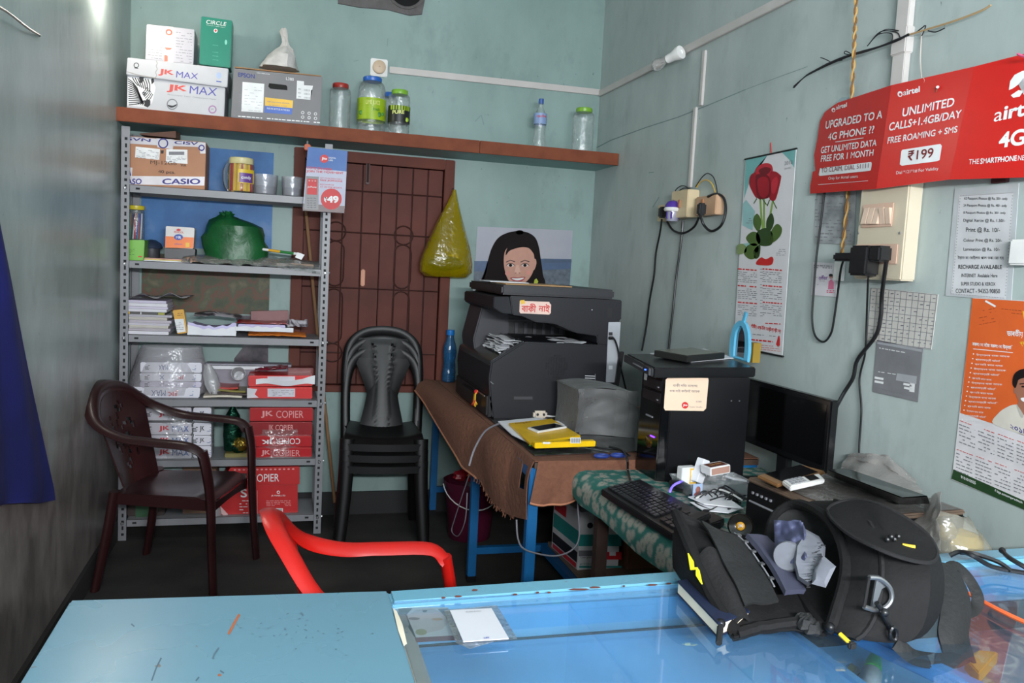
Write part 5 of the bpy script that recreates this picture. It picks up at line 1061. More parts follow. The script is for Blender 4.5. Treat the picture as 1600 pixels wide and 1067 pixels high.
m = MB(); m.prism([pY(x, y, CY0-.001) for x, y in ((965, 549), (973, 549), (964, 604), (958, 604))], (0, -.02, 0), CKD, .002); m.build('corner_post', cp)
st = MB(); f = Face(st, (1, CY0-.0005, 1), (0, -1, 0)); f.poly([(812, 470), (858, 471.5), (859, 474), (861, 476), (860.5, 489), (858, 491.5), (813, 489.5), (811.5, 487)], mat('sticker_cream', (222, 190, 178), .5), .001)
f.text('বাকী', (815, 473.5), (838, 474.5), (837, 488), (814.5, 487), REDINK, .016, .0018); f.text('নাই', (842, 474), (860, 475), (858, 488.5), (841, 487.5), REDINK, .016, .0018); f.poly([(812.5, 469), (819, 468.5), (820.5, 474), (814, 475.5)], YL, .0024); s_ = st.build('sticker', cp, label='cream sticker with red lettering')
m = MB(); lx = lz+.001
a, b = V(CX0+.05, CY0+.1, lx), V(CX1-.2, CY0+.4, lx); m.bx(a, b+V(0, 0, .004), mat('envelope_tan', (176, 136, 90), .6)); m.solo('tan_envelope', 'flat tan envelope lying on the copier lid', 'envelope')
m = MB(); m.bx((CX0+.02, CY0+.25, lx+.005), (CX0+.2, CY0+.46, lx+.008), PAPER); m.solo('white_sheet', 'white sheet lying on the copier lid below the child poster', 'paper')
# printed sheets in the output bay
m = MB(); pp = [pY(x, y, CY0+.06) for x, y in ((777, 527), (800, 516), (903, 520), (905, 526), (838, 532), (790, 534))]
for k in range(6):
    m.grid(lambda u, v: V(pp[0].x+.0+(pp[3].x-pp[0].x)*u+.004*k, CY0+.05+.27*v-.006*k, zc+.05+.022*u*.3+.006*k+.012*mnoise.noise(V(u*7+k, v*5, k*.7))+.02*max(0, .25-u)*(k-2)), 20, 8, PAPER, th=.0012)
m.solo('printed_sheets', 'ruffled pile of printed sheets in the copier output bay', 'papers')
# copier's power cord
t = thing('copier_cord', 'thin black cord hanging from the back corner of the copier', 'cord', pY(965, 560, CY0-.01)); m = MB(); m.tube(smooth([pY(x, y, CY0-.024+o) for x, y, o in ((953, 528, -.002), (960, 530, -.004), (966, 548, -.002), (970, 575, .01), (977, 604, .1), (984, 640, .2))], 6), .004, BLACKP, seg=8); m.build('cable', t); m = MB(); m.box(pY(955, 528, CY0-.02), (.022, .016, .014), BLACKP, bevel=.003); m.build('plug', t)
# tassel of red and yellow thread on the cassette
m = MB(); RT_, YT = mat('thread_red', (190, 30, 36), .8), mat('thread_yellow', (224, 176, 40), .8); a = pX(744, 612, CX0-.045)
for k in range(14):
    o = V(0, random.uniform(-.008, .008), 0); m.tube(smooth([a+o+V(.004, 0, .006), a+o*1.3+V(-.004, .0, -.01), a+o*2+V(-.006, random.uniform(-.01, .01), -.034), a+o*2.5+V(-.004+random.uniform(-.01, .01), random.uniform(-.02, .02), -.052-random.uniform(0, .012))], 4), .0026, YT if k % 3 else RT_, seg=5)
m.ball(a, .01, RT_); m.solo('thread_tassel', 'red and yellow thread tassel tied to the copier cassette handle', 'tassel')
# files and books by the front corner
def flat_poly(px, z0, th, m): b = MB(); b.prism([pZ(x, y, z0+th) for x, y in px], (0, 0, -th+.0003), m, .001); return b
b = flat_poly(((787, 661), (868, 651), (898, 662), (905, 676), (832, 696)), TT, .012, mat('file_black', (30, 30, 32), .4)); b.solo('black_folder', 'black folder lying at the bottom of the pile on the copier table', 'folder')
b = flat_poly(((778, 658), (838, 652), (886, 660), (866, 680), (826, 690), (800, 678)), TT+.0125, .006, PAPER); b.solo('white_papers', 'white papers sticking out under the yellow books on the copier table', 'papers')
b = flat_poly(((795, 661), (862, 654), (907, 680), (828, 692)), TT+.019, .009, mat('book_yellow', (222, 176, 24), .35)); g = MB(); bo = b.solo('yellow_book', 'large yellow book with the white phone lying on it', 'book')
f = Face(g, V(0, 0, TT+.028), (0, 0, 1)); f.line('Drawing Book', 805, 663.5, 830, 661, 3, mat('print_brown2', (140, 90, 20), .5), .01, .0008); g.build('cover_print', bo)
gb = thing('green_book', 'green bound book under the yellow pack with the barcode', 'book', pZ(880, 695, TT)); gz = TT+.019; q = [pZ(x, y, gz) for x, y in ((825, 686), (926, 684), (925, 694), (826, 698))]
m = MB(); m.prism([V(p.x, p.y, TT+.0127) for p in (pZ(826, 697, TT+.013), pZ(924, 697, TT+.013), pZ(926, 690, TT+.013), pZ(832, 690, TT+.013))], (0, 0, .0063), mat('book_green', (44, 140, 56), .35), .001); m.build('cover', gb)
m = MB(); yz0 = TT+.0285; q = [pZ(x, y, yz0+.02) for x, y in ((834, 680), (930, 676), (931, 689), (836, 692))]; m.prism([q[3], q[2], q[2]+V(.0, .03, 0), q[3]+V(0, .03, 0)], (0, 0, -.0195), mat('pack_yellow', (232, 188, 20), .3), .002); yp = m.solo('yellow_pack', 'small bright yellow pack with a barcode in front of the large yellow book', 'packet')
g = MB(); n2 = (q[2]-q[3]).cross(V(0, 0, 1)).normalized(); f = Face(g, q[3], n2); f.rect(891, 683.5, 907, 692.5, WHITE)
for k in range(9): f.rect(892+1.6*k, 684.5, 892.8+1.6*k, 691.5, INK, .0012)
f.rect(848, 690.5, 860, 693.5, WHITE); g.build('pack_print', yp)
ph = thing('smartphone', 'white smartphone with a dark screen lying on the large yellow book', 'phone', pZ(855, 668, TT+.0285)); pz = TT+.0285; q = [pZ(x, y, pz+.008) for x, y in ((824, 667.5), (868, 660.5), (886, 666), (840, 674))]
m = MB(); m.prism(q, (0, 0, -.0078), WHITEP, .002); m.build('case', ph); cn = sum(q, V(0, 0, 0))/4; m = MB(); ax = (q[1]-q[0]); m.prism([cn+(p-cn)*.84+V(0, 0, .0004) for p in q], (0, 0, .0004), mat('phone_glass', (10, 10, 12), .08)); m.build('screen', ph)
# white two-pin socket block
tb2 = thing('extension_socket', 'small white socket block with dark holes lying against the copier base', 'socket', pZ(843, 655, TT)); a = pZ(843, 654, TT); m = MB(); m.box(a+V(0, 0, .018), (.062, .03, .034), CREAM, bevel=.008); o = m.build('block', tb2)
for k in (-1, 1): m = MB(); m.tube([a+V(.014*k, -.0156, .02), a+V(.014*k, -.013, .02)], .006, INK, seg=10); m.build('socket_hole', o)
m = MB(); m.tube(smooth([a+V(.03, 0, .012), a+V(.1, -.01, .008), a+V(.16, .03, .006), a+V(.22, .0, .006)], 6), .0035, WHITEP, seg=6); m.build('cable', tb2)
# clear plastic box sheet behind the computer
m = MB(); a, b = pY(897, 606, 3.0), pY(985, 606, 3.0)
t = thing('clear_cover', 'cloudy clear plastic cover standing between the copier and the computer tower', 'cover', ((a.x+b.x)/2, 3.0, TT)); GF_ = film('cover_plastic', (128, 128, 128), .5, 0, .5, crinkle=.3, scale=14)
m.grid(lambda u, v: V(a.x+(b.x-a.x)*u+.008*sin(v*3), 2.96+.03*sin(u*5)+.02*mnoise.noise(V(u*3, v*4, 3)), TT+.001+(a.z-TT)*v), 20, 14, GF_, th=.0012)
m.grid(lambda u, v: V(a.x+(b.x-a.x)*u, 2.97+.25*v, a.z-.004+.01*sin(u*4)), 12, 8, GF_, th=.0012); m.grid(lambda u, v: V(a.x+.002+.006*sin(v*3), 2.965+.25*u, TT+.001+(a.z-TT)*v), 8, 12, GF_, th=.0012); m.build('plastic', t)
# blue scissors handles / keys at the table's front edge
t = thing('scissors', 'blue handled scissors lying at the front edge of the copier table', 'scissors', pZ(955, 709, TT)); m = MB(); BH = mat('handle_blue', (40, 60, 130), .35)
for x, y in ((940, 712), (966, 711)):
    c = pZ(x, y, TT+.007); m.tube([c+V(.024*cos(2*pi*k/14), .014*sin(2*pi*k/14), 0) for k in range(14)], .006, BH, seg=6, loop=True)
m.build('handles', t); m = MB(); m.tube([pZ(952, 706, TT+.006), pZ(915, 700, TT+.006)], .005, STEEL, seg=6, flat=(1, .3)); m.build('blades', t)
m = MB(); m.tube(smooth([pZ(x, y, TT+.005) for x, y in ((912, 689), (925, 697), (950, 701), (970, 703), (984, 712))], 6), .004, BLACKP, seg=6); m.solo('black_cable', 'black cable lying along the front edge of the copier table', 'cable')
# grey braided wire falling off the table's left edge and below it
t = [pZ(788, 659, TT+.014), pX(760, 672, TX0-.06), pX(742, 700, TX0-.125), pX(733, 728, TX0-.15)]
m = MB(); m.tube(smooth(t, 6), .0038, mat('wire_grey', (122, 120, 128), .6), seg=6); m.tube(smooth([pX(x, y, TX0-.07) for x, y in ((733, 742), (722, 775), (710, 812), (706, 830), (716, 837), (727, 812), (730, 770))], 6), .0024, MATS['wire_grey'], seg=6); m.solo('grey_wire', 'thin grey wire trailing over the brown cloth and looping down by the bucket', 'wire')
m = MB(); m.tube(smooth([pY(x, y, 2.585) for x, y in ((807, 812), (809, 840), (818, 857), (845, 866), (872, 868), (895, 858), (905, 838), (903, 795), (902, 770))], 6), .003, MATS['wire_grey'], seg=6); m.solo('grey_wire', 'grey wire sagging from the front table leg across to the low board', 'wire')
# bucket under the table
bk_ = pZ(714, 822, 0); t = thing('bucket', 'dark maroon plastic bucket full of red wrappers under the copier table', 'bucket', (.965, 4.05, 0)); cx, cy = .965, 4.05; BU = mat('bucket_maroon', (78, 20, 44), .35); bh = .30
m = MB(); m.lathe([(.105, 0), (.108, .004), (.135, bh-.02), (.145, bh-.018), (.145, bh), (.138, bh), (.128, bh-.03), (.1, .01), (.001, .01)], BU, (cx, cy, 0), seg=28, cap=False); m.build('bucket_body', t)
m = MB(); m.tube([(cx+.147*cos(a), cy+.147*sin(a), bh-.02-.10*sin((a+pi)/pi*pi)) for a in [-pi+pi*k/16 for k in range(17)]], .003, WHITEP, seg=6); m.build('handle', t)
for k in range(7):
    m = MB(); a = k*2.4; rr = .03+.009*k; c = V(cx+rr*cos(a), cy+rr*sin(a), bh+.005+.02*(k % 3)); m.ball(c, .035, mat('rubbish_%d' % (k % 3), [(176, 30, 34), (150, 24, 40), (200, 90, 40)][k % 3], .35), seg=8, rn=6, amp=.6, fr=40, sz=(1.2, 1, .6)); m.solo('crumpled_wrapper', 'crumpled red wrapper in the maroon bucket', 'wrapper', 'wrappers in the maroon bucket')
# printer carton on the low board
t, body, g, f = None, None, None, None
t = thing('printer_box', 'white teal and red printer carton standing on the low board under the table', 'box', pZ(905, 890, .176)); bz = .176
A = pZ(902, 891, bz); Bq = pZ(971, 892, bz); Lq = pZ(877, 850, bz); Bq = V(Bq.x, A.y+(Bq.x-A.x)*.02, bz); Lq = V(A.x-.02, A.y+.28, bz); hgt = pY(905, 800, A.y).z-bz
m = MB(); dv = Lq-A; up_ = V(0, 0, hgt); m.hexa([A, Bq, Bq+up_, A+up_, A+dv, Bq+dv, Bq+up_+dv, A+up_+dv], mat('box_print_white', (206, 206, 206), .4), .002); body = m.build('carton', t); g = MB(); n = (Bq-A).cross(V(0, 0, 1)).normalized(); f = Face(g, A, n); TE = mat('box_teal', (40, 140, 134), .4); RD = mat('box_red', (206, 40, 50), .4)
f.rect(904, 835, 971, 853, TE); f.rect(904, 860, 932, 869, GREYINK); f.rect(938, 862, 971, 874, RD); f.line('Laser print', 907, 872.5, 924, 872.5, 3, INK, .02, .0014); f.line('printer', 906, 883, 924, 883, 4, TE, 0); f.rect(905, 884, 924, 887, TE); f.rect(938, 884, 971, 887, TE); f.disc(922, 821, 4.6, 4.6, INK); f.rect(952, 862, 962, 868, WHITE, .0012)
n2 = dv.cross(V(0, 0, 1)).normalized(); n2 = n2 if n2.x < 0 else -n2; f2 = Face(g, A, n2)
def side(u0, v0, u1, v1, mm, lf=.0008): 
    q = [A+dv*u+up_*v+n2*lf for u, v in ((u0, v0), (u1, v0), (u1, v1), (u0, v1))]; g.add(q, [(0, 1, 2, 3)], mm)
side(.03, .4, .97, .66, TE); side(.03, .12, .97, .3, INK); side(.5, .72, .95, .92, RD); side(.05, .02, .95, .1, RD); g.build('printed_graphics', body)
m = MB(); a = pZ(1000, 890, bz); m.bx((Bq.x+.03, A.y-.02, bz), (Bq.x+.26, A.y+.2, bz+.16), mat('cardboard_low', (120, 80, 54), .8), bevel=.003); cb = m.solo('cardboard_box', 'brown cardboard box beside the printer carton on the low board', 'box')
# ================================================================== computer desk
DZ = .72
dk = thing('computer_desk', 'low desk under a green flowered cloth along the right wall, holding the computer', 'desk', (1.37, 1.98, 0))
DX0, DX1, DY0, DY1 = 1.02, 1.695, 1.34, 2.585
m = MB(); m.bx((DX0, DY0, DZ-.025), (DX1, DY1, DZ-.004), mat('desk_board', (80, 60, 48), .6)); m.build('desktop', dk)
for x in (DX0+.01, DX1-.05):
    for y in (DY0+.02, DY1-.1): m = MB(); m.bx((x, y, 0), (x+.04, y+.04, DZ-.025), mat('desk_leg_brown', (66, 48, 42), .6), bevel=.003); m.build('leg', dk)
# flowered cloth
def flower_mat():
    m = bpy.data.materials.new('flowered_cloth'); m.use_nodes = True; N = m.node_tree.nodes; L = m.node_tree.links; b = N['Principled BSDF']; b.inputs['Roughness'].default_value = .8
    tc = N.new('ShaderNodeTexCoord'); v = N.new('ShaderNodeTexVoronoi'); v.inputs['Scale'].default_value = 26; v.inputs['Randomness'].default_value = .7
    n = N.new('ShaderNodeTexNoise'); n.inputs['Scale'].default_value = 70; n.inputs['Detail'].default_value = 2
    mx = N.new('ShaderNodeVectorMath'); mx.operation = 'MULTIPLY_ADD'; mx.inputs[1].default_value = (.022, .022, .022); L.new(n.outputs['Color'], mx.inputs[0]); L.new(tc.outputs['Object'], mx.inputs[2]); L.new(mx.outputs[0], v.inputs['Vector'])
    r = N.new('ShaderNodeValToRGB'); L.new(v.outputs['Distance'], r.inputs['Fac']); e = r.color_ramp.elements
    e[0].position, e[0].color = .40, lin((138, 138, 128)); e[1].position, e[1].color = .58, lin((30, 96, 88)); q = e.new(.5); q.color = lin((92, 116, 108)); q = e.new(.12); q.color = lin((90, 112, 104)); q = e.new(.2); q.color = lin((146, 144, 134))
    L.new(r.outputs['Color'], b.inputs['Base Color']); return m
FLW = flower_mat()
cl = thing('tablecloth', 'green cloth with pale flowers draped over the computer desk', 'tablecloth', (1.2, 2, DZ-.3))
m = MB(); m.grid(lambda u, v: V(DX0-.002+(DX1-DX0)*u, DY0+(DY1-DY0)*v, DZ-.002+.002*mnoise.noise(V(u*9, v*14, 0))), 10, 18, FLW, th=.0025); m.build('top_sheet', cl)
hem = [pX(x, y, DX0-.05) for x, y in ((886, 762), (905, 789), (940, 812), (968, 838), (992, 862), (1016, 880), (1050, 902), (1090, 925))]
hem.append(V(hem[-1].x, DY0, hem[-1].z-.02))
def dflap(u, v):
    i = u*(len(hem)-1); a = int(min(i, len(hem)-2)); q = hem[a].lerp(hem[a+1], i-a); t = V(DX0-.004, min(DY1, q.y+.0), DZ+.001)
    return t.lerp(q, v)+V(-.018*sin(pi*v), 0, .014*sin(pi*v))
m = MB(); m.grid(dflap, 44, 12, FLW, th=.0025); m.build('hanging_side', cl)
m = MB(); fq = [hem[0], V(DX0+.14, DY1+.004, DZ-.03), V(DX0+.16, DY1, DZ+.001), V(DX0-.004, DY1, DZ+.001)]; m.grid(lambda u, v: fq[0].lerp(fq[1], u).lerp(fq[3].lerp(fq[2], u), v), 8, 4, FLW, th=.002); m.build('hanging_end', cl)
DT = DZ+.003
# ------------------------------------------------------------------ tower, flat player on it
TW = mat('tower_black', (17, 17, 20), .3, var=.1); TG = mat('tower_gloss', (10, 10, 12), .12)
tx, ty0, ty1, tx1 = 1.198, 2.415, 2.578, 1.515
zt = pY(1022, 588, ty0).z
pc = thing('computer_tower', 'black computer tower with a cream card stuck on its side, standing on the flowered cloth', 'computer', ((tx+tx1)/2, (ty0+ty1)/2, DT))
m = MB(); m.bx((tx+.028, ty0, DT), (tx1, ty1, zt), TW, bevel=.003); m.build('case', pc)
m = MB(); m.prism([V(tx+.03, ty0-.0, DT), V(tx+.03, ty0, zt), V(tx+.004, ty0+.014, zt), V(tx, ty0+.014, DT)], (0, ty1-ty0-.002, 0), TG, .003); bz = m.build('front_bezel', pc)
def onf(v, u): return V(tx-.0005-.002*0+.004*v, ty1-.01-(ty1-ty0-.03)*u, DT+(zt-DT)*v)
for v, h in ((.9, .034), (.78, .034)):
    m = MB(); c = onf(v, .5); m.box(c, (.006, .135, h), TW, bevel=.002); dr = m.build('drive_bay', bz); m = MB(); m.box(c+V(-.004, -.05, -.006), (.004, .01, .004), GREYINK); m.build('eject_button', dr)
m = MB(); m.box(onf(.95, .1)+V(-.003, 0, 0), (.002, .02, .028), PAPER); m.build('sticker', bz)
m = MB()
for k in range(4): m.box(onf(.58, .3+.1*k), (.005, .011, .005), GREYINK)
m.build('front_ports', bz)
m = MB(); m.box(onf(.40, .72)+V(-.001, 0, 0), (.004, .03, .004), mat('led_violet', (120, 60, 255), .3, emit=((110, 50, 255), 4))); m.build('power_light', bz)
m = MB(); c = onf(.33, .5); m.ball(c+V(.012, 0, 0), .055, mat('bezel_amber', (66, 42, 16), .1), sz=(.25, 1, .8)); m.build('front_dome', bz)
m = MB(); f = Face(m, (1, ty0, 1), (0, -1, 0)); f.poly([(1043, 590), (1106, 590.5), (1107, 594), (1103, 638), (1099, 642), (1039, 641), (1037, 637), (1040, 593)], mat('card_cream', (232, 202, 176), .5, var=.04), .001)
for x0, y0, x1, s in ((1051, 604, 1090, 'বাকী দিবা নালাগে'), (1046, 612.5, 1093, 'ধাৰ নাই কাইলৈ আহক')): f.line(s, x0, y0, x1, y0+1, 5, GREYINK, .01, .0018)
f.disc(1070, 633, 5.2, 5.2, REDINK, .0018); f.line('Jio', 1066.5, 635, 1073.5, 635, 3.8, WHITE, .03, .0026); f.line('Super Studio', 1077, 637, 1097, 637.4, 2.6, GREYINK, 0, .0018); f.line('দোকান', 1087, 629, 1096, 629, 3, GREYINK, 0, .0018); m.build('card_sticker', pc, label='cream card with a red round logo')
m = MB(); m.box((tx+.25, ty0-.0008, DT+.27), (.004, .002, .004), STEEL); m.box((tx+.28, ty0-.0008, DT+.27), (.004, .002, .004), STEEL); m.build('screw', pc)
zp = zt+.001
sc = thing('disc_player', 'wide flat black disc player with a small blue light lying on the computer tower', 'player', (1.4, 2.62, zp))
A, B, Cc = pZ(1022, 574, zp+.034), pZ(978, 552, zp+.034), pZ(1187, 574, zp+.034)
B = A+(B-A).normalized()*.40; Cc = A+(Cc-A).normalized()*.40; Dd = B+(Cc-A)
m = MB(); dn = V(0, 0, -.0335); m.hexa([A+dn, Cc+dn, Dd+dn, B+dn, A, Cc, Dd, B], TW, .004); m.build('player_body', sc)
nf = (B-A).cross(V(0, 0, 1)).normalized(); nf = nf if nf.x < 0 else -nf
m = MB(); m.hexa([p+nf*.001 for p in (A+dn*.9, B+dn*.9, B+dn*.1, A+dn*.1)]+[p+nf*.008 for p in (A+dn*.9, B+dn*.9, B+dn*.1, A+dn*.1)], TG, .002); pf = m.build('front_panel', sc)
m = MB(); m.box(A.lerp(B, .18)+dn*.5+nf*.009, (.004, .008, .004), mat('led_blue', (60, 90, 255), .3, emit=((50, 90, 255), 6))); m.build('power_light', pf)
for k in range(6): m = MB(); m.box(A.lerp(B, .3+.06*k)+dn*.5+nf*.008, (.004, .012, .004), GREYINK); m.build('button', pf)
m = MB(); m.box(A.lerp(B, .04)+dn*.5+nf*.008, (.004, .012, .022), GREYINK); m.build('usb_port', pf)
zq = zp+.0355
m = MB()
q = [pZ(x, y, zq) for x, y in ((1016, 553), (1080, 566), (1148, 560), (1100, 546))]; m.prism(q, (0, 0, .003), PAPER); m.solo('white_papers', 'white papers under the dark framed picture on the disc player', 'papers')
zq += .0035; fr = thing('framed_picture', 'dark edged framed picture lying flat on top of the disc player', 'frame', pZ(1075, 556, zq)); q = [pZ(x, y, zq+.022) for x, y in ((1022, 547), (1073, 556), (1133, 551), (1080, 543))]
m = MB(); m.prism(q, (0, 0, -.0217), mat('frame_dark', (34, 34, 32), .4), .002); m.build('frame', fr); c = sum(q, V(0, 0, 0))/4; m = MB(); m.prism([c+(p-c)*.93+V(0, 0, .0003) for p in q], (0, 0, .0005), mat('frame_face', (104, 104, 92), .25, scale=20)); m.build('picture', fr)
# small arched blue mirror standing on the player
mr = thing('arched_mirror', 'small arched mirror in a light blue plastic frame standing on the disc player', 'mirror', pX(1160, 562, 1.60)); BLF = mat('mirror_blue', (92, 172, 206), .35); mx = 1.60
def arch(s, w): return [pX(x, y, mx) for x, y in s]
outl = arch(((1144, 556), (1144, 545), (1146, 525), (1151, 509), (1160, 501), (1168, 505), (1173, 520), (1174, 545), (1172, 564)), 0)
inn = arch(((1150, 557), (1151, 540), (1153, 522), (1157, 512), (1161, 509), (1165, 513), (1168, 526), (1168, 545), (1166, 562)), 0)
outl = smooth(outl, 3); inn = smooth(inn, 3); n = len(outl); m = MB(); th = V(-.012, 0, 0)
vs = outl+inn+[p+th for p in outl]+[p+th for p in inn]; fs = []
for i in range(n-1): fs += [(i, i+1, n+i+1, n+i), (2*n+i, 3*n+i, 3*n+i+1, 2*n+i+1), (i, 2*n+i, 2*n+i+1, i+1), (n+i, n+i+1, 3*n+i+1, 3*n+i)]
fs += [(0, n, 3*n, 2*n), (n-1, 3*n-1, 4*n-1, 2*n-1)]; m.add(vs, fs, BLF); b0, b1 = pX(1144, 556, mx), pX(1172, 564, mx); m.tube([b0+V(-.006, 0, 0), b1+V(-.006, 0, 0)], .006, BLF, seg=6); a = pX(1162, 503, mx-.006); e = pX(1166, 488, mx-.006); m.tube([a, e], [.012, .010], BLF, seg=8, flat=(1, .5)); m.build('frame', mr)
m = MB(); m.prism([p+V(-.003, 0, 0) for p in inn], (-.001, 0, 0), mat('mirror_glass', (150, 152, 156), .05, 1, var=.02)); m.build('mirror_glass', mr)
m = MB(); a = pX(1176, 563, 1.64); m.bx((1.63, a.y-.015, zt+.03), (1.66, a.y+.02, pX(1177, 535, 1.64).z), mat('box_mustard', (150, 122, 40), .5)); m.solo('mustard_pack', 'small mustard coloured pack standing behind the arched mirror', 'packet')
# ------------------------------------------------------------------ monitor
mo = thing('monitor', 'black flat monitor with a dark screen standing sideways near the right wall', 'monitor', (1.56, 2.34, DT)); X0 = 1.585
tr = pX(1299, 626, X0); br = pX(1290, 741, X0); yl = 2.57
def mq(y, z): return V(X0, y, z)
ztm, zbm, yr = tr.z, br.z, tr.y
m = MB(); m.bx((X0, yr, zbm), (X0+.03, yl, ztm), mat('monitor_black', (14, 14, 16), .25), bevel=.005); mb_ = m.build('housing', mo)
m = MB(); m.bx((X0-.0012, yr+.018, zbm+.022), (X0-.0002, yl-.016, ztm-.016), mat('screen_black', (7, 7, 8), .12)); m.build('screen', mo)
m = MB(); m.bx((X0+.012, (yr+yl)/2-.03, DT+.01), (X0+.035, (yr+yl)/2+.03, zbm+.08), BLACKP, bevel=.004); m.build('stand_neck', mo); m = MB(); m.bx((X0-.09, (yr+yl)/2-.1, DT), (X0+.09, (yr+yl)/2+.1, DT+.012), BLACKP, bevel=.005); m.build('stand_base', mo)
# ------------------------------------------------------------------ keyboard
KP = [pZ(x, y, DT+.02) for x, y in ((939, 764), (1050, 834), (1128, 816), (1000, 748))]
kb = thing('keyboard', 'black keyboard lying on the flowered cloth in front of the computer tower', 'keyboard', sum(KP, V(0, 0, 0))/4)
m = MB(); m.prism(KP, (0, 0, -.0195), mat('keyboard_black', (16, 16, 18), .4), .003); kbase = m.build('keyboard_base', kb)
ex, ey = KP[1]-KP[0], KP[3]-KP[0]; key = mat('key_black', (26, 26, 29), .35)
def keyat(u0, u1, v0, v1):
    q = [KP[0]+ex*u+ey*v for u, v in ((u0, v0), (u1, v0), (u1, v1), (u0, v1))]; m = MB(); m.hexa([p+V(0, 0, .0002) for p in q]+[p+V(0, 0, .006) for p in q], key, .001); m.build('key', kb)
for r in range(5):
    n = 15
    for k in range(n):
        u0 = .03+.70*k/n; v0 = .12+.135*r
        if r == 0 and 4 <= k <= 9:
            if k == 4: keyat(u0, .03+.70*10/n-.006, v0, v0+.12)
            continue
        keyat(u0, u0+.70/n-.006, v0, v0+.12)
for r in range(5):
    for k in range(3): keyat(.78+.06*k, .78+.06*k+.05, .12+.135*r, .12+.135*r+.12)
m = MB(); rr = random.Random(2)
for r in range(5):
    for k in range(15):
        p = KP[0]+ex*(.045+.70*k/15)+ey*(.19+.135*r)+V(0, 0, .0064); m.add([p+ex*.004*a+ey*.02*b for a, b in ((0, 0), (1.6, 0), (1.6, 1.5), (0, 1.5))], [(0, 1, 2, 3)], GREYINK)
m.build('key_letters', kb)
m = MB(); m.tube(smooth([pZ(985, 752, DT+.01), pZ(981, 735, DT+.01), pZ(980, 718, TT+.02), pZ(972, 704, TT+.012), pZ(952, 698, TT+.012)], 6), .004, BLACKP, seg=6); m.solo('keyboard_cable', 'black cable curling from the keyboard up to the copier table', 'cable')
# ------------------------------------------------------------------ clear tray with small boxes
ty = thing('clear_tray', 'clear plastic tray of small packs beside the computer tower', 'tray', pZ(1115, 765, DT)); TP_ = film('tray_plastic', (190, 195, 200), .18, .12, .1, crinkle=.2)
c = pZ(1112, 772, DT); r0 = (pZ(1062, 770, DT)-c).length*.9
m = MB()
def trq(z, k): return [c+V(a*.115*k, b*.07*k, z) for a, b in ((-1, -1), (1, -1), (1, 1), (-1, 1))]
m.rings([trq(.001, .8), trq(.05, 1.0), trq(.05, .97), trq(.004, .78)], TP_, cap=True); m.build('tray_body', ty)
def pack(name, label, px, py, size, rz, tilt, mt, dec=None, cat='packet', zz=.03, lift=0):
    p = pZ(px, py, DT+zz+lift); M = Matrix.Translation(p) @ Matrix.Rotation(rz, 4, 'Z') @ Matrix.Rotation(tilt, 4, 'Y'); t = thing(name, label, cat, p); m = MB(); m.box((0, 0, 0), size, mt, M, .002); b = m.build('box', t)
    if dec: g = MB(); dec(g, M, size); g.build('printed_panel', b)
    return t
def mdec(g, M, s): g.box((0, 0, s[2]/2+.0002), (s[0]*.86, s[1]*.7, .0006), mat('match_brown', (88, 38, 30), .5), M); g.box((0, -s[1]/2-.0002, 0), (s[0]*.9, .0006, s[2]*.75), mat('match_strip', (170, 130, 116), .7), M); g.tq('SHIP', [M @ V(a*s[0]*.3, b*s[1]*.12, s[2]/2+.0012) for a, b in ((-1, -1), (1, -1), (1, 1), (-1, 1))], mat('match_gold', (200, 150, 90), .5))
pack('matchbox', 'white and brown matchbox lying on top of the packs in the clear tray', 1118, 732, (.075, .05, .026), .15, -.1, WHITE, mdec, 'matchbox', .09)
def ydec(g, M, s): g.box((s[0]*.25, -s[1]/2-.0002, 0), (s[0]*.45, .0006, s[2]*.9), YL, M); g.box((s[0]*.25, -s[1]/2-.0006, 0), (s[0]*.3, .0006, s[2]*.7), WHITE, M)
pack('medicine_pack', 'white and yellow pack standing at the left in the clear tray', 1073, 742, (.055, .03, .055), .1, 0, WHITE, ydec, zz=.05)
pack('paper_fold', 'folded white paper standing between the packs in the clear tray', 1094, 735, (.03, .03, .075), .3, .35, PAPER, None, 'paper', .07)
pack('photo_card', 'small passport photo card in the front of the clear tray', 1090, 766, (.034, .002, .04), .1, 0, mat('photo_blue', (160, 180, 210), .3), lambda g, M, s: (g.ball((0, -.002, .002), .009, mat('photo_skin', (140, 90, 80), .4), M, sz=(1, .2, 1.2)), g.ball((0, -.0018, -.012), .013, mat('photo_red', (120, 60, 60), .4), M, sz=(1, .15, .6))), 'photo', .035)
pack('crumpled_paper', 'crumpled white paper at the right edge of the clear tray', 1150, 748, (.06, .04, .006), .2, .2, PAPER, None, 'paper', .055)
m = MB(); rr = random.Random(11)
for k in range(7):
    a = pZ(1085+8*k, 778+rr.uniform(-6, 6), DT+.03); m.tube(smooth([a, a+V(.03, rr.uniform(-.03, .03), .018), a+V(.06, rr.uniform(-.03, .03), .004), a+V(.04, -.03, .01)], 5), .0022, INK, seg=5)
m.solo('tangled_wires', 'tangle of thin black wires in the clear tray', 'wires')
m = MB(); q = [pZ(x, y, DT+.04) for x, y in ((1047, 768), (1050, 761), (1056, 756), (1063, 753))]; m.tube(smooth(q, 5), .0035, mat('glow_violet', (130, 110, 255), .3, emit=((110, 90, 255), 1.5)), seg=6); m.solo('mouse_light', 'curved violet light of the mouse behind the clear tray', 'light')
m = MB(); p = pZ(1062, 768, DT); m.ball(p+V(0, .01, .018), .03, BLACKP, sz=(.9, 1.5, .6)); m.solo('mouse', 'black computer mouse half hidden left of the clear tray', 'mouse')
m = MB(); q = [pZ(x, y, DT+.02) for x, y in ((1075, 777), (1125, 770), (1161, 795), (1100, 788))]; m.prism(q, (0, 0, .002), PAPER); m.solo('paper_slip', 'long white paper slip lying over the cables in front of the clear tray', 'paper')
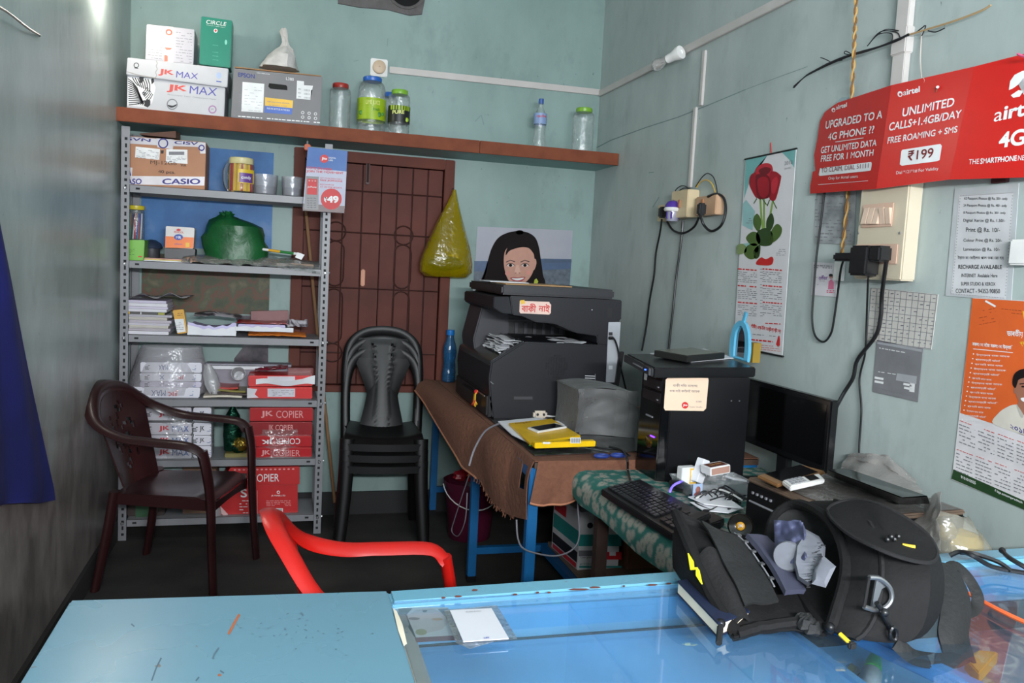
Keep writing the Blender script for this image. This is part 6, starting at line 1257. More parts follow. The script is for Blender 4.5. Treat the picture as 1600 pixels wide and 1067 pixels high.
m = MB(); q = [pZ(x, y, DT+.012) for x, y in ((1078, 785), (1110, 788), (1162, 794), (1138, 802), (1098, 798))]; m.prism(q, (0, 0, .002), PAPER); m.solo('paper_slip', 'short white paper slip under the long one beside the keyboard', 'paper')
m = MB(); m.tube(smooth([pZ(1088, 778, DT+.03), pZ(1118, 765, DT+.04), pZ(1140, 770, DT+.04), pZ(1160, 782, DT+.03)], 6), .0028, WHITEP, seg=6); m.solo('white_cable', 'white cable arching over the paper slips', 'cable')
m = MB(); rr = random.Random(4)
for k in range(9):
    pts = [pZ(1075+rr.uniform(0, 90), 782+rr.uniform(-14, 16), DT+.006+.012*rr.random()) for _ in range(5)]; m.tube(smooth(pts, 5), .0028, BLACKP, seg=5)
m.solo('cable_tangle', 'tangle of black cables around the paper slips on the flowered cloth', 'cables')
# round speaker, black holder
c = pZ(1157, 822, DT+.05); sp = thing('round_speaker', 'small round black speaker with a yellow centre badge beside the black machine', 'speaker', V(c.x, c.y, DT)); ax = (EYE-c).normalized(); Q = Matrix.Translation(c) @ ax.to_track_quat('Z', 'Y').to_matrix().to_4x4()
R = 20*(c-EYE).dot(fwd)/FP
m = MB(); m.lathe([(.001, -.036), (R*.8, -.035), (R, -.01), (R, .002), (R*.93, .006), (R*.88, .001)], mat('speaker_black', (24, 22, 22), .15), M=Q, seg=30, cap=False); m.build('speaker_body', sp)
m = MB(); m.lathe([(R*.88, .0), (R*.5, -.006), (R*.36, -.007)], mat('speaker_cone', (34, 32, 30), .2), M=Q, seg=30, cap=False); m.build('cone', sp)
m = MB(); m.ball((0, 0, -.004), R*.34, mat('badge_yellow', (226, 160, 40), .35), Q, sz=(1, 1, .3)); bd = m.build('badge', sp); g = MB(); g.tq('JK', [Q @ V(a*R*.2, b*R*.15, .004) for a, b in ((-1, -1), (1, -1), (1, 1), (-1, 1))], WHITE, .02); g.build('lettering', bd)
m = MB(); m.lathe([(.02, 0), (.022, .004), (.012, .012), (.01, .03)], BLACKP, (c.x+.012, c.y+.012, DT)); m.build('foot', sp)
a = pZ(1105, 822, DT); m = MB(); q = [pZ(x, y, DT+.022) for x, y in ((1064, 818), (1113, 800), (1133, 810), (1080, 830))]; m.prism(q, (0, 0, -.021), BLACKP, .003); q2 = [pZ(x, y, DT+.04) for x, y in ((1066, 808), (1096, 797), (1112, 801), (1080, 816))]; m.prism(q2, (0, 0, -.0175), mat('pouch_black', (28, 27, 28), .5), .004); o = m.solo('black_pouch', 'flat black pouch with a buckle lying between the keyboard and the round speaker', 'pouch')
# ------------------------------------------------------------------ black machine (wide box) with dusty brown top and film
UZ = .872
A, B = pZ(1168, 745, UZ), pZ(1285, 794, UZ); u = (B-A).normalized(); B = A+u*.37; side = V(-u.y, u.x, 0); side = side if side.x > 0 else -side; Cc, Dd = B+side*.36, A+side*.36
um = thing('desktop_machine', 'wide black machine with a dusty brown film-covered top behind the backpack', 'machine', ((A+Cc)/2).xy.to_3d()+V(0, 0, DT))
dn = V(0, 0, DT-UZ+.001); m = MB(); m.hexa([A+dn, B+dn, Cc+dn, Dd+dn, A-V(0, 0, .012), B-V(0, 0, .012), Cc-V(0, 0, .012), Dd-V(0, 0, .012)], mat('machine_black', (15, 15, 16), .3), .004); body = m.build('machine_body', um)
m = MB(); m.hexa([p-V(0, 0, .0118) for p in (A, B, Cc, Dd)]+[A, B, Cc, Dd], mat('dusty_brown', (112, 92, 76), .6, col2=(84, 70, 60), scale=12), .004); m.build('top_cover', um)
nf = -side; m = MB()
for k in range(5): m.box(A.lerp(B, .08+.05*k)+V(0, 0, -.035)+nf*.001, (.006, .006, .006), GREYINK)
m.tube([A.lerp(B, .05)+V(0, 0, -.06)+nf*.001, A.lerp(B, .8)+V(0, 0, -.06)+nf*.001], .003, GREYINK, seg=6); m.build('front_buttons', um)
m = MB(); m.grid(lambda a, b: A.lerp(B, .06+.94*a)+side*(.02+.33*b)+V(0, 0, .003+.006*abs(mnoise.noise(V(a*9, b*9, 2)))), 26, 20, film('film_scratched', (150, 150, 148), .3, .16, .2, crinkle=1, scale=60)); fm = m.build('clear_film', um)
zU = UZ+.011
def phone(name, label, q, th, mc, ms, inner=.86):
    t = thing(name, label, 'phone', sum(q, V(0, 0, 0))/4-V(0, 0, th)); m = MB(); m.prism(q, (0, 0, -th), mc, .003); m.build('case', t); return t
q = [pZ(x, y, zU+.011) for x, y in ((1183, 742), (1215, 757), (1290, 736), (1254, 726))]; t = phone('smartphone', 'gold edged smartphone with a dark screen lying on the black machine', q, .009, mat('phone_gold', (150, 110, 70), .35, .3), None); c = sum(q, V(0, 0, 0))/4; e1, e2 = (q[2]-q[1]), (q[0]-q[1]); m = MB(); m.prism([q[1]+e1*a+e2*b+V(0, 0, .0003) for a, b in ((.13, .07), (.87, .07), (.87, .93), (.13, .93))], (0, 0, .0004), MATS['phone_glass']); m.build('screen', t)
q = [pZ(x, y, zU+.02) for x, y in ((1222, 750), (1235, 760), (1289, 748), (1280, 739))]; t = phone('keypad_phone', 'white keypad phone lying in front of the gold smartphone on the black machine', q, .013, WHITEP, None); e1, e2 = (q[2]-q[1]), (q[0]-q[1]); m = MB(); m.prism([q[1]+e1*a+e2*b+V(0, 0, .0003) for a, b in ((.6, .14), (.88, .14), (.88, .86), (.6, .86))], (0, 0, .0005), MATS['phone_glass']); m.build('screen', t)
for i in range(4):
    for j in range(3): m = MB(); p = q[1]+e1*(.1+.11*i)+e2*(.18+.27*j); m.hexa([p+e1*a+e2*b+V(0, 0, .0002) for a, b in ((0, 0), (.08, 0), (.08, .2), (0, .2))]+[p+e1*a+e2*b+V(0, 0, .0016) for a, b in ((0, 0), (.08, 0), (.08, .2), (0, .2))], mat('keypad_grey', (150, 150, 156), .4)); m.build('key', t)
# long black bar
bar = [pZ(x, y, zU+.05) for x, y in ((1290, 733), (1322, 731), (1452, 775), (1410, 778))]; bb = [pZ(x, y, zU+.001) for x, y in ((1290, 741), (1330, 738), (1456, 788), (1405, 788))]
m = MB(); m.hexa([bb[0], bb[3], bb[2], bb[1], bar[0], bar[3], bar[2], bar[1]], mat('bar_black', (16, 17, 17), .18), .005); m.solo('speaker_bar', 'long glossy black bar lying at the wall side of the black machine', 'bar')
# bags by the wall
m = MB(); rows = []
G1 = film('bag_greyclear', (178, 172, 168), .5, .05, .3, crinkle=.8, scale=16)
def sheet(pts, mtl, nm_, lb, nu=20, nv=12, amp=.012):
    m = MB(); P = [[pX(x, y, X) for x, y, X in r] for r in pts]
    def fn(u, v):
        a = v*(len(P)-1); j = int(min(a, len(P)-2)); fv = a-j; out = []
        for r in (P[j], P[j+1]):
            b = u*(len(r)-1); i = int(min(b, len(r)-2)); out.append(r[i].lerp(r[i+1], b-i))
        q = out[0].lerp(out[1], fv); return q+V(-amp*(1+mnoise.noise(V(u*5, v*5, len(lb)))), 0, amp*.5*mnoise.noise(V(u*6, v*4, 9)))
    m.grid(fn, nu, nv, mtl, th=.0008); return m.solo(nm_, lb, 'bag')
sheet([[(1318, 733, 1.66), (1350, 745, 1.62), (1390, 765, 1.6), (1440, 790, 1.56)], [(1324, 720, 1.69), (1360, 722, 1.68), (1400, 736, 1.68), (1448, 766, 1.66)], [(1332, 709, 1.7), (1372, 708, 1.7), (1394, 712, 1.7), (1430, 745, 1.7)]], G1, 'clear_bag', 'cloudy clear bag standing against the wall behind the long black bar')
sheet([[(1415, 812, 1.45), (1440, 832, 1.4), (1462, 850, 1.36), (1478, 862, 1.34)], [(1440, 800, 1.5), (1450, 812, 1.46), (1466, 815, 1.44), (1474, 812, 1.42)], [(1446, 785, 1.56), (1460, 778, 1.54), (1470, 770, 1.52), (1478, 768, 1.5)]], G1, 'clear_bag', 'crumpled grey clear bag at the near end of the long black bar')
t = thing('plastic_bag', 'bulging clear bag with yellow packets inside, against the wall behind the backpack', 'bag', pX(1500, 860, 1.6)); rows = []
for x0, x1, y in ((1462, 1558, 872), (1462, 1550, 850), (1460, 1530, 825), (1462, 1505, 805), (1466, 1490, 797)):
    a, b = pX(x0, y, 1.5), pX(x1, y+8, 1.62); rows.append((a, b))
m = MB(); rs = []
for a, b in rows:
    ring = []; d = (b-a)/2; c = (a+b)/2; pn = V(0, 0, 1).cross(d).normalized()
    for k in range(22): an = 2*pi*k/22; ring.append(c+d*cos(an)+pn*(.045*sin(an))+V(0, 0, .01*mnoise.noise(V(cos(an)*3, sin(an)*3, a.z*10))))
    rs.append(ring)
m.rings(rs, film('bag_clear2', (190, 186, 170), .35, .05, .25, crinkle=.8, scale=18)); m.build('bag_film', t)
m = MB(); c = pX(1508, 848, 1.58); m.ball(c, .05, mat('packet_mustard', (178, 146, 40), .4), sz=(.8, .8, .6), amp=.25, fr=12); c = pX(1478, 830, 1.54); m.ball(c, .03, mat('packet_olive', (120, 100, 50), .4), sz=(.9, .9, .7), amp=.25, fr=16); m.build('contents', t)
# ================================================================== right wall: sockets and leads
def wb(px, X=XR): return [pX(x, y, X) for x, y in px]
def wallbox(mb, cx, cy, w_px, h_px, dp, m, bevel=.003, X=XR):
    a, b = pX(cx-w_px/2, cy, X), pX(cx+w_px/2, cy, X); c, d = pX(cx, cy-h_px/2, X), pX(cx, cy+h_px/2, X)
    mb.bx((X-dp, b.y, d.z), (X-.0005, a.y, c.z), m, bevel=bevel); return (a.y+b.y)/2, (c.z+d.z)/2, a.y-b.y, c.z-d.z
CRB = mat('board_cream', (206, 186, 150), .45)
so = thing('socket_board', 'cream socket boards under the thin conduit on the right wall', 'socket', pX(1080, 320, XR))
m = MB(); Y1, Z1, W1, H1 = wallbox(m, 1050, 333, 24, 26, .035, CRB); m.build('small_board', so)
m = MB(); Y2, Z2, W2, H2 = wallbox(m, 1079, 320, 26, 42, .055, CRB); mb2 = m.build('main_board', so)
m = MB(); Y3, Z3, W3, H3 = wallbox(m, 1116, 322, 32, 30, .04, mat('board_tan', (196, 158, 126), .45)); mb3 = m.build('right_board', so)
for Yc, Zc, X, par in ((Y2-.01, Z2, XR-.0555, mb2), (Y3+.02, Z3+.01, XR-.0405, mb3)): m = MB(); m.box((X-.003, Yc, Zc), (.008, .02, .034), mat('switch_tan', (170, 120, 84), .4), bevel=.002); m.build('switch', par)
t = thing('mosquito_repellent', 'purple and white plug-in mosquito repellent in the cream socket boards', 'plug-in', (XR-.06, Y1-.01, Z1-.03)); p = V(XR-.062, pX(1052, 326, XR-.06).y, pX(1052, 326, XR-.06).z)
m = MB(); m.lathe([(.024, -.055), (.026, -.05), (.026, -.012)], film('refill_clear', (190, 190, 215), .45, .1, .1), p, seg=18); m.build('refill', t); m = MB(); m.lathe([(.036, -.012), (.04, -.004), (.036, .004)], WHITEP, p, seg=22); m.build('collar', t); m = MB(); m.lathe([(.036, .004), (.034, .016), (.024, .03), (.001, .038)], mat('purple_plastic', (72, 44, 140), .3), p, seg=22); m.build('cap', t); m = MB(); m.bx((XR-.045, p.y-.012, p.z-.012), (XR-.0352, p.y+.012, p.z+.012), WHITEP); m.build('plug', t)
m = MB()
for k in range(6): m.box(p+V(.0262*sin(k*.9-2.5)*1, .0262*cos(k*.9-2.5), -.03), (.006, .006, .03), MATS['purple_plastic'])
m.build('refill_stripes', t)
def plugcord(name, label, plug_px, X, pts, r=.005, size=(.03, .034, .05)):
    t = thing(name, label, 'cord', pX(*plug_px, X)); m = MB(); c = pX(*plug_px, X); m.box(c, size, BLACKP, bevel=.006); m.build('plug', t); m = MB(); m.tube(smooth(pts, 6), r, BLACKP, seg=8); m.build('cable', t); return t
plugcord('electric_lead', 'black lead from the left plug of the cream socket boards down behind the computer', (1035, 332), XR-.05, [pX(x, y, X) for x, y, X in ((1034, 343, XR-.05), (1031, 365, XR-.02), (1025, 395, XR-.012), (1022, 430, XR-.01), (1015, 470, XR-.01), (1010, 510, XR-.012), (1003, 548, XR-.03))], .0045)
plugcord('electric_lead', 'black lead looping round the right hand board of the cream socket boards', (1096, 327), XR-.075, [pX(x, y, X) for x, y, X in ((1094, 336, XR-.07), (1100, 352, XR-.05), (1112, 361, XR-.04), (1127, 352, XR-.03), (1134, 330, XR-.02), (1131, 310, XR-.02), (1120, 303, XR-.03), (1106, 307, XR-.045))], .0055)
m = MB(); m.tube(smooth([pX(x, y, XR-.02) for x, y in ((1092, 340), (1084, 355), (1068, 364), (1052, 360), (1042, 346))], 6), .005, BLACKP, seg=8); m.solo('black_lead', 'black lead hanging in a curve below the cream socket boards', 'cord')
m = MB(); m.tube(smooth([pX(x, y, XR-.012) for x, y in ((1067, 345), (1066, 362), (1062, 395), (1057, 430), (1052, 480), (1048, 515), (1045, 545))], 6), .005, BLACKP, seg=8); m.solo('black_lead', 'long black lead hanging from the main cream board down to the disc player', 'cord')
m = MB()
for pts in (((1087, 292), (1096, 278), (1105, 271), (1114, 276), (1119, 290), (1121, 305)), ((1088, 293), (1094, 285), (1104, 281), (1113, 288), (1118, 302)), ((1076, 294), (1066, 290), (1056, 297), (1053, 312)), ((1078, 295), (1068, 294), (1060, 300), (1057, 312))): m.tube(smooth([pX(x, y, XR-.02) for x, y in pts], 6), .0022, INK if pts[0][0] != 1088 else YL, seg=5)
m.solo('loose_wires', 'thin loose wires curling out over the top of the cream socket boards', 'wires')
# ------------------------------------------------------------------ rose calendar
rc = thing('rose_calendar', 'long wall calendar with a big red rose picture above small month tables', 'calendar', pX(1195, 550, XR))
XC = XR-.008
m = MB(); CP = mat('calendar_paper', (206, 204, 206), .35, var=.04); ca = [pX(x, y, XC) for x, y in ((1165, 249), (1244, 233), (1222, 556), (1146, 540))]; m.prism(ca, (.002, 0, 0), CP); sh = m.build('sheet', rc)
m = MB(); m.tube([pX(1164, 249, XC-.001), pX(1245, 232, XC-.001)], .0035, BLACKP, seg=6); m.build('binding_strip', rc); m = MB(); m.tube([pX(1172, 546, XC-.001), pX(1224, 557, XC-.001)], .0035, BLACKP, seg=6); m.build('binding_strip', rc); m = MB(); m.tube([pX(1205, 241, XC), pX(1204, 223, XR-.001)], .002, REDINK, seg=5); m.build('hanging_thread', rc)
g = MB(); f = Face(g, (XC, 0, 0), (-1, 0, 0)); ROS = mat('rose_red', (150, 16, 34), .35); ROD = mat('rose_dark', (104, 10, 26), .35); ROL = mat('rose_light', (180, 36, 52), .35); LFG = mat('leaf_green', (70, 96, 44), .35); LFD = mat('leaf_dark', (40, 66, 30), .35); STM = mat('stem_green', (130, 160, 80), .35); TEL = mat('calendar_teal', (110, 168, 166), .35, scale=12)
f.poly([(1165.5, 250), (1199, 243), (1182, 262), (1170, 288), (1163, 310), (1164, 280)], TEL); f.poly([(1222, 238), (1243.5, 234), (1241, 262), (1234, 250)], TEL); f.poly([(1161, 318), (1166, 312), (1180, 330), (1176, 360), (1160, 352)], mat('calendar_mint', (140, 180, 180), .35))
f.poly([(1155, 382), (1176, 378), (1178, 393), (1153, 396)], MATS['calendar_mint'])
f.blob([(1172, 276), (1178, 270), (1186, 268), (1192, 272), (1192, 290), (1188, 306), (1182, 309), (1176, 300), (1171, 288)], ROS, .0008); f.blob([(1180, 268), (1186, 259), (1196, 255), (1205, 257), (1208, 266), (1204, 276), (1190, 278)], ROL, .001); f.blob([(1186, 266), (1196, 261), (1205, 264), (1200, 272), (1190, 273)], ROD, .0013); f.blob([(1181, 276), (1192, 272), (1202, 276), (1205, 292), (1203, 307), (1193, 311), (1184, 308)], ROD, .0012); f.blob([(1184, 282), (1194, 276), (1201, 281), (1202, 300), (1195, 309), (1187, 304)], ROS, .0015)
f.blob([(1203, 272), (1212, 268), (1220, 274), (1221, 277), (1218, 292), (1213, 310), (1208, 314), (1202, 307)], ROS, .001); f.blob([(1206, 284), (1214, 276), (1216, 286), (1211, 302), (1206, 300)], ROL, .0013)
for a in ([(1188, 309), (1190, 340), (1194, 370)], [(1194, 311), (1194, 345), (1196, 375)], [(1208, 313), (1203, 340), (1198, 372)]): f.stroke(a, 3, STM, .0008)
for a in ([(1183, 310), (1178, 318)], [(1192, 311), (1198, 320)], [(1208, 314), (1214, 326)], [(1203, 312), (1199, 322)]): f.stroke(a, 1.6, LFG, .001)
for pts, mm in (([(1178, 340), (1184, 334), (1190, 346), (1186, 362), (1178, 352)], LFG), ([(1198, 345), (1206, 333), (1210, 345), (1206, 358), (1199, 362)], LFD), ([(1205, 362), (1214, 350), (1222, 356), (1220, 368), (1210, 378), (1202, 378)], LFG), ([(1184, 362), (1198, 356), (1208, 366), (1206, 382), (1190, 384), (1182, 374)], LFD), ([(1166, 372), (1176, 362), (1186, 366), (1188, 380), (1176, 384)], LFG), ([(1163, 396), (1168, 384), (1180, 380), (1186, 388), (1182, 402), (1172, 405)], LFG), ([(1178, 392), (1188, 382), (1187, 400), (1180, 404)], LFD), ([(1152, 384), (1160, 381), (1166, 385), (1166, 394), (1153, 397)], mat('sleeve_green', (120, 140, 90), .35))): f.blob(pts, mm, .0012)
f.blob([(1183, 408), (1190, 402), (1197, 405), (1206, 401), (1209, 406), (1205, 414), (1190, 414.5), (1182, 413)], mat('bow_red', (190, 40, 40), .35), .0012)
f.line('2018', 1226, 258.5, 1239, 256, 6, GREYINK, .0); f.line('JAN-DEC', 1226, 266, 1237, 264, 3.5, GREYINK, 0); f.scribble(1213, 388, 1228, 400, 4, GREYINK, .0, .8, .8)
f.scribble(1166, 340, 1176, 350, 3, GREYINK, 0, 1, .7)
for k in range(3):
    for c_ in range(2):
        x0 = (1154+32+8*0 if c_ else 1153)+(6 if c_ else 0); y0 = 418+26*k; f.scribble(x0, y0, x0+30, y0+4, 1, REDINK, .08, 2, .95, seed=k*3+c_); f.scribble(x0, y0+5, x0+30, y0+23, 6, GREYINK, .08, .9, .75, seed=k*5+c_+20)
f.scribble(1188, 418, 1192, 496, 16, GREYINK, 0, .8, .8, seed=77)
f.line('শইকীয়া এণ্ড টিনোৱেষ্টাৰ্ণ ষ্টোৰ্চ', 1174, 514, 1221, 522, 9, REDINK, .03); f.scribble(1176, 520, 1212, 524, 1, GREYINK, .1, 1, .9, seed=5); f.scribble(1174, 529, 1208, 532, 1, REDINK, .1, 2.4, .9, seed=6); f.scribble(1176, 536, 1220, 546, 3, REDINK, .1, .7, .9, seed=8); f.scribble(1196, 504, 1220, 506, 1, REDINK, .05, 1.4, .9, seed=9)
f.poly([(1213, 538), (1216, 526), (1218, 524), (1219, 530), (1219, 540), (1215, 541)], REDINK, .001); g.build('printed_graphics', sh)
# ------------------------------------------------------------------ small papers on the wall
def wsheet(name, label, px, m, cat='notice', X=XR-.003, th=.0015):
    t = thing(name, label, cat, pX(sum(q[0] for q in px)/len(px), max(q[1] for q in px), XR)); b = MB(); b.prism([pX(x, y, X) for x, y in px], (th, 0, 0), m); o = b.build('sheet', t); g = MB(); return t, o, g, Face(g, (X, 0, 0), (-1, 0, 0))
t, o, g, f = wsheet('newsprint_sheet', 'grey blotchy printed sheet on the wall half under the red banner', ((1276, 296), (1338, 292), (1334, 382), (1271, 380)), nmat('newsprint', [(.35, (120, 124, 126)), (.55, (156, 160, 162)), (.7, (176, 180, 182))], 14, 3)); f.scribble(1274, 304, 1330, 378, 14, GREYINK, .02, 1.4, .5, seed=2); g.build('printed_text', o)
t, o, g, f = wsheet('flyer', 'small white flyer with a pink lady figure left of the switch board', ((1270, 409), (1310, 412), (1306, 464), (1267, 461)), mat('flyer_white', (206, 202, 206), .4)); f.scribble(1272, 413, 1300, 419, 2, GREYINK, .05, 1.4, .9); f.line('offer', 1280, 437, 1294, 437, 7, mat('ink_violet', (120, 80, 140), .5), .02); f.poly([(1295, 440), (1299, 436), (1303, 441), (1303, 452), (1294, 452)], mat('dress_pink', (200, 110, 140), .4)); f.disc(1298.5, 432, 3, 3.6, mat('flyer_skin', (180, 130, 120), .4)); f.disc(1298.5, 430, 3.2, 2.2, INK, .001); f.scribble(1292, 453, 1304, 458, 2, mat('ink_rose', (200, 70, 110), .5), 0, 1.6, .9); f.scribble(1272, 425, 1292, 458, 6, GREYINK, .02, .6, .35); g.build('printed_graphics', o)
t, o, g, f = wsheet('paper_grid', 'cream ruled paper table taped below the switch board', ((1361, 449), (1466, 460), (1455, 546), (1354, 533)), mat('paper_cream', (190, 186, 180), .6)); r = random.Random(3)
for k in range(8): y = k/7; f.stroke([(1361-6*y, 450+82*y), (1465-10*y, 461+84*y)], .7, GREYINK)
for k in range(12): x = k/11; f.stroke([(1361.5+103*x, 450+10.5*x), (1355+99.5*x, 532+13*x)], .7, GREYINK)
for k in range(7):
    for j in range(11):
        if r.random() < .7: x = 1364+9.4*j-.8*k; y = 455+11.9*k+1.05*j; f.rect(x, y, x+r.uniform(2, 5), y+1.4, GREYINK, .001)
g.build('printed_grid', o)
t, o, g, f = wsheet('grey_printout', 'dark grey printed page of a form taped under the ruled paper table', ((1370, 531), (1442, 544), (1434, 628), (1363, 612)), mat('printout_grey', (120, 120, 124), .5, scale=12)); f.poly([(1371, 533), (1441, 546), (1440.5, 550), (1370.5, 537)], mat('printout_pale', (160, 162, 166), .5)); f.scribble(1374, 541, 1420, 546, 1, WHITE, .18, 1.4, .9); f.poly([(1402, 583), (1433, 588), (1432, 600), (1400, 594)], MATS['printout_pale'])
for x, y in ((1367, 588), (1367, 594), (1412, 598), (1413, 604)): f.poly([(x, y), (x+14, y+2.6), (x+13.5, y+6), (x-.4, y+3.4)], WHITE)
f.poly([(1422, 598), (1430, 599.5), (1429, 613), (1421, 611.5)], WHITE); f.scribble(1390, 550, 1425, 572, 5, GREYINK, .15, .8, .7); f.scribble(1368, 578, 1400, 582, 1, WHITE, .15, 1, .8); f.stroke([(1366, 605), (1434, 620)], .8, GREYINK); g.build('printed_form', o)
t, o, g, f = wsheet('price_list', 'laminated white price list of photo and print services on the right wall', ((1492, 295), (1592, 286), (1580, 470), (1477, 462)), mat('laminate_outer', (178, 182, 184), .25)); f.poly([(1499, 305), (1584, 300), (1572, 468), (1486, 460)], mat('laminate_page', (196, 196, 198), .4), .0006)
for a, b in (((1501, 306), (1583, 301)), ((1583, 301), (1571, 466)), ((1501, 306), (1488, 459)), ((1488, 459), (1571, 466))):
    n = 34
    for k in range(n): f.rect(a[0]+(b[0]-a[0])*k/n-.6, a[1]+(b[1]-a[1])*k/n-.6, a[0]+(b[0]-a[0])*k/n+.6, a[1]+(b[1]-a[1])*k/n+.6, GREYINK, .001)
for s, x0, x1, y, h in (('62 Passport Photos @ Rs. 50/- only', 1507, 1575, 312, 5.5), ('24 Passport Photos @ Rs. 40/- only', 1506, 1574, 323, 5.5), ('8 Passport Photos @ Rs. 30/- only', 1506, 1572, 334, 5), ('Digital Xerox @ Rs. 1.50/-', 1506, 1571, 347, 6.5), ('Print @ Rs. 10/-', 1510, 1563, 363, 9), ('Colour Print @ Rs. 20/-', 1506, 1566, 378, 6.5), ('Lamination @ Rs. 10/-', 1506, 1563, 392, 6.5), ('ইয়াত মোবাইলত পাল ভৰোৱা হয়', 1497, 1569, 405, 7), ('RECHARGE AVAILABLE', 1498, 1566, 419, 6.5), ('INTERNET  Available Here', 1503, 1559, 432, 5.5), ('SUPER STUDIO & XEROX', 1502, 1556, 445, 5.5), ('CONTACT - 94352-90850', 1494, 1563, 457, 7)): f.line(s, x0, y+1, x1, y+1.5, h, INK, .008 if 'RECH' not in s else .02)
g.build('printed_text', o)
# orange calendar
t, o, g, f = wsheet('orange_calendar', 'orange wall calendar with a smiling man in a white shirt above month tables', ((1520, 465), (1625, 471), (1625, 806), (1487, 749)), mat('calendar_white', (206, 202, 204), .4), 'calendar'); OR = mat('calendar_orange', (206, 92, 40), .4, var=.08); GRN = mat('calendar_green', (34, 62, 34), .4)
f.poly([(1519.5, 466), (1625, 472), (1625, 686), (1500.5, 645)], OR, .0006); f.poly([(1490, 733), (1625, 793), (1624, 806), (1487, 748)], GRN, .0006)
f.line('ভাৰতীয় জনতা', 1574, 527, 1622, 530, 13, WHITE, .02); f.line('প্ৰদেশ', 1594, 541, 1612, 542, 8, YL, .02); f.line('সকলোৰে সৈতে সকলোৰে উন্নতি', 1520, 542, 1583, 548, 9, WHITE, .03); f.stroke([(1521, 545), (1583, 551)], 1, WHITE)
f.poly([(1598, 486), (1625, 488), (1625, 498), (1600, 498)], YL); f.scribble(1530, 484, 1556, 510, 5, mat('ink_darkorange', (140, 62, 30), .5), -.2, 1, .6, seed=12); f.scribble(1565, 480, 1598, 490, 2, MATS['ink_darkorange'], .1, 1, .7, seed=13)
for k in range(15):
    y = 553+7.3*k; x = 1523-1.25*k; f.disc(x-1.5, y, 1, 1, WHITE); L = [52, 40, 44, 50, 42, 30, 48, 40, 36, 42, 46, 36, 26, 32, 30][k]; f.line(['উন্নয়নৰ বাবে আহক', 'প্ৰধানমন্ত্ৰী আঁচনি', 'প্ৰগতিৰ পথত অসম'][k % 3], x+3, y+3.5, x+3+L, y+6.5+.0*k, 4.4, WHITE, .0)
f.stroke([(1540, 470), (1556, 479)], 3, WHITE, .001)
SKM = mat('man_skin', (150, 100, 80), .4); SHW = mat('man_shirt', (200, 194, 182), .4)
f.blob([(1552, 662), (1560, 646), (1574, 636), (1590, 632), (1625, 640), (1625, 686), (1590, 674)], SHW, .001); f.blob([(1590, 632), (1596, 626), (1606, 632), (1604, 648), (1598, 646)], SKM, .0012); f.blob([(1589, 632), (1600, 648), (1596, 652)], mat('collar_shadow', (170, 166, 158), .4), .0016)
f.blob([(1585, 590), (1590, 583), (1602, 579), (1625, 580), (1625, 640), (1606, 638), (1594, 629), (1588, 616)], SKM, .0014); f.blob([(1583, 600), (1585, 586), (1594, 578), (1610, 575), (1625, 577), (1625, 590), (1604, 590), (1592, 594), (1588, 606)], HAIR, .002); f.disc(1600, 604, 3.4, 1.4, HAIR, .002); f.stroke([(1594, 600), (1605, 599)], 1.4, HAIR, .002); f.blob([(1596, 622), (1606, 621), (1614, 624), (1608, 629), (1599, 627)], WHITE, .002); f.disc(1586, 610, 2, 5, SKM, .0012)
f.line('২০১৮', 1579, 670, 1606, 680, 8, NAVY, .02)
for k in range(2):
    for j in range(4): x0 = 1500-4.5*k+30*j; y0 = 655+45*k+10.5*j; f.scribble(x0, y0, x0+25, y0+4, 1, REDINK, .38, 1, .9, seed=k+j*2); f.scribble(x0-1, y0+5, x0+24, y0+38, 6, GREYINK, .38, 1.5, .75, seed=k*7+j+30)
f.line('9101010555', 1502, 747, 1525, 757, 4.5, WHITE, .01); f.line('f bjp.assampradesh', 1555, 769, 1598, 788, 5, WHITE, .01); g.build('printed_graphics', o)
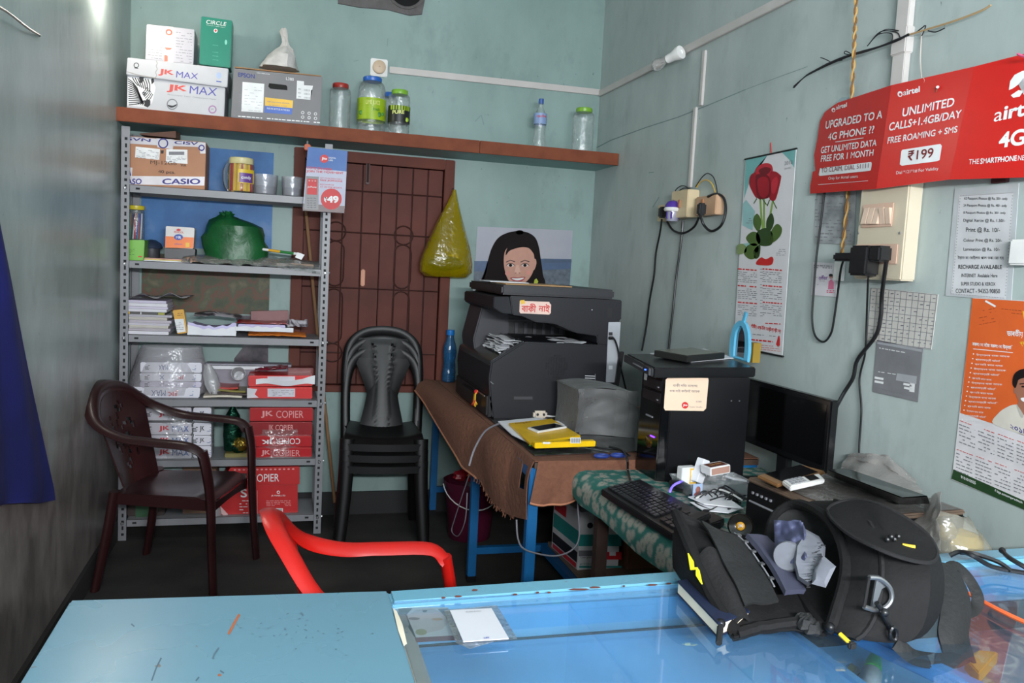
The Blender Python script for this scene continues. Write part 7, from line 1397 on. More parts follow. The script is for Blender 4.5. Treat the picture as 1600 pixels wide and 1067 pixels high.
# ------------------------------------------------------------------ red banner in three folded panels
ban = thing('folded_banner', 'long red folded banner with white lettering hanging across the right wall', 'banner', pX(1440, 290, XR))
REDB = mat('banner_red', (190, 26, 20), .3, var=.05); XA, XB, XC2, XD = 1.69, 1.645, 1.660, 1.685
EDGE = None
def panel(px, Xs, name='panel'):
    q = [pX(x, y, X) for (x, y), X in zip(px, Xs)]; return q
P1 = [((1303, 162), XA), ((1393, 133), XB), ((1369, 295), XB), ((1266, 302.5), XA)]
P2 = [((1393, 133), XB), ((1522, 104), XC2), ((1483, 280.5), XC2), ((1369, 295), XB)]
P3 = [((1522, 104), XC2), ((1640, 74), XD), ((1640, 276), XD), ((1483, 280.5), XC2)]
def uvfit(px, pts):
    pass
for k, PP in enumerate((P1, P2, P3)):
    q = [pX(x, y, X) for (x, y), X in PP]; m = MB()
    if EDGE: q[0], q[3] = EDGE
    n = (q[1]-q[0]).cross(q[3]-q[0]).normalized(); q[2] = pP(*PP[2][0], q[0], n); EDGE = (q[1], q[2])   # each panel is flat and shares its fold with the next
    out = [pP(x, y, q[0], n) for x, y in ((1310, 160), (1393, 133), (1369, 295), (1266, 302.5), (1266, 291), (1270, 268), (1274, 267), (1272, 242), (1277, 218), (1281, 190), (1289, 175), (1302, 165))] if k == 0 else q
    n = n if n.dot(EYE-q[0]) > 0 else -n
    m.prism(out, -n*.0015, REDB); pn = m.build('panel', ban); g = MB(); f = Face(g, q[0], n); L_ = .0016
    Wt = WHITE
    if k == 0:
        f.line('airtel', 1307, 172, 1324, 167, 7, Wt, .03, L_); f.disc(1303, 172, 3, 3.4, Wt, L_); f.disc(1303.4, 172.6, 1.5, 1.7, REDB, L_*1.3)
        f.line('UPGRADED TO A', 1290, 202, 1379, 185, 13, Wt, .02, L_, 1.5); f.line('4G PHONE ??', 1294, 220, 1366, 208, 12, Wt, .02, L_, 1.5); f.line('GET UNLIMITED DATA', 1283, 240, 1370, 228, 10.5, Wt, .02, L_, 1.2); f.line('FREE FOR 1 MONTH', 1283, 253.5, 1365, 243.5, 10.5, Wt, .02, L_, 1.2)
        f.poly([(1282, 263), (1362, 253), (1363, 256), (1361.5, 266), (1359, 267), (1281, 275), (1280, 273)], Wt, L_); f.line('TO CLAIM, DIAL 51111', 1284, 271, 1358, 263.5, 8.5, mat('ink_darkred', (110, 20, 24), .5), .0, L_*1.6, .5); f.line('Only for Airtel users', 1295, 282.5, 1341, 279, 6, Wt, 0, L_); f.stroke([(1279, 288.6), (1357, 282.5)], .6, Wt, L_); f.stroke([(1306, 222), (1350, 215.5)], 1, Wt, L_)
    elif k == 1:
        f.line('airtel', 1412, 150, 1438, 144, 9.5, Wt, .035, L_); f.disc(1407, 147, 4, 4.6, Wt, L_); f.disc(1407.6, 147.8, 2, 2.3, REDB, L_*1.3)
        f.line('UNLIMITED', 1410, 183, 1491, 166, 14, Wt, .02, L_, 2); f.line('CALLS+1.4GB/DAY', 1389, 205, 1502, 184, 13, Wt, .02, L_, 2); f.line('FREE ROAMING + SMS', 1387, 225, 1496, 207, 10.5, Wt, .02, L_, 1.5)
        f.poly([(1411, 234), (1470, 225), (1472.5, 228), (1469, 250), (1465, 252), (1410, 259), (1406.5, 257), (1409, 236)], Wt, L_); f.line('₹199', 1419, 252, 1459, 246, 16, MATS['ink_darkred'], .01, L_*1.7, 1.5); f.line('Dial *121*1# For Validity', 1401, 274, 1467, 267, 6.5, Wt, 0, L_)
    else:
        f.line('airtel', 1553, 192, 1625, 176, 23, Wt, .035, L_, 3); f.line('4G', 1560, 233, 1602, 226, 26, Wt, .03, L_, 3); f.line('THE', 1514, 257, 1530, 256, 8, Wt, 0, L_, 1); f.line('SMARTPHONE', 1532, 256.5, 1589, 251.5, 9, Wt, .03, L_, 1); f.line('NETWORK', 1591, 251, 1634, 248, 8, Wt, 0, L_, 1)
        f.poly([(1577, 141), (1579, 127), (1586, 117), (1598, 111), (1615, 108), (1622, 114), (1622, 128), (1612, 142), (1600, 148), (1604, 140), (1612, 128), (1611, 118), (1600, 122), (1592, 132), (1584, 138)], Wt, L_); f.poly([(1580, 149), (1592, 141), (1600, 142), (1594, 151), (1584, 153)], Wt, L_)
    g.build('lettering', pn)
m = MB(); a = pX(1464, 137, XC2-.02); 
for x, y in ((1464, 138),): m.tube([pX(x, y, 1.652), pX(x+1, y-2, 1.645)], .004, STEEL, seg=6); m.tube([pX(x, y+1, 1.648), pX(x-2, y+6, 1.645)], .0015, mat('rust', (110, 60, 40), .8), seg=5)
m.solo('nail', 'rusty nail through the middle panel of the red banner', 'nail')
m = MB(); m.tube([pX(1441+3.8*cos(2*pi*k/14), 126+4.5*sin(2*pi*k/14), 1.652) for k in range(14)], .0012, mat('string_white', (190, 180, 172), .8), seg=5, loop=True); m.tube(smooth([pX(x, y, X) for x, y, X in ((1440, 122, 1.655), (1438, 95, 1.69), (1439, 70, 1.7), (1440, 52, 1.705))], 5), .0018, MATS['string_white'], seg=5); m.solo('hanging_string', 'pale string holding the middle panel of the red banner', 'string')
m = MB(); m.tube(smooth([pX(x, y, 1.64) for x, y in ((1590, 84), (1600, 88), (1612, 84), (1625, 86))], 4), .003, mat('string_pink', (214, 90, 130), .7), seg=5); m.solo('knotted_string', 'pink knotted string at the top of the right banner panel', 'string')
# rope twisted from two strands, in front of the wall
m = MB(); pts = smooth([pX(x, y, X) for x, y, X in ((1347, -175, 1.66), (1343, -80, 1.66), (1339, -12, 1.66), (1337, 40, 1.67), (1335, 85, 1.67), (1332, 150, 1.69), (1328, 230, 1.702), (1325, 310, 1.70), (1318, 380, 1.70), (1316, 404, 1.70))], 12)
for ph_, mm in ((0, mat('rope_tan', (186, 146, 84), .8)), (pi, mat('rope_brown', (120, 84, 44), .8))):
    m.tube([p+V(-.002, .0035*cos(i*.9+ph_), .0)+V(.0035*sin(i*.9+ph_), 0, 0) for i, p in enumerate(pts)], .0032, mm, seg=6)
m.solo('twisted_rope', 'thin tan rope hanging from above behind the red banner', 'rope')
# bundle of black wires
m = MB(); r = random.Random(6); base = [(1240, 136), (1262, 118), (1290, 102), (1318, 90), (1345, 82), (1375, 73), (1402, 62), (1420, 54)]
for k in range(5): m.tube(smooth([pX(x+r.uniform(-1, 1), y+r.uniform(-1.6, 1.6), XR-.03-.01*r.random()) for x, y in base[(k > 2)*1:]], 5), .002, INK, seg=5)
for pts in (((1300, 98), (1288, 92), (1282, 90)), ((1335, 88), (1322, 80), (1320, 84), (1332, 86)), ((1355, 72), (1370, 55), (1385, 46), (1404, 48)), ((1355, 72), (1372, 54), (1392, 52), (1394, 62), (1388, 68)), ((1357, 70), (1375, 50), (1400, 50), (1406, 58)), ((1285, 104), (1295, 98), (1316, 94))): m.tube(smooth([pX(x, y, XR-.03) for x, y in pts], 5), .0016, INK, seg=5)
m.solo('wire_bundle', 'frayed bundle of black wires sagging across the wide conduit', 'wires')
m = MB(); m.tube(smooth([pX(x, y, XR-.03) for x, y in ((1422, 54), (1445, 47), (1475, 38), (1505, 28), (1535, 16), (1548, 8))], 5), .0028, mat('wire_tan', (170, 140, 100), .7), seg=5)
for pts in (((1430, 52), (1440, 44), (1446, 40), (1444, 48), (1440, 56)), ((1450, 48), (1462, 50), (1476, 44))): m.tube(smooth([pX(x, y, XR-.03) for x, y in pts], 5), .0018, INK, seg=5)
m.solo('tan_wire', 'tan wire running up to the right from the wide conduit', 'wires')
# ------------------------------------------------------------------ switch board with plugs
sb = thing('switch_board', 'large cream switch board with a row of five switches below the red banner', 'switch board', pX(1380, 438, XR)); CB = mat('switchboard_cream', (196, 184, 162), .4, var=.04)
yA, yB = pX(1333, 435, XR-.05).y, pX(1407, 438, XR-.05).y; zb, ztp = pX(1370, 437, XR-.05).z, pX(1370, 292, XR-.05).z+.02
m = MB(); m.bx((XR-.05, yB, zb), (XR-.0005, yA, ztp), CB, bevel=.004); bo = m.build('board', sb)
XS = XR-.0505
def onb(x0, y0, x1, y1, dp, m, nm_, par, bevel=.002):
    a, b = pX(x0, y0, XS), pX(x1, y1, XS); g = MB(); g.bx((XS-dp, b.y, b.z), (XS, a.y, a.z), m, bevel=bevel); return g.build(nm_, par)
PN = mat('panel_pinkish', (200, 168, 148), .4); p1 = onb(1350, 320, 1395, 354, .004, PN, 'switch_panel', sb); p2 = onb(1338, 382, 1402, 413, .004, PN, 'socket_panel', sb)
for k in range(5):
    x = 1351.5+8.8*k; w_ = MB(); a, b = pX(x, 325, XS-.004), pX(x+5.6, 350, XS-.004); up_ = k > 2; w_.hexa([V(XS-.004, b.y, b.z), V(XS-.004, a.y, b.z), V(XS-.004, a.y, a.z), V(XS-.004, b.y, a.z), V(XS-(.007 if up_ else .016), b.y, b.z), V(XS-(.007 if up_ else .016), a.y, b.z), V(XS-(.016 if up_ else .007), a.y, a.z), V(XS-(.016 if up_ else .007), b.y, a.z)], mat('switch_beige', (206, 180, 160), .35), .001); w_.build('switch', p1)
for x, y in ((1341, 364), (1406, 364)): m = MB(); q = pX(x, y, XS-.001); m.lathe([(.004, 0), (.003, .002)], STEEL, M=Matrix.Translation(q) @ Matrix.Rotation(-pi/2, 4, 'Y'), seg=8); m.build('screw', sb)
def wallbrick(name, label, x0, y0, x1, y1, dp, X, pts, r, cat='adapter'):
    t = thing(name, label, cat, pX((x0+x1)/2, y1, X)); a, b = pX(x0, y0, X), pX(x1, y1, X); m = MB(); m.bx((X-dp, b.y, b.z), (X, a.y, a.z), BLACKP, bevel=.006); m.build('plug_body', t); m = MB(); m.tube(smooth(pts, 6), r, BLACKP, seg=8); m.build('cable', t); return t
XP = XS-.005
wallbrick('power_adapter', 'black power adapter block plugged in the middle of the switch board', 1350, 385, 1374, 432, .05, XP, [pX(x, y, X) for x, y, X in ((1357, 432, XP-.03), (1356, 445, XP-.01), (1354, 500, XR-.02), (1352, 550, XR-.012), (1345, 580, XR-.01), (1343, 600, XR-.01), (1346, 640, XR-.01), (1343, 690, XR-.012), (1342, 715, XR-.02))], .003)
wallbrick('power_plug', 'thick black plug at the right of the switch board with a heavy cable', 1378, 385, 1394, 410, .045, XP, [pX(x, y, X) for x, y, X in ((1385, 408, XP-.03), (1383, 422, XP-.02), (1378, 460, XR-.03), (1376, 495, XR-.02), (1368, 525, XR-.02), (1340, 562, XR-.02), (1333, 590, XR-.02), (1318, 615, XR-.03), (1305, 640, XR-.06), (1298, 662, XR-.1))], .006)
wallbrick('phone_charger', 'flat black charger sticking out left of the switch board with a looping lead', 1318, 396, 1351, 409, .04, XP, [pX(x, y, X) for x, y, X in ((1319, 404, XP-.02), (1314, 420, XP), (1310, 450, XR-.02), (1303, 500, XR-.015), (1298, 522, XR-.015), (1287, 534, XR-.015), (1274, 525, XR-.015), (1269, 500, XR-.015), (1271, 460, XR-.015), (1276, 400, XR-.015), (1285, 330, XR-.015), (1289, 295, XR-.012))], .0035)
m = MB(); wallbox(m, 1314, 424, 14, 30, .012, WHITEP, .002); m.solo('white_tag', 'small white plastic clip under the charger beside the flyer', 'clip')
m = MB(); wallbox(m, 1606, 395, 30, 40, .03, WHITEP, .004); m.solo('white_socket', 'white socket at the right end of the wall beside the price list', 'socket')
m = MB(); wallbox(m, 1566, 282, 24, 8, .012, mat('clip_dark', (60, 24, 28), .6), .001); m.solo('dark_clip', 'dark tape strip on the wall just under the right banner panel', 'tape')
m = MB(); a = pX(1340, 160, 1.70); m.prism([pX(x, y, 1.705) for x, y in ((1306, 160), (1315, 152), (1326, 152), (1322, 158), (1309, 164))], (.002, 0, 0), mat('tape_clear', (150, 168, 172), .2)); m.solo('tape_scrap', 'scrap of clear tape at the cut corner of the left banner panel', 'tape')
# ================================================================== left wall
bc = thing('blue_cloth', 'deep blue cloth hanging on the left wall', 'cloth', pX(30, 795, XL)); BLC = mat('cloth_blue', (16, 22, 92), .75, scale=5, var=.2)
cp_ = [pX(x, y, XL+.03) for x, y in ((-60, 200), (0, 350), (20, 440), (45, 570), (68, 680), (84, 775), (72, 790), (45, 797), (0, 799), (-60, 802))]
m = MB(); edge = [pX(x, y, XL+.022) for x, y in ((-6, 310), (20, 430), (45, 560), (68, 672), (86, 762), (86, 780))]; bot = [pX(x, y, XL+.022) for x, y in ((-90, 310), (-90, 430), (-90, 560), (-90, 672), (-90, 800), (-90, 806))]
def cf(u, v):
    a = v*(len(edge)-1); i = int(min(a, len(edge)-2)); e = edge[i].lerp(edge[i+1], a-i); b = bot[i].lerp(bot[i+1], a-i); return b.lerp(e, u)+V(.014*sin(u*16+v*3)*(1-u*.5), 0, -.006*sin(u*9)*(v > .95))
m.grid(cf, 30, 16, BLC, th=.004); m.build('cloth', bc)
m = MB(); m.tube(smooth([pX(x, y, X) for x, y, X in ((-20, 2, XL+.06), (10, 18, XL+.05), (45, 45, XL+.03), (60, 54, XL+.012), (62, 56, XL+.001))], 4), .0035, mat('wire_steel', (150, 146, 140), .4, .6), seg=6); m.solo('wall_hook', 'bent steel wire sticking out of the upper left wall', 'hook')
# ================================================================== blue shop counter with glass top
CB_ = None
def chipped(name, base, chip, thr=.72):
    m = bpy.data.materials.new(name); m.use_nodes = True; N = m.node_tree.nodes; L = m.node_tree.links; b = N['Principled BSDF']; b.inputs['Roughness'].default_value = .26; b.inputs['Specular IOR Level'].default_value = .6
    tc = N.new('ShaderNodeTexCoord'); n1 = N.new('ShaderNodeTexNoise'); n1.inputs['Scale'].default_value = 3; n1.inputs['Detail'].default_value = 4; L.new(tc.outputs['Object'], n1.inputs['Vector'])
    r1 = N.new('ShaderNodeValToRGB'); L.new(n1.outputs['Fac'], r1.inputs['Fac']); r1.color_ramp.elements[0].color = lin(base); r1.color_ramp.elements[1].color = tuple(min(1, v*1.12) for v in lin(base)[:3])+(1,)
    n2 = N.new('ShaderNodeTexNoise'); n2.inputs['Scale'].default_value = 46; n2.inputs['Detail'].default_value = 5; L.new(tc.outputs['Object'], n2.inputs['Vector']); r2 = N.new('ShaderNodeValToRGB'); L.new(n2.outputs['Fac'], r2.inputs['Fac']); r2.color_ramp.elements[0].position = thr; r2.color_ramp.elements[1].position = thr+.02
    mx = N.new('ShaderNodeMix'); mx.data_type = 'RGBA'; L.new(r2.outputs['Color'], mx.inputs['Factor']); c = [q for q in mx.inputs if q.type == 'RGBA']; L.new(r1.outputs['Color'], c[0]); c[1].default_value = lin(chip); L.new([q for q in mx.outputs if q.type == 'RGBA'][0], b.inputs['Base Color'])
    n3 = N.new('ShaderNodeTexNoise'); n3.inputs['Scale'].default_value = 7; L.new(tc.outputs['Object'], n3.inputs['Vector']); rr = N.new('ShaderNodeMapRange'); L.new(n3.outputs['Fac'], rr.inputs[0]); rr.inputs[3].default_value = .14; rr.inputs[4].default_value = .42; L.new(rr.outputs[0], b.inputs['Roughness']); return m
CBL = chipped('counter_blue', (88, 124, 140), (96, 84, 78), .73); FRM = chipped('counter_frame', (92, 142, 162), (110, 54, 46), .70); INB = mat('counter_inner_blue', (108, 172, 212), .5, var=.12, scale=5)
ZC = .9
ct = thing('shop_counter', 'light blue painted shop counter with a glass display top in the foreground', 'counter', (.6, .9, 0))
bl, bm_, br_ = pZ(110, 937, ZC), pZ(612, 922, ZC), V(1.705, 1.262, ZC); YN = .62
m = MB(); gx0, gxn = pZ(612, 941, ZC), pZ(645, 1067, ZC); xn = gxn.x
m.hexa([V(bl.x, YN, 0), V(gx0.x, YN, 0), V(gx0.x, bm_.y, 0), V(bl.x, bl.y, 0), V(bl.x, YN, ZC), V(gx0.x-.003, YN, ZC), V(gx0.x, bm_.y, ZC), V(bl.x, bl.y, ZC)], CBL, .003); m.build('wooden_top', ct)
# back frame strip and inner lip
b0 = V(gx0.x+.0005, bm_.y, 0); b1 = V(br_.x, br_.y, 0); wv = V(0, -.045, 0)
def bkl(x): return b0.y+(b1.y-b0.y)*(x-b0.x)/(b1.x-b0.x)
m = MB(); m.hexa([b0+wv, b1+wv, b1, b0]+[p+V(0, 0, ZC) for p in (b0+wv, b1+wv, b1, b0)], FRM, .004); m.build('back_frame', ct)
m = MB(); o = V(0, -.0452, 0); p0, p1 = b0+o, b1+o; m.hexa([p0+V(0, -.014, .8), p1+V(0, -.014, .8), p1+V(0, 0, .8), p0+V(0, 0, .8), p0+V(0, -.014, ZC-.012), p1+V(0, -.014, ZC-.012), p1+V(0, 0, ZC-.003), p0+V(0, 0, ZC-.003)], mat('lip_pale_blue', (112, 172, 204), .4), .001); m.build('back_lip', ct)
yi = bkl(.4)-.061
def inner(x0, x1, zf, nm_):
    m = MB(); m.bx((x0, YN+.03, zf-.012), (x1, yi-.013, zf), INB); return m.build(nm_, ct)
part_x = pZ(1285, 1030, .84).x
inner(gx0.x+.001, part_x, .838, 'display_floor'); inner(part_x+.012, 1.70, .785, 'display_floor')
m = MB(); m.bx((part_x, YN+.03, .7), (part_x+.012, yi-.013, .845), INB); m.build('partition', ct)
m = MB(); m.bx((gx0.x+.001, yi-.006, .852), (1.70, yi, ZC-.012), mat('inner_back_blue', (78, 150, 190), .5)); m.bx((gx0.x+.001, yi-.012, .70), (1.70, yi-.008, .84), mat('gap_shade', (30, 40, 46), .9)); m.build('inner_back', ct)  # blue back board; dark strip has the gap's shade put into its colour
m = MB(); m.bx((gx0.x+.0005, YN+.03, .838), (gx0.x+.02, yi-.02, ZC-.0075), mat('rebate_wood', (150, 140, 122), .7)); m.build('side_rebate', ct)
m = MB(); m.bx((gx0.x, YN, 0), (1.705, YN+.03, ZC-.0065), CBL); m.build('front_board', ct)
q0, q1 = pZ(1376, 1004, .885), pZ(1512, 1067, .885); d = (q1-q0)/(q1.y-q0.y); qa, qb = q0+d*(yi-.02-q0.y), q0+d*(YN+.03-q0.y); m = MB(); w2 = V(.026, 0, 0); dn = V(0, 0, -.022)
m.hexa([qa+dn, qb+dn, qb+w2+dn, qa+w2+dn, qa, qb, qb+w2, qa+w2], mat('bar_blue', (62, 140, 196), .4), .003); m.build('cross_bar', ct)
GL = film('counter_glass', (200, 225, 240), .02, .0, .02, (244, 249, 255), 0, fres=.38)
m = MB(); m.bx((gx0.x+.001, YN+.001, ZC-.006), (1.702, yi+.012, ZC), GL, bevel=.001); m.build('glass_top', ct)
# scratches of rust on the wooden top
m = MB(); f = Face(m, (0, 0, ZC+.0002), (0, 0, 1)); RU = mat('rust_scratch', (150, 84, 52), .8); DK = mat('dark_scratch', (70, 92, 104), .8)
f.stroke([(374, 960), (366, 974), (357, 991)], 4, RU, .0003)
for a in ([(342, 1012), (334, 1024), (333, 1030)], [(252, 1028), (244, 1044), (237, 1064)], [(205, 975), (210, 979)], [(470, 957), (474, 962)], [(311, 1058), (306, 1064)], [(344, 1048), (350, 1052)]): f.stroke(a, 2.4, DK, .0003)
f.disc(343, 1055, 3, 2, RU, .0004); r = random.Random(9)
for k in range(46): x, y = r.gauss(460, 70), r.gauss(985, 18); L = r.uniform(1, 4); f.stroke([(x, y), (x+L, y+r.uniform(-2, 2))], r.uniform(.6, 1.4), DK, .0003)
m.build('scratches', ct)
m = MB(); f = Face(m, (0, 0, ZC+.0003), (0, 0, 1)); CH_ = mat('rust_chip', (104, 52, 44), .8)
for x, y, w_ in ((693, 934, 7), (716, 932, 12), (805, 929, 7), (840, 926, 5), (905, 921, 34), (930, 918, 18), (858, 926, 6), (1020, 914, 16), (1045, 912, 8), (975, 916, 4), (742, 922, 10)): f.poly([(x-w_/2, y), (x-w_/4, y-1.6), (x+w_/3, y-1.4), (x+w_/2, y), (x+w_/4, y+1.3), (x-w_/3, y+1.6)], CH_, .0003)
m.build('paint_chips', ct)
# ------------------------------------------------------------------ things under and on the glass
def zsheet(name, label, px, z, m, cat, th=.001): 
    t = thing(name, label, cat, V(pZ(px[0][0], px[0][1], z).x, pZ(px[0][0], px[0][1], z).y, z)); b = MB(); b.prism([pZ(x, y, z+th) for x, y in px], (0, 0, -th+.0002), m); o = b.build('sheet', t); g = MB(); return t, o, g, Face(g, (0, 0, z+th), (0, 0, 1))
zz = .8915
t, o, g, f = zsheet('portrait_flyer', 'printed flyer of a face lying upside down under the glass at its left corner', ((618, 949), (700, 949), (722, 992), (648, 996)), zz, mat('flyer_pale', (190, 188, 178), .3, scale=16), 'flyer')
GS = mat('flyer_skin_grey', (176, 164, 152), .3); f.poly([(636, 962), (650, 953), (676, 951), (695, 958), (702, 972), (690, 984), (664, 990), (644, 982)], GS, .0003); f.poly([(622, 950), (645, 950), (634, 962), (640, 976), (632, 984), (624, 966)], mat('flyer_hair_grey', (104, 100, 88), .3), .0004); f.poly([(700, 951), (716, 980), (704, 976), (694, 962), (684, 952)], MATS['flyer_hair_grey'], .0004)
f.disc(647, 967, 9, 2.2, mat('flyer_brow', (90, 78, 66), .3), .0006); f.disc(683, 968, 9, 2, mat('flyer_ear', (170, 130, 90), .3), .0006); f.poly([(660, 954), (668, 953.5), (666, 957), (661, 957)], MATS['flyer_brow'], .0006); f.disc(658, 988, 9, 5, mat('flyer_olive', (140, 132, 80), .3), .0006); f.poly([(648, 996.5), (722, 992.5), (726, 1000), (650, 1004)], mat('flyer_maroon', (106, 50, 56), .3), .0004); g.build('printed_picture', o)
t, o, g, f = zsheet('white_card', 'white square card lying on a clear sleeve on the glass counter top', ((703, 953), (768, 950), (795, 997), (724, 1002)), ZC+.002, mat('card_bright', (186, 186, 192), .4, var=.03), 'card', .0015); f.line('SCAN & PAY', 728, 958, 752, 956.8, 2, GREYINK, 0); f.line('UPI', 756, 999, 764, 998.5, 2.5, BLUEINK, .01); g.build('printed_text', o)
m = MB(); q = [pZ(x, y, ZC+.0005) for x, y in ((694, 954), (776, 946), (808, 998), (770, 1003), (734, 1014), (712, 1004))]; m.prism(q, (0, 0, .001), CLEAR); m.solo('clear_sleeve', 'thin clear plastic sleeve under the white card on the glass', 'sleeve')
m = MB(); f = Face(m, (0, 0, ZC+.0006), (0, 0, 1)); f.poly([(614, 950), (620, 955), (629, 976), (636, 1006), (631, 1010), (622, 985)], mat('tape_cream', (206, 196, 176), .4), .0004); m.solo('tape_strip', 'peeling cream tape along the left edge of the glass', 'tape')
# notebook under the backpack flap
nb = thing('notebook', 'dark blue hard cover notebook lying under the backpack flap on the counter edge', 'notebook', pZ(1090, 940, ZC)); q = [pZ(x, y, ZC+.022) for x, y in ((1058, 907), (1122, 974), (1172, 955), (1112, 898))]; NBL = mat('notebook_navy', (12, 24, 52), .6)
m = MB(); m.prism([p+V(0, 0, 0) for p in q], (0, 0, -.003), NBL, .0008); m.prism([V(p.x, p.y, ZC+.0035) for p in q], (0, 0, -.003), NBL, .0008); m.build('cover', nb); c = sum(q, V(0, 0, 0))/4; m = MB(); m.prism([c+(p-c)*.96-V(0, 0, .0031) for p in q], (0, 0, -.0155), mat('page_cream', (220, 206, 180), .7)); m.build('pages', nb)
# ------------------------------------------------------------------ backpack
BP = mat('nylon_black', (15, 14, 15), .8, scale=160, bump=.12, var=.2, spec=.25); BPD = mat('nylon_dark', (12, 12, 13), .75, scale=120, bump=.2); BPL = mat('nylon_grey', (26, 25, 26), .8, spec=.25, scale=160, bump=.2); PULL = mat('pull_yellow', (214, 176, 30), .4); SLV = mat('ring_silver', (150, 150, 152), .35, .9)
bp = thing('backpack', 'black camera backpack lying open on the counter with grey gear inside', 'backpack', pZ(1340, 960, ZC))
def loop(pts, n=4): return smooth([pY(x, y, Y) for x, y, Y in pts], n, True)
rings = [loop(r) for r in (
 ((1250, 788, 1.22), (1300, 818, 1.08), (1322, 880, 1.01), (1308, 950, .97), (1288, 982, .965), (1240, 915, 1.1), (1203, 858, 1.2), (1212, 806, 1.25)),
 ((1280, 782, 1.20), (1335, 815, 1.04), (1356, 885, .97), (1342, 965, .94), (1310, 992, .945), (1275, 925, 1.08), (1245, 860, 1.2), (1248, 800, 1.24)),
 ((1330, 782, 1.16), (1385, 822, 1.0), (1402, 890, .94), (1388, 972, .92), (1350, 1000, .935), (1320, 930, 1.06), (1300, 862, 1.17), (1298, 800, 1.2)),
 ((1400, 802, 1.1), (1440, 842, .98), (1454, 900, .92), (1442, 980, .905), (1400, 1003, .92), (1378, 930, 1.03), (1366, 870, 1.12), (1368, 815, 1.13)),
 ((1440, 826, 1.06), (1466, 862, .97), (1476, 912, .93), (1466, 965, .915), (1432, 996, .925), (1420, 930, 1.0), (1418, 880, 1.06), (1420, 838, 1.08)),
 ((1452, 860, 1.02), (1466, 882, .98), (1472, 912, .96), (1466, 945, .95), (1450, 965, .955), (1442, 930, .99), (1442, 890, 1.02), (1444, 866, 1.03)))]
m = MB(); m.rings(rings, BP, cap=False); m.add(rings[-1], [tuple(range(len(rings[-1])))], BP)
inn = [[p+(sum(r, V(0, 0, 0))/len(r)-p)*.07 for p in r] for r in rings[:4]]
m.rings([rings[0], inn[0]], BP, cap=False); body = m.build('main_body', bp)
m = MB(); m.rings(inn, BPD, cap=False); m.add(inn[-1], [tuple(range(len(inn[-1])))], BPD); m.build('inner_lining', bp)
m = MB(); m.tube(rings[0], .009, BP, seg=8, loop=True); m.tube([p.lerp(q, .5) for p, q in zip(rings[1], rings[2])][0:20], .004, BPL, seg=6); m.build('rim_piping', bp)
def uplift(pts, dz): return [p+V(0, 0, dz) for p in pts]
pk = smooth([pY(x, y, Y) for x, y, Y in ((1290, 796, 1.11), (1325, 780, 1.11), (1375, 787, 1.05), (1440, 825, .98), (1466, 860, .94), (1458, 880, .92), (1420, 876, .925), (1370, 858, .95), (1318, 830, 1.02))], 4, True); c = sum(pk, V(0, 0, 0))/len(pk); eye_d = (EYE-c).normalized()
m = MB(); m.rings([[p-eye_d*.05 for p in pk], [p+eye_d*.006 for p in pk], [c+(p-c)*.93+eye_d*.014 for p in pk], [c+(p-c)*.6+eye_d*.018 for p in pk], [c+(p-c)*.05+eye_d*.019 for p in pk]], BP, cap=True); pkt = m.build('top_pocket', bp)
m = MB(); m.tube([c+(p-c)*.96+eye_d*.011 for p in pk], .003, BPL, seg=6, loop=True); m.build('pocket_zip', pkt)
def bar(a, b, r, mm, nm_, par=bp): m = MB(); m.tube([a, b], r, mm, seg=6); return m.build(nm_, par)
pl = pY(1410, 852, .955), pY(1430, 855, .945); bar(*pl, .0032, PULL, 'zip_pull', pkt)
m = MB(); a = pY(1394, 842, .955)
for k in range(4): m.ball(a+V(.006*k-.01, -.002, .004*(k % 2)), .004, mat('zip_metal', (34, 34, 36), .35, .6), seg=8, rn=5)
m.build('zip_slider', pkt)
# front flap, folded open to the left
FL = [[(1150, 993, .985), (1108, 930, 1.07), (1078, 862, 1.15), (1057, 806, 1.24)], [(1185, 982, .99), (1150, 910, 1.08), (1122, 858, 1.15), (1104, 832, 1.22)], [(1240, 975, .985), (1205, 908, 1.09), (1174, 868, 1.16), (1152, 845, 1.22)], [(1292, 987, .965), (1262, 925, 1.08), (1230, 880, 1.17), (1200, 850, 1.23)]]
FP_ = [[pY(*q) for q in r] for r in FL]
def flapf(u, v, up=0):
    a = u*3; i = int(min(a, 2)); rows = []
    for r in (FP_[i], FP_[i+1]):
        s = smooth(r, 8); b = v*(len(s)-1); j = int(min(b, len(s)-2)); rows.append(s[j].lerp(s[j+1], b-j))
    p = rows[0].lerp(rows[1], a-i); return p+V(0, 0, up+.012*sin(pi*min(1, u*1.6+.2))*sin(pi*v)+.004*mnoise.noise(V(u*6, v*6, 1)))
m = MB(); m.grid(lambda u, v: flapf(u, v), 24, 24, BP, th=-.012); fl = m.build('open_flap', bp)
rim = [flapf(0, k/10, .002) for k in range(11)]+[flapf(k/10, 1, .002) for k in range(1, 11)]; rim2 = [flapf(k/12, 0, .002) for k in range(13)]
m = MB(); m.tube(rim, .010, BP, seg=8); m.tube(rim2, .009, BP, seg=8); m.build('flap_edge', fl)
m = MB(); edge = [flapf(0, 1-k/16) for k in range(17)]+[flapf(k/16, 0) for k in range(1, 17)]
def skirt(u, v):
    b = u*(len(edge)-1); i = int(min(b, len(edge)-2)); p = edge[i].lerp(edge[i+1], b-i); g_ = V(p.x, p.y, min(p.z, ZC+.002)); return p.lerp(g_, v)+V(-.008*sin(pi*v), -.008*sin(pi*v), 0)
m.grid(skirt, 48, 6, BP, th=.003); m.build('flap_skirt', fl)
m = MB(); m.grid(lambda u, v: flapf(.22+.36*u, .12+.75*v, .012), 14, 18, BPD, th=.004); m.build('mesh_pocket', fl)
m = MB(); m.grid(lambda u, v: flapf(.02+.2*u, .05+.5*v, .006+.008*sin(pi*u)), 8, 14, BPL, th=.003); m.build('side_gusset', fl)
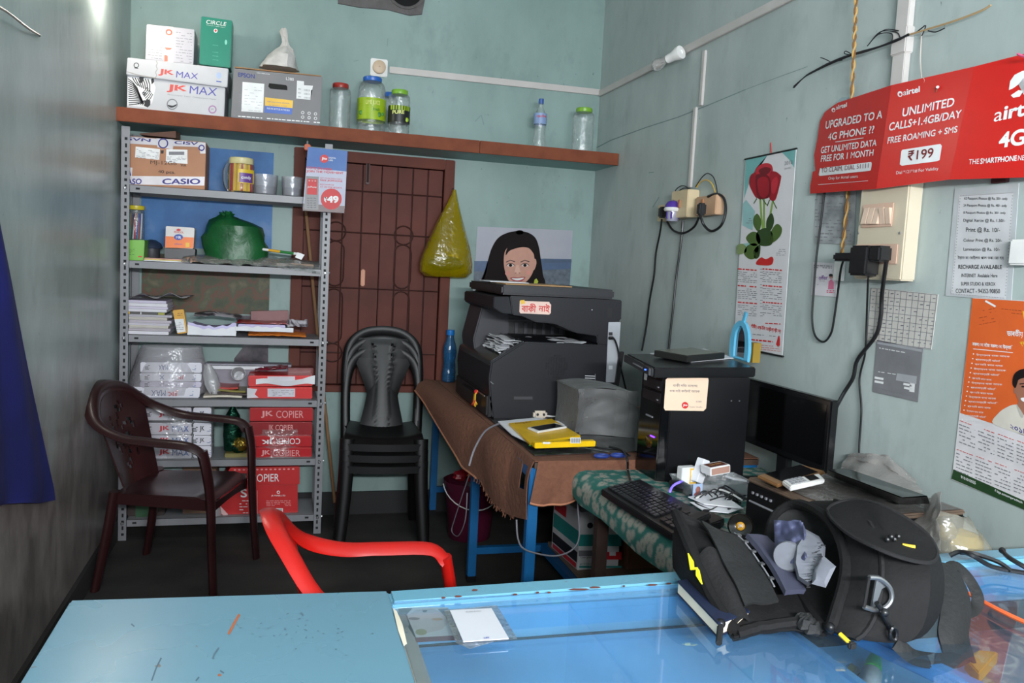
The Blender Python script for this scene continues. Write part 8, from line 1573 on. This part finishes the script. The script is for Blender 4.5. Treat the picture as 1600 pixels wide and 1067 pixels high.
m = MB()
for k in range(5): p = flapf(.60, .25+.14*k, .02); m.box(p, (.007, .007, .003), SLV)
m.tube([flapf(.595, .2+.07*k, .018) for k in range(11)], .0015, GREYINK, seg=5); m.build('zip_teeth', fl)
m = MB(); out = [flapf(-.0, v, .0)+V(-.012, -.008, .004) for v in (.62, .56, .50, .44, .38)]; m.tube([out[0], out[1], out[2]+V(-.004, 0, 0), out[2]+V(.006, 0, 0), out[3], out[4]], [.001, .004, .0045, .0045, .004, .001], mat('logo_lime', (206, 200, 30), .4), seg=6, flat=(1, .5)); m.build('yellow_emblem', fl)
# gear inside
m = MB(); m.grid(lambda u, v: flapf(.63+.22*u, .12+.62*v+.05*u, .022), 10, 14, mat('sleeve_slate', (56, 57, 74), .6), th=.008); m.solo('slate_pouch', 'slate blue flat pouch lying on the open backpack flap', 'pouch')
m = MB(); m.grid(lambda u, v: pY(1209+46*u+3*v, 812+4*u+66*v, 1.16-.07*u-.05*v)+(EYE-pY(1230, 840, 1.1)).normalized()*(.010*sin(v*13+u*4)+.012*mnoise.noise(V(u*4, v*4, 3))), 26, 30, mat('cloth_slate', (66, 70, 96), .6, scale=20), th=.004); m.solo('blue_cloth', 'shiny blue grey cloth bunched inside the open backpack', 'cloth')
c = pY(1231, 869, 1.08); ax = (EYE-c).normalized()+V(-.5, 0, .1); Q = Matrix.Translation(c) @ ax.normalized().to_track_quat('Z', 'Y').to_matrix().to_4x4(); GG = mat('gear_grey', (98, 100, 108), .65, scale=30); m = MB(); m.lathe([(.02, -.03), (.0225, -.028), (.0235, .0), (.021, .004), (.001, .005)], GG, M=Q, seg=24); m.solo('lens_cover', 'round grey lens cover lying inside the open backpack', 'lens cover')
m = MB(); fan = [pY(x, y, Y) for x, y, Y in ((1258, 826, 1.10), (1243, 850, 1.08), (1240, 880, 1.06), (1246, 905, 1.04), (1262, 916, 1.02), (1280, 905, 1.02), (1288, 880, 1.03), (1290, 855, 1.05), (1280, 838, 1.08))]; cc = sum(fan, V(0, 0, 0))/len(fan); ed = (EYE-cc).normalized()
m.rings([[p-ed*.02 for p in fan], [p for p in fan], [cc+(p-cc)*.85+ed*.012 for p in fan], [cc+(p-cc)*.1+ed*.016 for p in fan]], GG); r = random.Random(1)
fan2 = [pY(x, y, Y) for x, y, Y in ((1284, 866, 1.03), (1272, 890, 1.02), (1268, 912, 1.01), (1290, 918, .995), (1306, 885, 1.0))]; m.rings([[p-ed*.02 for p in fan2], [p+ed*.008 for p in fan2], [p.lerp(sum(fan2, V(0, 0, 0))/5, .4)+ed*.014 for p in fan2]], GG)
for k in range(24): y = 848+3*k; x = 1284-.9*k+r.uniform(-3, 3); p = pY(x, y, 1.015); m.tube([p, p+V(r.choice((-1, 1))*r.uniform(.004, .009), 0, r.uniform(-.002, .002))], .0009, INK, seg=3)
o = m.solo('grey_hood', 'grey ruffled hood with dark teeth inside the open backpack', 'hood')
# D ring and snap hook
m = MB(); D_ = smooth([pY(x, y, .925) for x, y in ((1358, 902), (1375, 904), (1390, 918), (1393, 935), (1384, 948), (1368, 953), (1350, 948))], 5); m.tube(D_, .0035, SLV, seg=8); m.tube([D_[0], D_[-1]], .0025, BPL, seg=6); m.prism([pY(x, y, .928) for x, y in ((1370, 905), (1386, 916), (1378, 920), (1368, 948), (1362, 950))], (0, .003, 0), SLV); m.build('metal_ring', body)
m = MB(); m.tube(smooth([pY(x, y, .915) for x, y in ((1370, 942), (1376, 950), (1383, 964), (1390, 978), (1395, 990))], 4), .004, BLACKP, seg=8); m.ball(pY(1382, 957, .91), .006, BLACKP); m.tube([pY(1396+5*cos(2*pi*k/12), 990+10*sin(2*pi*k/12), .905) for k in range(12)], .0028, mat('hook_dark', (50, 50, 52), .25, .8), seg=6, loop=True); m.build('snap_hook', body)
# loose zip pulls at the front
bar(pY(1312, 990, .93), pY(1328, 1005, .915), .003, PULL, 'zip_pull'); m = MB(); m.box(pY(1331, 1008, .913), (.012, .008, .01), BPD, bevel=.002); m.ball(pY(1297, 980, .94), .007, MATS['zip_metal']); m.build('pull_tab', bp)
m = MB(); a, b = pY(1126, 974, .99), pY(1123, 1005, .955); m.tube([a, b], .0045, BPD, seg=6); m.tube([a.lerp(b, .2)+V(-.001, -.004, 0), a.lerp(b, .85)+V(-.001, -.004, 0)], .0022, PULL, seg=6); m.ball(a, .007, MATS['zip_metal']); m.build('zip_pull', fl)
m = MB()
for x, y, Y in ((1262, 975, .97), (1272, 982, .965), (1256, 968, .985)): m.ball(pY(x, y, Y), .012, BPD, amp=.4, fr=30, sz=(1.2, .8, .9))
m.build('buckle', bp)
def strap(px, wd, name, par=bp, mm=BPD): 
    m = MB(); pts = smooth([pY(x, y, Y) for x, y, Y in px], 5); m.tube(pts, wd, mm, seg=8, flat=(1, .18), upv=(-.3, -.6, .75)); return m.build(name, par)
def ribbon(px, w0, name):
    """webbing strap: flat band through the given points, lying face up"""
    m = MB(); L = smooth([pY(x-w0, y, Y) for x, y, Y in px], 5); Rr = smooth([pY(x+w0, y+w0*.25, Y) for x, y, Y in px], 5); n = len(L)
    m.grid(lambda u, v: L[min(n-1, round(v*(n-1)))].lerp(Rr[min(n-1, round(v*(n-1)))], u)+V(0, -.004*sin(pi*u), .006*sin(pi*u)), 6, n-1, BPD, th=.005); return m.build(name, bp)
ribbon(((1470, 880, 1.0), (1488, 915, .97), (1494, 950, .945), (1490, 985, .925), (1496, 1012, .912), (1502, 1030, .905)), 24, 'shoulder_strap')
strap(((1505, 1024, .905), (1485, 1032, .895), (1455, 1032, .895), (1425, 1025, .9), (1400, 1003, .91)), .012, 'waist_strap')
strap(((1478, 890, .99), (1494, 884, 1.0), (1512, 902, .995), (1527, 930, .975), (1524, 950, .965), (1510, 957, .955), (1494, 950, .95)), .009, 'grab_loop')
# right hand glass: cord, leads, pictures underneath
m = MB(); m.tube(smooth([pZ(x, y, ZC+.004) for x, y in ((1474, 905), (1500, 920), (1540, 942), (1575, 960), (1630, 985))], 6), .0035, mat('cord_orange', (214, 96, 50), .6), seg=6); m.solo('orange_string', 'orange string lying across the right hand glass', 'cord')
m = MB()
for pts in (((1484, 868, .02), (1500, 862, .03), (1520, 868, .03), (1550, 885, .012), (1600, 895, .01), (1640, 902, .01)), ((1500, 863, .028), (1525, 866, .03), (1560, 878, .02), (1580, 892, .01)), ((1567, 861, .03), (1575, 870, .028), (1600, 885, .02), (1630, 900, .01))): m.tube(smooth([pZ(x, y, ZC+h) for x, y, h in pts], 6), .0042, BLACKP, seg=6)
m.ball(pZ(1566, 860, ZC+.03), .006, BLACKP); m.solo('black_leads', 'black leads with a round tip lying over the right end of the counter', 'cables')
PH = [nmat('photo_rose', [(.35, (84, 70, 84)), (.5, (150, 104, 104)), (.62, (120, 120, 140)), (.75, (196, 180, 150))], 9, 3, .3, 1), nmat('photo_slate', [(.35, (96, 112, 122)), (.6, (130, 146, 152)), (.75, (150, 150, 160))], 7, 2, .3), nmat('photo_mix', [(.32, (60, 66, 90)), (.5, (140, 110, 110)), (.6, (190, 170, 150)), (.75, (110, 130, 150))], 16, 3, .3, 2)]
zl = .7855
for k, (px, mm, lb) in enumerate((([(1500, 900), (1560, 898), (1660, 965), (1560, 960)], PH[0], 'rosy magazine page under the right glass near the counter back'), ([(1545, 893), (1680, 890), (1680, 960), (1600, 952)], PH[1], 'slate grey magazine page under the right glass below the black leads'), ([(1490, 965), (1560, 958), (1680, 1010), (1680, 1080), (1540, 1075)], PH[2], 'many coloured magazine page under the right glass in front'))):
    b = MB(); b.prism([pZ(x, y, zl+.0015*k+.001) for x, y in px], (0, 0, -.0008), mm); b.solo('magazine_page', lb, 'page')
b = MB(); b.prism([pZ(x, y, .83) for x, y in ((1508, 1028), (1528, 1015), (1560, 1018), (1530, 1052))], (0, 0, -.02), mat('pack_amber', (216, 160, 36), .4), .002); b.solo('amber_pack', 'amber pack under the right glass beside the backpack strap', 'packet')
gb = thing('glue_bottle', 'small glue bottle with a green cap lying under the glass in front of the backpack', 'bottle', pZ(1366, 1045, .786)); a, b = pZ(1358, 1072, .803), pZ(1369, 1017, .803); ax = (b-a).normalized(); q = Matrix.Translation(a) @ ax.to_track_quat('Z', 'Y').to_matrix().to_4x4(); L = (b-a).length
m = MB(); m.lathe([(.014, -.03), (.0155, -.028), (.0155, L*.32), (.01, L*.4)], mat('glue_white', (200, 210, 200), .35), M=q, seg=18); m.build('bottle_body', gb); m = MB(); m.lathe([(.0135, L*.4), (.0125, L*.62), (.006, L*.95), (.003, L)], mat('cap_green', (50, 190, 60), .35), M=q, seg=18); m.build('cap', gb)
t, o, g, f = zsheet('paper_bill', 'printed bill with a yellow edge lying under the glass in front of the backpack', ((1302, 1072), (1330, 1036), (1372, 1066), (1360, 1090)), .7865, mat('bill_pale', (190, 190, 180), .5), 'bill'); f.poly([(1302, 1072), (1330, 1036), (1340, 1042), (1316, 1078)], mat('bill_olive', (150, 146, 60), .5), .0003); f.line('INC.', 1332, 1066, 1346, 1058, 8, INK, .03, .0006); g.build('printed_text', o)
